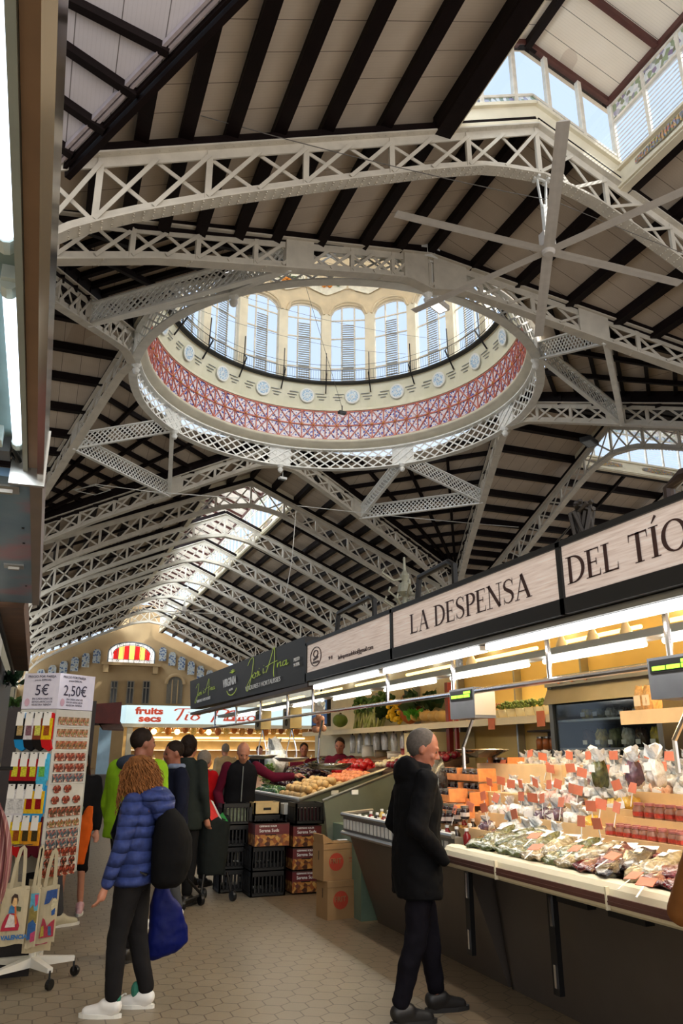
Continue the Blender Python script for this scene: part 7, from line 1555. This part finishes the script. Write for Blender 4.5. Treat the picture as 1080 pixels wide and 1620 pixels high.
# ---------------------------------------------------------------- souvenir rack
rk = empty('souvenir_rack', (.15, 6.68, 0)); tag(rk, 'white revolving souvenir rack on wheels with price posters on top', 'rack')
def rr(mb, name, m, par=None): return mb.build(name, m, par or rk)
corner = atY(96, 1065, 6.48)-rk.location; cl_ = atY(40, 1068, 6.62)-rk.location; cr_ = atY(151, 1070, 6.72)-rk.location
C0 = Vector((corner.x, corner.y)); L0 = Vector((cl_.x, cl_.y)); R0 = Vector((cr_.x, cr_.y)); B0_ = L0+R0-C0
def panelbox(a, b, z0, z1, t=.012):
    d = (b-a).normalized(); n_ = Vector((-d.y, d.x))*t; mb = MB(); mb.hexa([(a.x, a.y, z0), (b.x, b.y, z0), (b.x+n_.x, b.y+n_.y, z0), (a.x+n_.x, a.y+n_.y, z0), (a.x, a.y, z1), (b.x, b.y, z1), (b.x+n_.x, b.y+n_.y, z1), (a.x+n_.x, a.y+n_.y, z1)]); return mb
RKW = mat('rack_white_panel', (198, 196, 188), .5)
for a, b, nm in ((L0, C0, 'left_panel'), (C0, R0, 'right_panel'), (R0, B0_, 'back_panel'), (B0_, L0, 'far_panel')): rr(panelbox(a, b, .72 if nm != 'left_panel' else .95, 1.92), nm, RKW)
LIL = N('lilac_poster', .6); ln_ = LIL.noise(30, 4); LIL.col(LIL.mix(ln_, (206, 204, 226), (226, 224, 238)))
def faceM(a, b, u, z, off=.004):
    d = (b-a).normalized(); n_ = Vector((d.y, -d.x)); p = a+d*u+n_*off; return basis((p.x, p.y, z), (d.x, d.y, 0), (0, 0, 1), (n_.x, n_.y, 0))
INK = mat('dark_ink', (44, 40, 70), .6)
for a, b, nm, big, u0 in ((L0, C0, 'poster', '5€', .10), (C0, R0, 'poster', '2,50€', .045)):
    p = rr(panelbox(a, b, 1.925, 2.20, .008), nm, LIL.m); W_ = (b-a).length
    for tt, sz, uu, zz_, sx_ in ((big, .115, u0, 2.03, .9), ('PRECIO POR PAREJA', .026, .03, 2.165, 1.0), ('precio ESPECIAL', .02, .09, 2.14, 1.0), ('EN CADA UNO DE', .020, .085, 1.995, 1), ('ESTOS ARTICULOS', .020, .085, 1.972, 1), ('NUESTRA TIENDA', .020, .085, 1.949, 1)):
        text(tt, 'lettering', sz, rk.matrix_basis @ faceM(a, b, uu, zz_), INK, rk, sx=sx_, depth=.0005)
    m = MB(); M_ = faceM(a, b, .045, 1.975); m.poly([M_ @ Vector((.022*cos(2*pi*k/14), .03*sin(2*pi*k/14), 0)) for k in range(14)]); rr(m, 'round_seal', mat('pink_seal', (196, 160, 180), .6))
# magnets on the right-hand face
MC = [(150, 110, 70), (110, 80, 60), (130, 60, 44), (90, 110, 120), (160, 140, 90), (60, 52, 44)]
def magmat(i):
    n = N('magnet_print_%d' % i, .3); v = n.t.nodes.new('ShaderNodeTexVoronoi'); v.inputs['Scale'].default_value = 60+i*7; n.t.links.new(n.tc.outputs['Object'], v.inputs['Vector']); s = n.t.nodes.new('ShaderNodeSeparateColor'); n.t.links.new(v.outputs['Color'], s.inputs[0])
    c = MC[i]; n.col(n.ramp(s.outputs[0], [(0, tuple(int(v_*.5) for v_ in c)), (.4, c), (.7, (170, 70, 50)), (1, (210, 200, 180))])); return n.m
MM = [magmat(i) for i in range(6)]
rows = [(1.835, 5, 4, 'brown'), (1.745, 5, 4, 'brown'), (1.655, 5, 0, 'tan'), (1.565, 3, 2, 'red and grey'), (1.485, 3, 2, 'red and grey'), (1.41, 3, 3, 'blue-grey'), (1.33, 2, 2, 'figure-shaped'), (1.25, 3, 2, 'figure-shaped'), (1.165, 4, 1, 'round-cornered'), (1.085, 4, 4, 'skyline-shaped'), (1.01, 3, 3, 'pale'), (.94, 3, 3, 'pale'), (.875, 4, 2, 'small red'), (.81, 4, 5, 'dark oval'), (.745, 5, 2, 'tall dark')]
Wr = (R0-C0).length; dR = (R0-C0).normalized()
ordn = ['first', 'second', 'third', 'fourth', 'fifth', 'sixth', 'seventh', 'eighth', 'ninth', 'tenth', 'eleventh', 'twelfth', 'thirteenth', 'fourteenth', 'bottom']
for ri, (z, n_, mi_, nm) in enumerate(rows):
    for k in range(n_):
        u = Wr*(.08+.86*(k+.5)/max(n_, 3) if n_ < 3 else .06+.86*(k+.5)/n_); h = .030 if ri not in (8, 14) else .034; w = Wr*.86/max(n_, 3)*.44
        m = MB(); F_ = faceM(C0, R0, u, z-rk.location.z, .003)
        if nm in ('dark oval', 'figure-shaped'): pts = [(w*.8*cos(2*pi*j/12), h*sin(2*pi*j/12)) for j in range(12)]
        elif nm == 'skyline-shaped': pts = [(-w, -h), (w, -h), (w, h*.2), (w*.4, h*.9), (w*.2, 0), (-w*.3, h*.7), (-w*.6, 0), (-w, h*.5)]
        else: pts = [(-w, -h), (w, -h), (w, h*.9), (w*.9, h), (-w*.9, h), (-w, h*.9)]
        n0 = len(pts); Fm = rk.matrix_basis @ F_; m.poly([Vector((x, y, .008)) for x, y in pts])
        for j in range(n0): x0, y0 = pts[j]; x1, y1 = pts[(j+1) % n0]; m.poly([Vector((x0, y0, 0)), Vector((x1, y1, 0)), Vector((x1, y1, .008)), Vector((x0, y0, .008))])
        o = m.build('magnet', MM[mi_]); o.matrix_world = Fm; tag(o, '%s souvenir magnet in the %s row from the top of the rack' % (nm, ordn[ri]), 'magnet', 'souvenir magnets, %s row' % ordn[ri])
    if ri < 6: m = panelbox(C0+dR*Wr*.05, C0+dR*Wr*.95, z-.042, z-.038, -.008); rr(m, 'clear_ledge', WHITE)
# socks on the left-hand face
Wl = (C0-L0).length; dl = (C0-L0).normalized(); nl = Vector((dl.y, -dl.x))
SK = {'black_blue': [(24, 24, 26), (30, 130, 190), (150, 130, 90)], 'white_black': [(200, 196, 206), (24, 24, 28), (110, 80, 90)], 'patterned': [(120, 60, 40), (24, 20, 20), (210, 190, 80)], 'yellow_red': [(224, 180, 30), (190, 30, 34), (130, 70, 30)], 'red_black': [(150, 30, 34), (24, 20, 22), (220, 170, 50)], 'blue_green': [(70, 170, 210), (70, 170, 210), (90, 150, 70)], 'white': [(206, 204, 212), (206, 204, 212), (190, 190, 214)], 'yellow_blue': [(224, 170, 40), (40, 140, 200), (120, 20, 24)], 'orange_maroon': [(206, 140, 40), (80, 20, 34), (60, 50, 30)]}
sockrows = [(1.90, ['black_blue', 'white_black', 'patterned', 'yellow_red']), (1.60, ['red_black', 'red_black', 'red_black', 'blue_green']), (1.37, ['white', 'white', 'yellow_blue', 'yellow_blue']), (1.15, ['yellow_red', 'yellow_red', 'orange_maroon', 'orange_maroon'])]
for ri, (z, ks) in enumerate(sockrows):
    for k, kk in enumerate(ks):
        c = SK[kk]; u = Wl*(.02+.98*(k+.5)/4); F_ = rk.matrix_basis @ faceM(L0, C0, u, z-.0, .04); o = empty('sock_pair'); o.matrix_world = F_ @ Matrix.Scale(1.22, 4); ww = .030
        def T_(pts, mm, nm, t=.012, z0=0):
            m = MB(); n0 = len(pts); m.poly([(x, y, z0+t) for x, y in pts]); m.poly([(x, y, z0-t) for x, y in pts][::-1])
            for j in range(n0): x0, y0 = pts[j]; x1, y1 = pts[(j+1) % n0]; m.poly([(x0, y0, z0-t), (x1, y1, z0-t), (x1, y1, z0+t), (x0, y0, z0+t)])
            return m.build(nm, mm, o)
        T_([(-ww, -.04), (ww, -.04), (ww*.95, -.17), (-ww*1.1, -.17)], cloth('sock_'+kk, c[0], .25, .8, 60), 'leg'); T_([(-ww*1.1, -.17), (ww*.95, -.17), (ww*1.2, -.20), (ww*1.5, -.225), (ww*.9, -.24), (-ww*.6, -.215)] if ri in (0, 3) else [(-ww*1.1, -.17), (ww*.95, -.17), (ww*.7, -.215), (0, -.23), (-ww*.8, -.21)], cloth('sock_toe_'+kk, c[1], .1), 'foot')
        T_([(-ww*.62, -.085), (ww*.62, -.085), (ww*.62, -.145), (-ww*.62, -.145)], cloth('sock_motif_'+kk, c[2], .5, .8, 90), 'motif', .0135); T_([(-ww*.9, .0), (ww*.55, .0), (ww*.5, -.085), (-ww, -.085)], LBL, 'card_label', .015); T_([(ww*.5, -.005), (ww*1.05, -.01), (ww*1.05, -.17), (ww*.5, -.1)], cloth('sock_cuff_'+kk, c[1] if kk != 'white' else c[0]), 'cuff', .008, -.01)
        MB().tube([(0, -.006, -.04), (0, -.006, .03)], .003, 5).build('hook', BLACK, o)
        tag(o, '%s pair of souvenir socks, %s from left in the %s row' % (kk.replace('_', ' and '), ['first', 'second', 'third', 'fourth'][k], ['top', 'second', 'third', 'lowest'][ri]), 'socks', 'souvenir socks on the rack')
# tote bags
CAN = cloth('natural_canvas', (202, 190, 160), .06, .85, 20)
def tote(px0, px1, py0, py1, Y, strap, label, art, name='tote_bag'):
    a = atY(px0, py1, Y); b = atY(px1, py0, Y); x0, x1, z0, z1 = a.x, b.x, a.z, b.z; o = empty(name, ((x0+x1)/2, Y, z1)); tag(o, label, 'tote bag', 'printed canvas tote bags on the rack'); w = (x1-x0)/2; h = z1-z0; m = MB()
    nx, nz = 6, 6
    for s_ in (-1, 1):
        for i in range(nx):
            for j in range(nz):
                def q(i, j): u = i/nx*2-1; v = j/nz; return (u*w*(1-.03*v), s_*(.004+.022*sin(pi*min(1, v*.9+.1))*(1-u*u)), -v*h+.006*sin(u*3))
                m.poly([q(i, j), q(i+1, j), q(i+1, j+1), q(i, j+1)])
    m.build('bag', CAN, o); zt2 = strap
    for sy in (-.008, .012): m = MB(); m.sweep([(-w*.45, sy, -.01), (-w*.40+.01, sy, zt2*.5), (-w*.12+.01, sy, zt2*.95), (.015, sy, zt2), (w*.2+.01, sy, zt2*.93), (w*.42, sy, zt2*.5), (w*.48, sy, -.01)], .004, .024, (0, 1, 0)); m.build('strap', CAN, o)
    MB().box(-w*.98, w*.98, -.008, -.006, -.022, -.018).build('hem_stitch', mat('canvas_stitch', (170, 156, 126), .9), o)
    yy = -.034
    def PZ(pts, c, nm): MB().poly([(x*w, yy-.001*PZ.k, -h*y) for x, y in pts]).build('print_'+nm, mat('print_'+nm, c, .7, 0, .2, 60), o); PZ.k += 1
    PZ.k = 0; art(PZ, o, w, h, yy); return o
def art_girl(P_, o, w, h, yy):
    P_([(-.85, .74), (.45, .74), (.5, .66), (.25, .50), (-.1, .42), (-.5, .46), (-.75, .6)], (176, 34, 60), 'red_skirt'); P_([(-.55, .68), (.2, .68), (.05, .48), (-.3, .45)], (214, 206, 200), 'white_apron'); P_([(-.4, .44), (.05, .44), (.1, .32), (-.1, .28), (-.35, .32)], (60, 120, 170), 'blue_bodice'); P_([(-.02, .3), (.1, .3), (.3, .62), (.18, .64)], (220, 110, 50), 'orange_sash')
    P_([(.1+.22*cos(2*pi*k/12)-.12, .24+.09*sin(2*pi*k/12)) for k in range(12)], (226, 186, 130), 'face'); P_([(-.28, .26), (-.3, .16), (-.1, .1), (.15, .12), (.25, .22), (.2, .3), (.12, .18), (-.12, .17), (-.2, .28)], (60, 40, 30), 'brown_hair'); P_([(.15, .32), (.5, .34), (.48, .42), (.2, .4)], (70, 84, 60), 'basket')
    text('VALENCIA', 'lettering', .036, o.matrix_basis @ onY(-w*.75, yy-.012, -h*.88), mat('print_blue_letters', (50, 110, 170), .6), o, bold=.002)
def art_city(P_, o, w, h, yy):
    P_([(-.8, .12), (.7, .12), (.7, .4), (-.8, .4)], (90, 170, 200), 'sky_blue'); P_([(-.1, .14), (.6, .14), (.6, .3), (.2, .34)], (206, 70, 110), 'pink_blossom'); P_([(-.8, .36), (-.2, .3), (.1, .42), (.7, .4), (.7, .6), (-.8, .6)], (140, 124, 60), 'olive_town'); P_([(-.8, .6), (.0, .54), (.7, .62), (.7, .84), (-.8, .86)], (40, 90, 150), 'deep_blue'); P_([(-.2, .76), (.7, .72), (.7, .88), (-.1, .9)], (180, 60, 100), 'magenta_flowers')
def art_moon(P_, o, w, h, yy):
    P_([(-.2, .08), (.8, .05), (.8, .3), (.4, .2), (.1, .3), (-.35, .32)], (50, 84, 150), 'night_blue'); P_([(.62+.3*cos(2*pi*k/16), .36+.15*sin(2*pi*k/16)) for k in range(16)], (214, 204, 170), 'moon'); P_([(.4, .44), (.75, .38), (.75, .5), (.45, .52)], (40, 90, 160), 'blue_heart'); P_([(-.5, .8), (-.35, .55), (-.15, .58), (.1, .7), (.5, .62), (.8, .58), (.8, .88), (-.55, .9)], (170, 50, 70), 'red_roofs'); P_([(-.4, .7), (-.2, .68), (-.1, .86), (-.45, .88)], (180, 160, 60), 'yellow_tiles'); P_([(.2, .7), (.5, .7), (.6, .86), (.3, .86)], (60, 100, 140), 'blue_tiles')
tote(33, 92, 1388, 1508, 6.62, .2, 'lowest canvas tote hanging behind the others with a blue-framed print', art_city); tote(52, 95, 1400, 1493, 6.45, .24, 'right-hand canvas tote with moon and red-roofed print', art_moon); tote(38, 66, 1400, 1500, 6.38, .26, 'middle canvas tote with blue and pink city print', art_city); tote(-6, 48, 1402, 1497, 6.32, .26, 'left-hand canvas tote showing a girl in red skirt above VALENCIA', art_girl)
tote(-30, 40, 1396, 1498, 6.55, .24, 'canvas tote partly hidden behind the girl print tote', art_moon)
m = MB(); 
for k in range(4): u = Wl*(.1+.25*k); p = L0+dl*u+nl*.01; q = p+nl*.3; m.tube([(p.x, p.y, .95), (q.x, q.y, .965)], .004, 5)
rr(m, 'bag_hooks', INOX)
rr(MB().tube([(0, .0, .1), (0, 0, .95)], .028, 12), 'pole', WHITE)
for k in range(5):
    a = radians(70+72*k+8); e = Vector((cos(a)*.30, sin(a)*.30, .11)); m = MB(); m.hexa([tuple(v) for v in (Vector((0, 0, .10))+Vector((-sin(a), cos(a), 0))*.03, Vector((0, 0, .10))-Vector((-sin(a), cos(a), 0))*.03, e-Vector((-sin(a), cos(a), 0))*.02, e+Vector((-sin(a), cos(a), 0))*.02, Vector((0, 0, .17))+Vector((-sin(a), cos(a), 0))*.03, Vector((0, 0, .17))-Vector((-sin(a), cos(a), 0))*.03, e-Vector((-sin(a), cos(a), 0))*.02+Vector((0, 0, .03)), e+Vector((-sin(a), cos(a), 0))*.02+Vector((0, 0, .03)))]); lg = rr(m, 'leg', WHITE)
    w_ = MB(); w_.lathe((0, 0, 0), [(0, -.014), (.034, -.014), (.038, 0), (.034, .014), (0, .014)], 14, m4=TR(e.x*1.04, e.y*1.04, .04, a*.5+k, 0, pi/2)); rr(w_, 'caster_wheel', BLACK, lg); f = MB(); f.bar((e.x, e.y, .04), (e.x, e.y, .125), .04, .012); rr(f, 'caster_fork', BLACK, lg)
# ================================================================ far kiosk: fruits secs
fk = empty('dried_fruit_kiosk', (5, 24, 0)); tag(fk, 'lit kiosk far down the aisle under a white sign with orange lettering', 'kiosk')
LBX = mat('lit_sign_face', (214, 238, 240), .4, 0, 0, emit=.78, ecol=(205, 235, 240)); ORG = mat('orange_sign_letters', (214, 78, 44), .5, 0, 0, emit=.3, ecol=(214, 70, 40))
xl_ = atY(200, 1118, 24).x
rel(fk, MB().box(xl_, 10.5, 24, 24.4, 2.42, 2.95), 'sign_face', LBX); rel(fk, MB().hexa([(xl_-.3, 24.9, 2.42), (xl_, 24, 2.42), (xl_+.05, 24.1, 2.42), (xl_-.2, 25, 2.42), (xl_-.3, 24.9, 2.95), (xl_, 24, 2.95), (xl_+.05, 24.1, 2.95), (xl_-.2, 25, 2.95)]), 'sign_side', LBX)
text('fruits', 'lettering', .27, onY(atY(214, 1130, 24).x, 23.98, 2.70), ORG, fk, bold=.012, sx=1.45); text('secs', 'lettering', .27, onY(atY(219, 1140, 24).x, 23.98, 2.48), ORG, fk, bold=.012, sx=1.45)
def brush(strokes, x0, z0, w, h, Y, m, par, wd=.07):
    mb = MB()
    for st in strokes: strip(mb, sm(st, 4), wd, onY(x0, Y, z0) @ Matrix.Diagonal((w, h, 1, 1)))
    mb.xf(Matrix.Translation(-par.location)); return mb.build('brush_lettering', m, par)
brush([[(0, .8), (.1, .95), (.5, .98)], [(.28, .95), (.2, .5), (.08, .05)], [(.42, .55), (.36, .15), (.44, .12)], [(.46, .7), (.47, .74)], [(.75, .5), (.6, .45), (.55, .2), (.68, .1), (.8, .3), (.72, .52), (.84, .5)],
       [(1.1, .7), (1.4, .98), (1.75, .9), (1.6, .55), (1.3, .5)], [(1.4, .9), (1.3, .4), (1.2, -.05)], [(1.95, .5), (1.75, .4), (1.75, .15), (1.9, .2), (2.0, .5), (1.98, .12), (2.08, .2)], [(2.35, .45), (2.2, .5), (2.12, .25), (2.2, .12), (2.38, .2)], [(2.6, .5), (2.45, .42), (2.42, .2), (2.55, .1), (2.68, .3), (2.6, .5)]], atY(275, 1140, 24).x, 2.50, .95, .38, 23.97, ORG, fk)
mb = MB(); xq = atY(370, 1130, 24).x
mb.tube([(xq+.3*cos(pi*k/10), 23.96, 2.56+.28*sin(pi*k/10)) for k in range(11)], .02, 5); mb.bar((xq-.34, 23.96, 2.55), (xq+.34, 23.96, 2.55), .03, .05)
for k in (3, 5, 7): mb.bar((xq, 23.96, 2.56), (xq+.3*cos(pi*k/10), 23.96, 2.56+.28*sin(pi*k/10)), .02, .02)
rel(fk, mb, 'fan_logo', ORG)
rel(fk, MB().box(xl_-.1, 10.5, 24.0, 24.5, 2.32, 2.42), 'canopy_edge', CREAMP); rel(fk, MB().box(xl_+.1, xl_+.25, 24.1, 24.3, 0, 2.35), 'post', CREAMP); rel(fk, MB().box(xl_+.2, 10.5, 26.2, 26.3, 0, 2.6), 'back_wall', mat('golden_back_wall', (206, 168, 104), .5, 0, .2, 2)); rel(fk, MB().box(xl_+.2, 10.5, 24.1, 25.0, 0, 1.1), 'counter', mat('kiosk_counter', (160, 140, 110), .5)); rel(fk, MB().box(xl_+.2, 10.5, 24.2, 26.2, 2.42, 2.46), 'ceiling_panel', CEIL)
for z in (1.65, 1.95, 2.2): rel(fk, MB().box(xl_+.3, 10.4, 25.8, 26.2, z, z+.03), 'shelf', WHITE)
for k in range(5): rel(fk, MB().tube([(xl_+.6+1.5*k, 25.7, 2.05), (xl_+1.7+1.5*k, 25.7, 2.05)], .03, 6), 'tube', TUBEW)
area('kiosk_glow', (5.5, 25.0, 2.38), 6, .6, 130, (1, .86, .6))
hc_ = [(210, 160, 80), (190, 120, 50), (230, 200, 120), (150, 90, 50)]; hp_ = {}
for i in range(26):
    x = xl_+.6+.26*i; k = i*7 % 4; z = 2.26+.03*(i % 3)
    if k not in hp_: o = empty('hanging_sack', (0, 0, 0)); b = MB(); b.ell((0, 0, 0), (.11, .1, .14), 10, 7); b.build('sack', mat('nut_bag_%d' % k, hc_[k], .3, 0, .3, 20), o, True); MB().tube([(0, 0, .13), (0, 0, .22)], .01, 4).build('string', WHITE, o); hp_[k] = o
    else: o = copy_tree(hp_[k])
    o.location = (x, 24.6, z-.02); cn_ = ['golden', 'amber', 'pale', 'brown'][k]; tag(o, '%s bag of nuts hanging under the lit kiosk sign' % cn_, 'bag', '%s nut bags under the lit sign' % cn_)
for i in range(24):
    x = xl_+.7+.28*i; k = (i*5+1) % 4; o = copy_tree(hp_[k]); o.location = (x, 24.45, 1.25+.05*(i % 2)); cn_ = ['golden', 'amber', 'pale', 'brown'][k]; tag(o, '%s heap of dried fruit on the far kiosk counter' % cn_, 'sack', '%s sacks on the far kiosk counter' % cn_)
for i in range(3):
    o = empty('bulb_lamp', (atY([243, 280, 330][i], 1160, 24.4).x, 24.4, 2.2)); tag(o, 'glowing warm bulb in the far dried fruit kiosk, %s' % ['left', 'middle', 'right'][i], 'lamp'); MB().ell((0, 0, 0), .09, 10, 8).build('bulb', mat('lit_warm_bulb', (255, 230, 170), .3, 0, 0, emit=4, ecol=(255, 220, 150)), o, True); MB().tube([(0, 0, .08), (0, 0, .2)], .02, 6).build('socket', BLACK, o)
# brown awnings and kiosk left of it
aw = empty('brown_awning_kiosk', (1.2, 26, 0)); tag(aw, 'kiosk with dark red and brown awning boards left of the lit sign', 'kiosk')
a = atY(150, 1125, 22); b = atY(186, 1160, 22)
rel(aw, MB().hexa([(a.x, 22, 2.35), (b.x+.1, 22.6, 2.35), (b.x+.1, 24, 2.35), (a.x, 24, 2.35), (a.x, 22, 2.85), (b.x+.1, 22.6, 2.95), (b.x+.1, 24, 2.95), (a.x, 24, 2.85)]), 'awning_board', mat('dark_red_board', (96, 34, 26), .6, 0, .3, 3)); rel(aw, MB().hexa([(a.x+.2, 21.4, 2.15), (b.x+.15, 22, 2.15), (b.x+.15, 23, 2.35), (a.x+.2, 23, 2.35), (a.x+.2, 21.4, 2.2), (b.x+.15, 22, 2.2), (b.x+.15, 23, 2.42), (a.x+.2, 23, 2.42)]), 'awning_flap', mat('brown_flap', (84, 60, 50), .7)); rel(aw, MB().box(a.x, b.x, 22.8, 24, 0, 1.0), 'counter', mat('grey_counter', (90, 84, 80), .5)); rel(aw, MB().box(a.x+.3, b.x, 23.9, 24, 1.0, 2.3), 'pale_screen', mat('pale_blue_screen', (140, 170, 190), .4, 0, .2, 3, emit=.15)); rel(aw, MB().box(-2, a.x, 21.6, 24, 0, 2.9), 'side_wall', mat('dark_side_wall', (50, 40, 36), .6))
# ---------------------------------------------------------------- odds and ends on top of the stalls
o = empty('street_sculpture', atX(640, 920, 5.3)); tag(o, 'ornate pale metal finial with curling branches above the wood sign', 'finial'); m = MB(); m.tube([(0, 0, -.6), (0, 0, .45)], [.06, .02], 8); m.lathe((0, 0, 0), [(.03, -.3), (.14, -.2), (.1, -.05), (.05, .0), (.09, .1), (.03, .2)], 12)
rq = random.Random(9)
for k in range(14): a_ = rq.uniform(0, 6.3); zz_ = rq.uniform(-.45, .1); L_ = rq.uniform(.25, .6); m.tube([(0, 0, zz_), (cos(a_)*L_*.5, sin(a_)*L_*.5, zz_-.06), (cos(a_)*L_, sin(a_)*L_, zz_+.06), (cos(a_)*L_*.9, sin(a_)*L_*.9, zz_+.14)], .02, 5)
m.build('ornament', mat('tarnished_finial', (150, 150, 134), .5, .1, .2, 8), o); MB().box(-.1, .1, -.1, .1, (3.02-o.location.z)/.9, -.55).build('base', STEEL, o); o.scale = (.9, .9, .9)
for i, (px, py, X) in enumerate(((920, 812, 3.6), (1068, 755, 3.3))):
    p = atX(px, py, X); o = empty('roof_machine', p); tag(o, ['dark shredded bundle standing on the stall roof behind the sign', 'dark bent pipe on the stall roof at the right edge'][i], 'pipe' if i else 'bundle'); m = MB()
    if i: m.tube([(0, -.3, -.02), (0, -.05, .0), (0, .06, -.05), (0, .07, -.35)], .035, 10); m.build('pipe', mat('brown_pipe', (60, 48, 44), .4, .4), o); MB().tube([(0, .07, -.33), (0, .07, -.37)], .045, 10).build('flange', BLACK, o)
    else:
        for k in range(16): m.tube([(rq.uniform(-.05, .05), rq.uniform(-.06, .06), -.25), (rq.uniform(-.07, .07), rq.uniform(-.09, .09), .0), (rq.uniform(-.07, .07), rq.uniform(-.12, .12), rq.uniform(.0, .08))], .018, 5)
        m.build('strips', mat('dark_shreds', (50, 44, 40), .6), o); MB().tube([(0, 0, .0), (0, .35, -.15), (0, .75, -.38)], .008, 5).build('cable', BLACK, o)
for i, (x0, y0, y1, z) in enumerate(((3.4, 5.9, 6.6, 3.02), (3.3, 7.5, 8.6, 2.98))):
    o = empty('roof_pipe', (x0, y0, z)); tag(o, 'black bent pipe lying on the stall roof, %s' % ['above the email line', 'above the start of the black sign'][i], 'pipe'); MB().tube([(0, 0, 0), (0, 0, .22), (0, .1, .27), (0, y1-y0, .25), (0, y1-y0+.06, .0)], .03, 8).build('pipe', BLACK, o); MB().box(-.06, .06, -.04, .04, -.02, .02).build('foot', BLACK, o)
# roof slope of the neighbouring wing seen at the top left
BL2 = boards('ceiling_boards_lilac', 0, (190, 180, 182), (214, 206, 208))
def onslope(px, py): # on the left slope underside of the near roof, dropped a little
    n_ = Vector((-SL, 0, 1)); d0_ = ZR+ZB-.55-SL*CC.x; d = ray(px, py); t = (d0_-n_.dot(CAMP))/n_.dot(d); return CAMP+d*t
v1_, v2_ = onslope(112, 250), onslope(362, -8)
dv = (v2_-v1_); p3 = v1_+Vector((-3.2, -3.2, 1.9)); 
nn_ = dv.cross(p3-v1_).normalized()
def onlil(px, py): d = ray(px, py); return CAMP+d*((nn_.dot(v1_-CAMP))/nn_.dot(d))
lo_ = [v1_-dv*.12, v2_+dv*2.2, v2_+dv*2.2+(p3-v1_)*1.6, v1_-dv*.6+(p3-v1_)*1.6, v1_-dv*.6]
struct(MB().poly(lo_).build('ceiling_side_wing', BL2))
off_ = Vector((0, 0, -.06))
for (a, b) in (((95, -12), (268, 77)), ((60, 40), (216, 146)), ((60, 128), (166, 202)), ((60, 200), (116, 240))):
    A, B = onlil(*a), onlil(*b); struct(MB().bar(A+off_, B+off_, .13, .14).build('beam', DWOOD))
LILT = mat('lilac_grey_moulding', (176, 164, 168), .5)
for k, (o1, w_, h_) in enumerate(((.0, .05, .1), (.10, .05, .06), (.18, .05, .1))):
    per = nn_.cross(dv).normalized()*(-o1 if nn_.cross(dv).dot(p3-v1_) < 0 else o1); struct(MB().bar(v1_-dv*.05+per+off_, v2_+dv*.1+per+off_, w_, h_).build('trim_valley', LILT if k != 0 else DWOOD))
struct(MB().bar(v1_-dv*.08+Vector((.12, 0, -.1)), v2_+dv*.15+Vector((.12, 0, -.1)), .1, .14).build('beam', DWOOD))
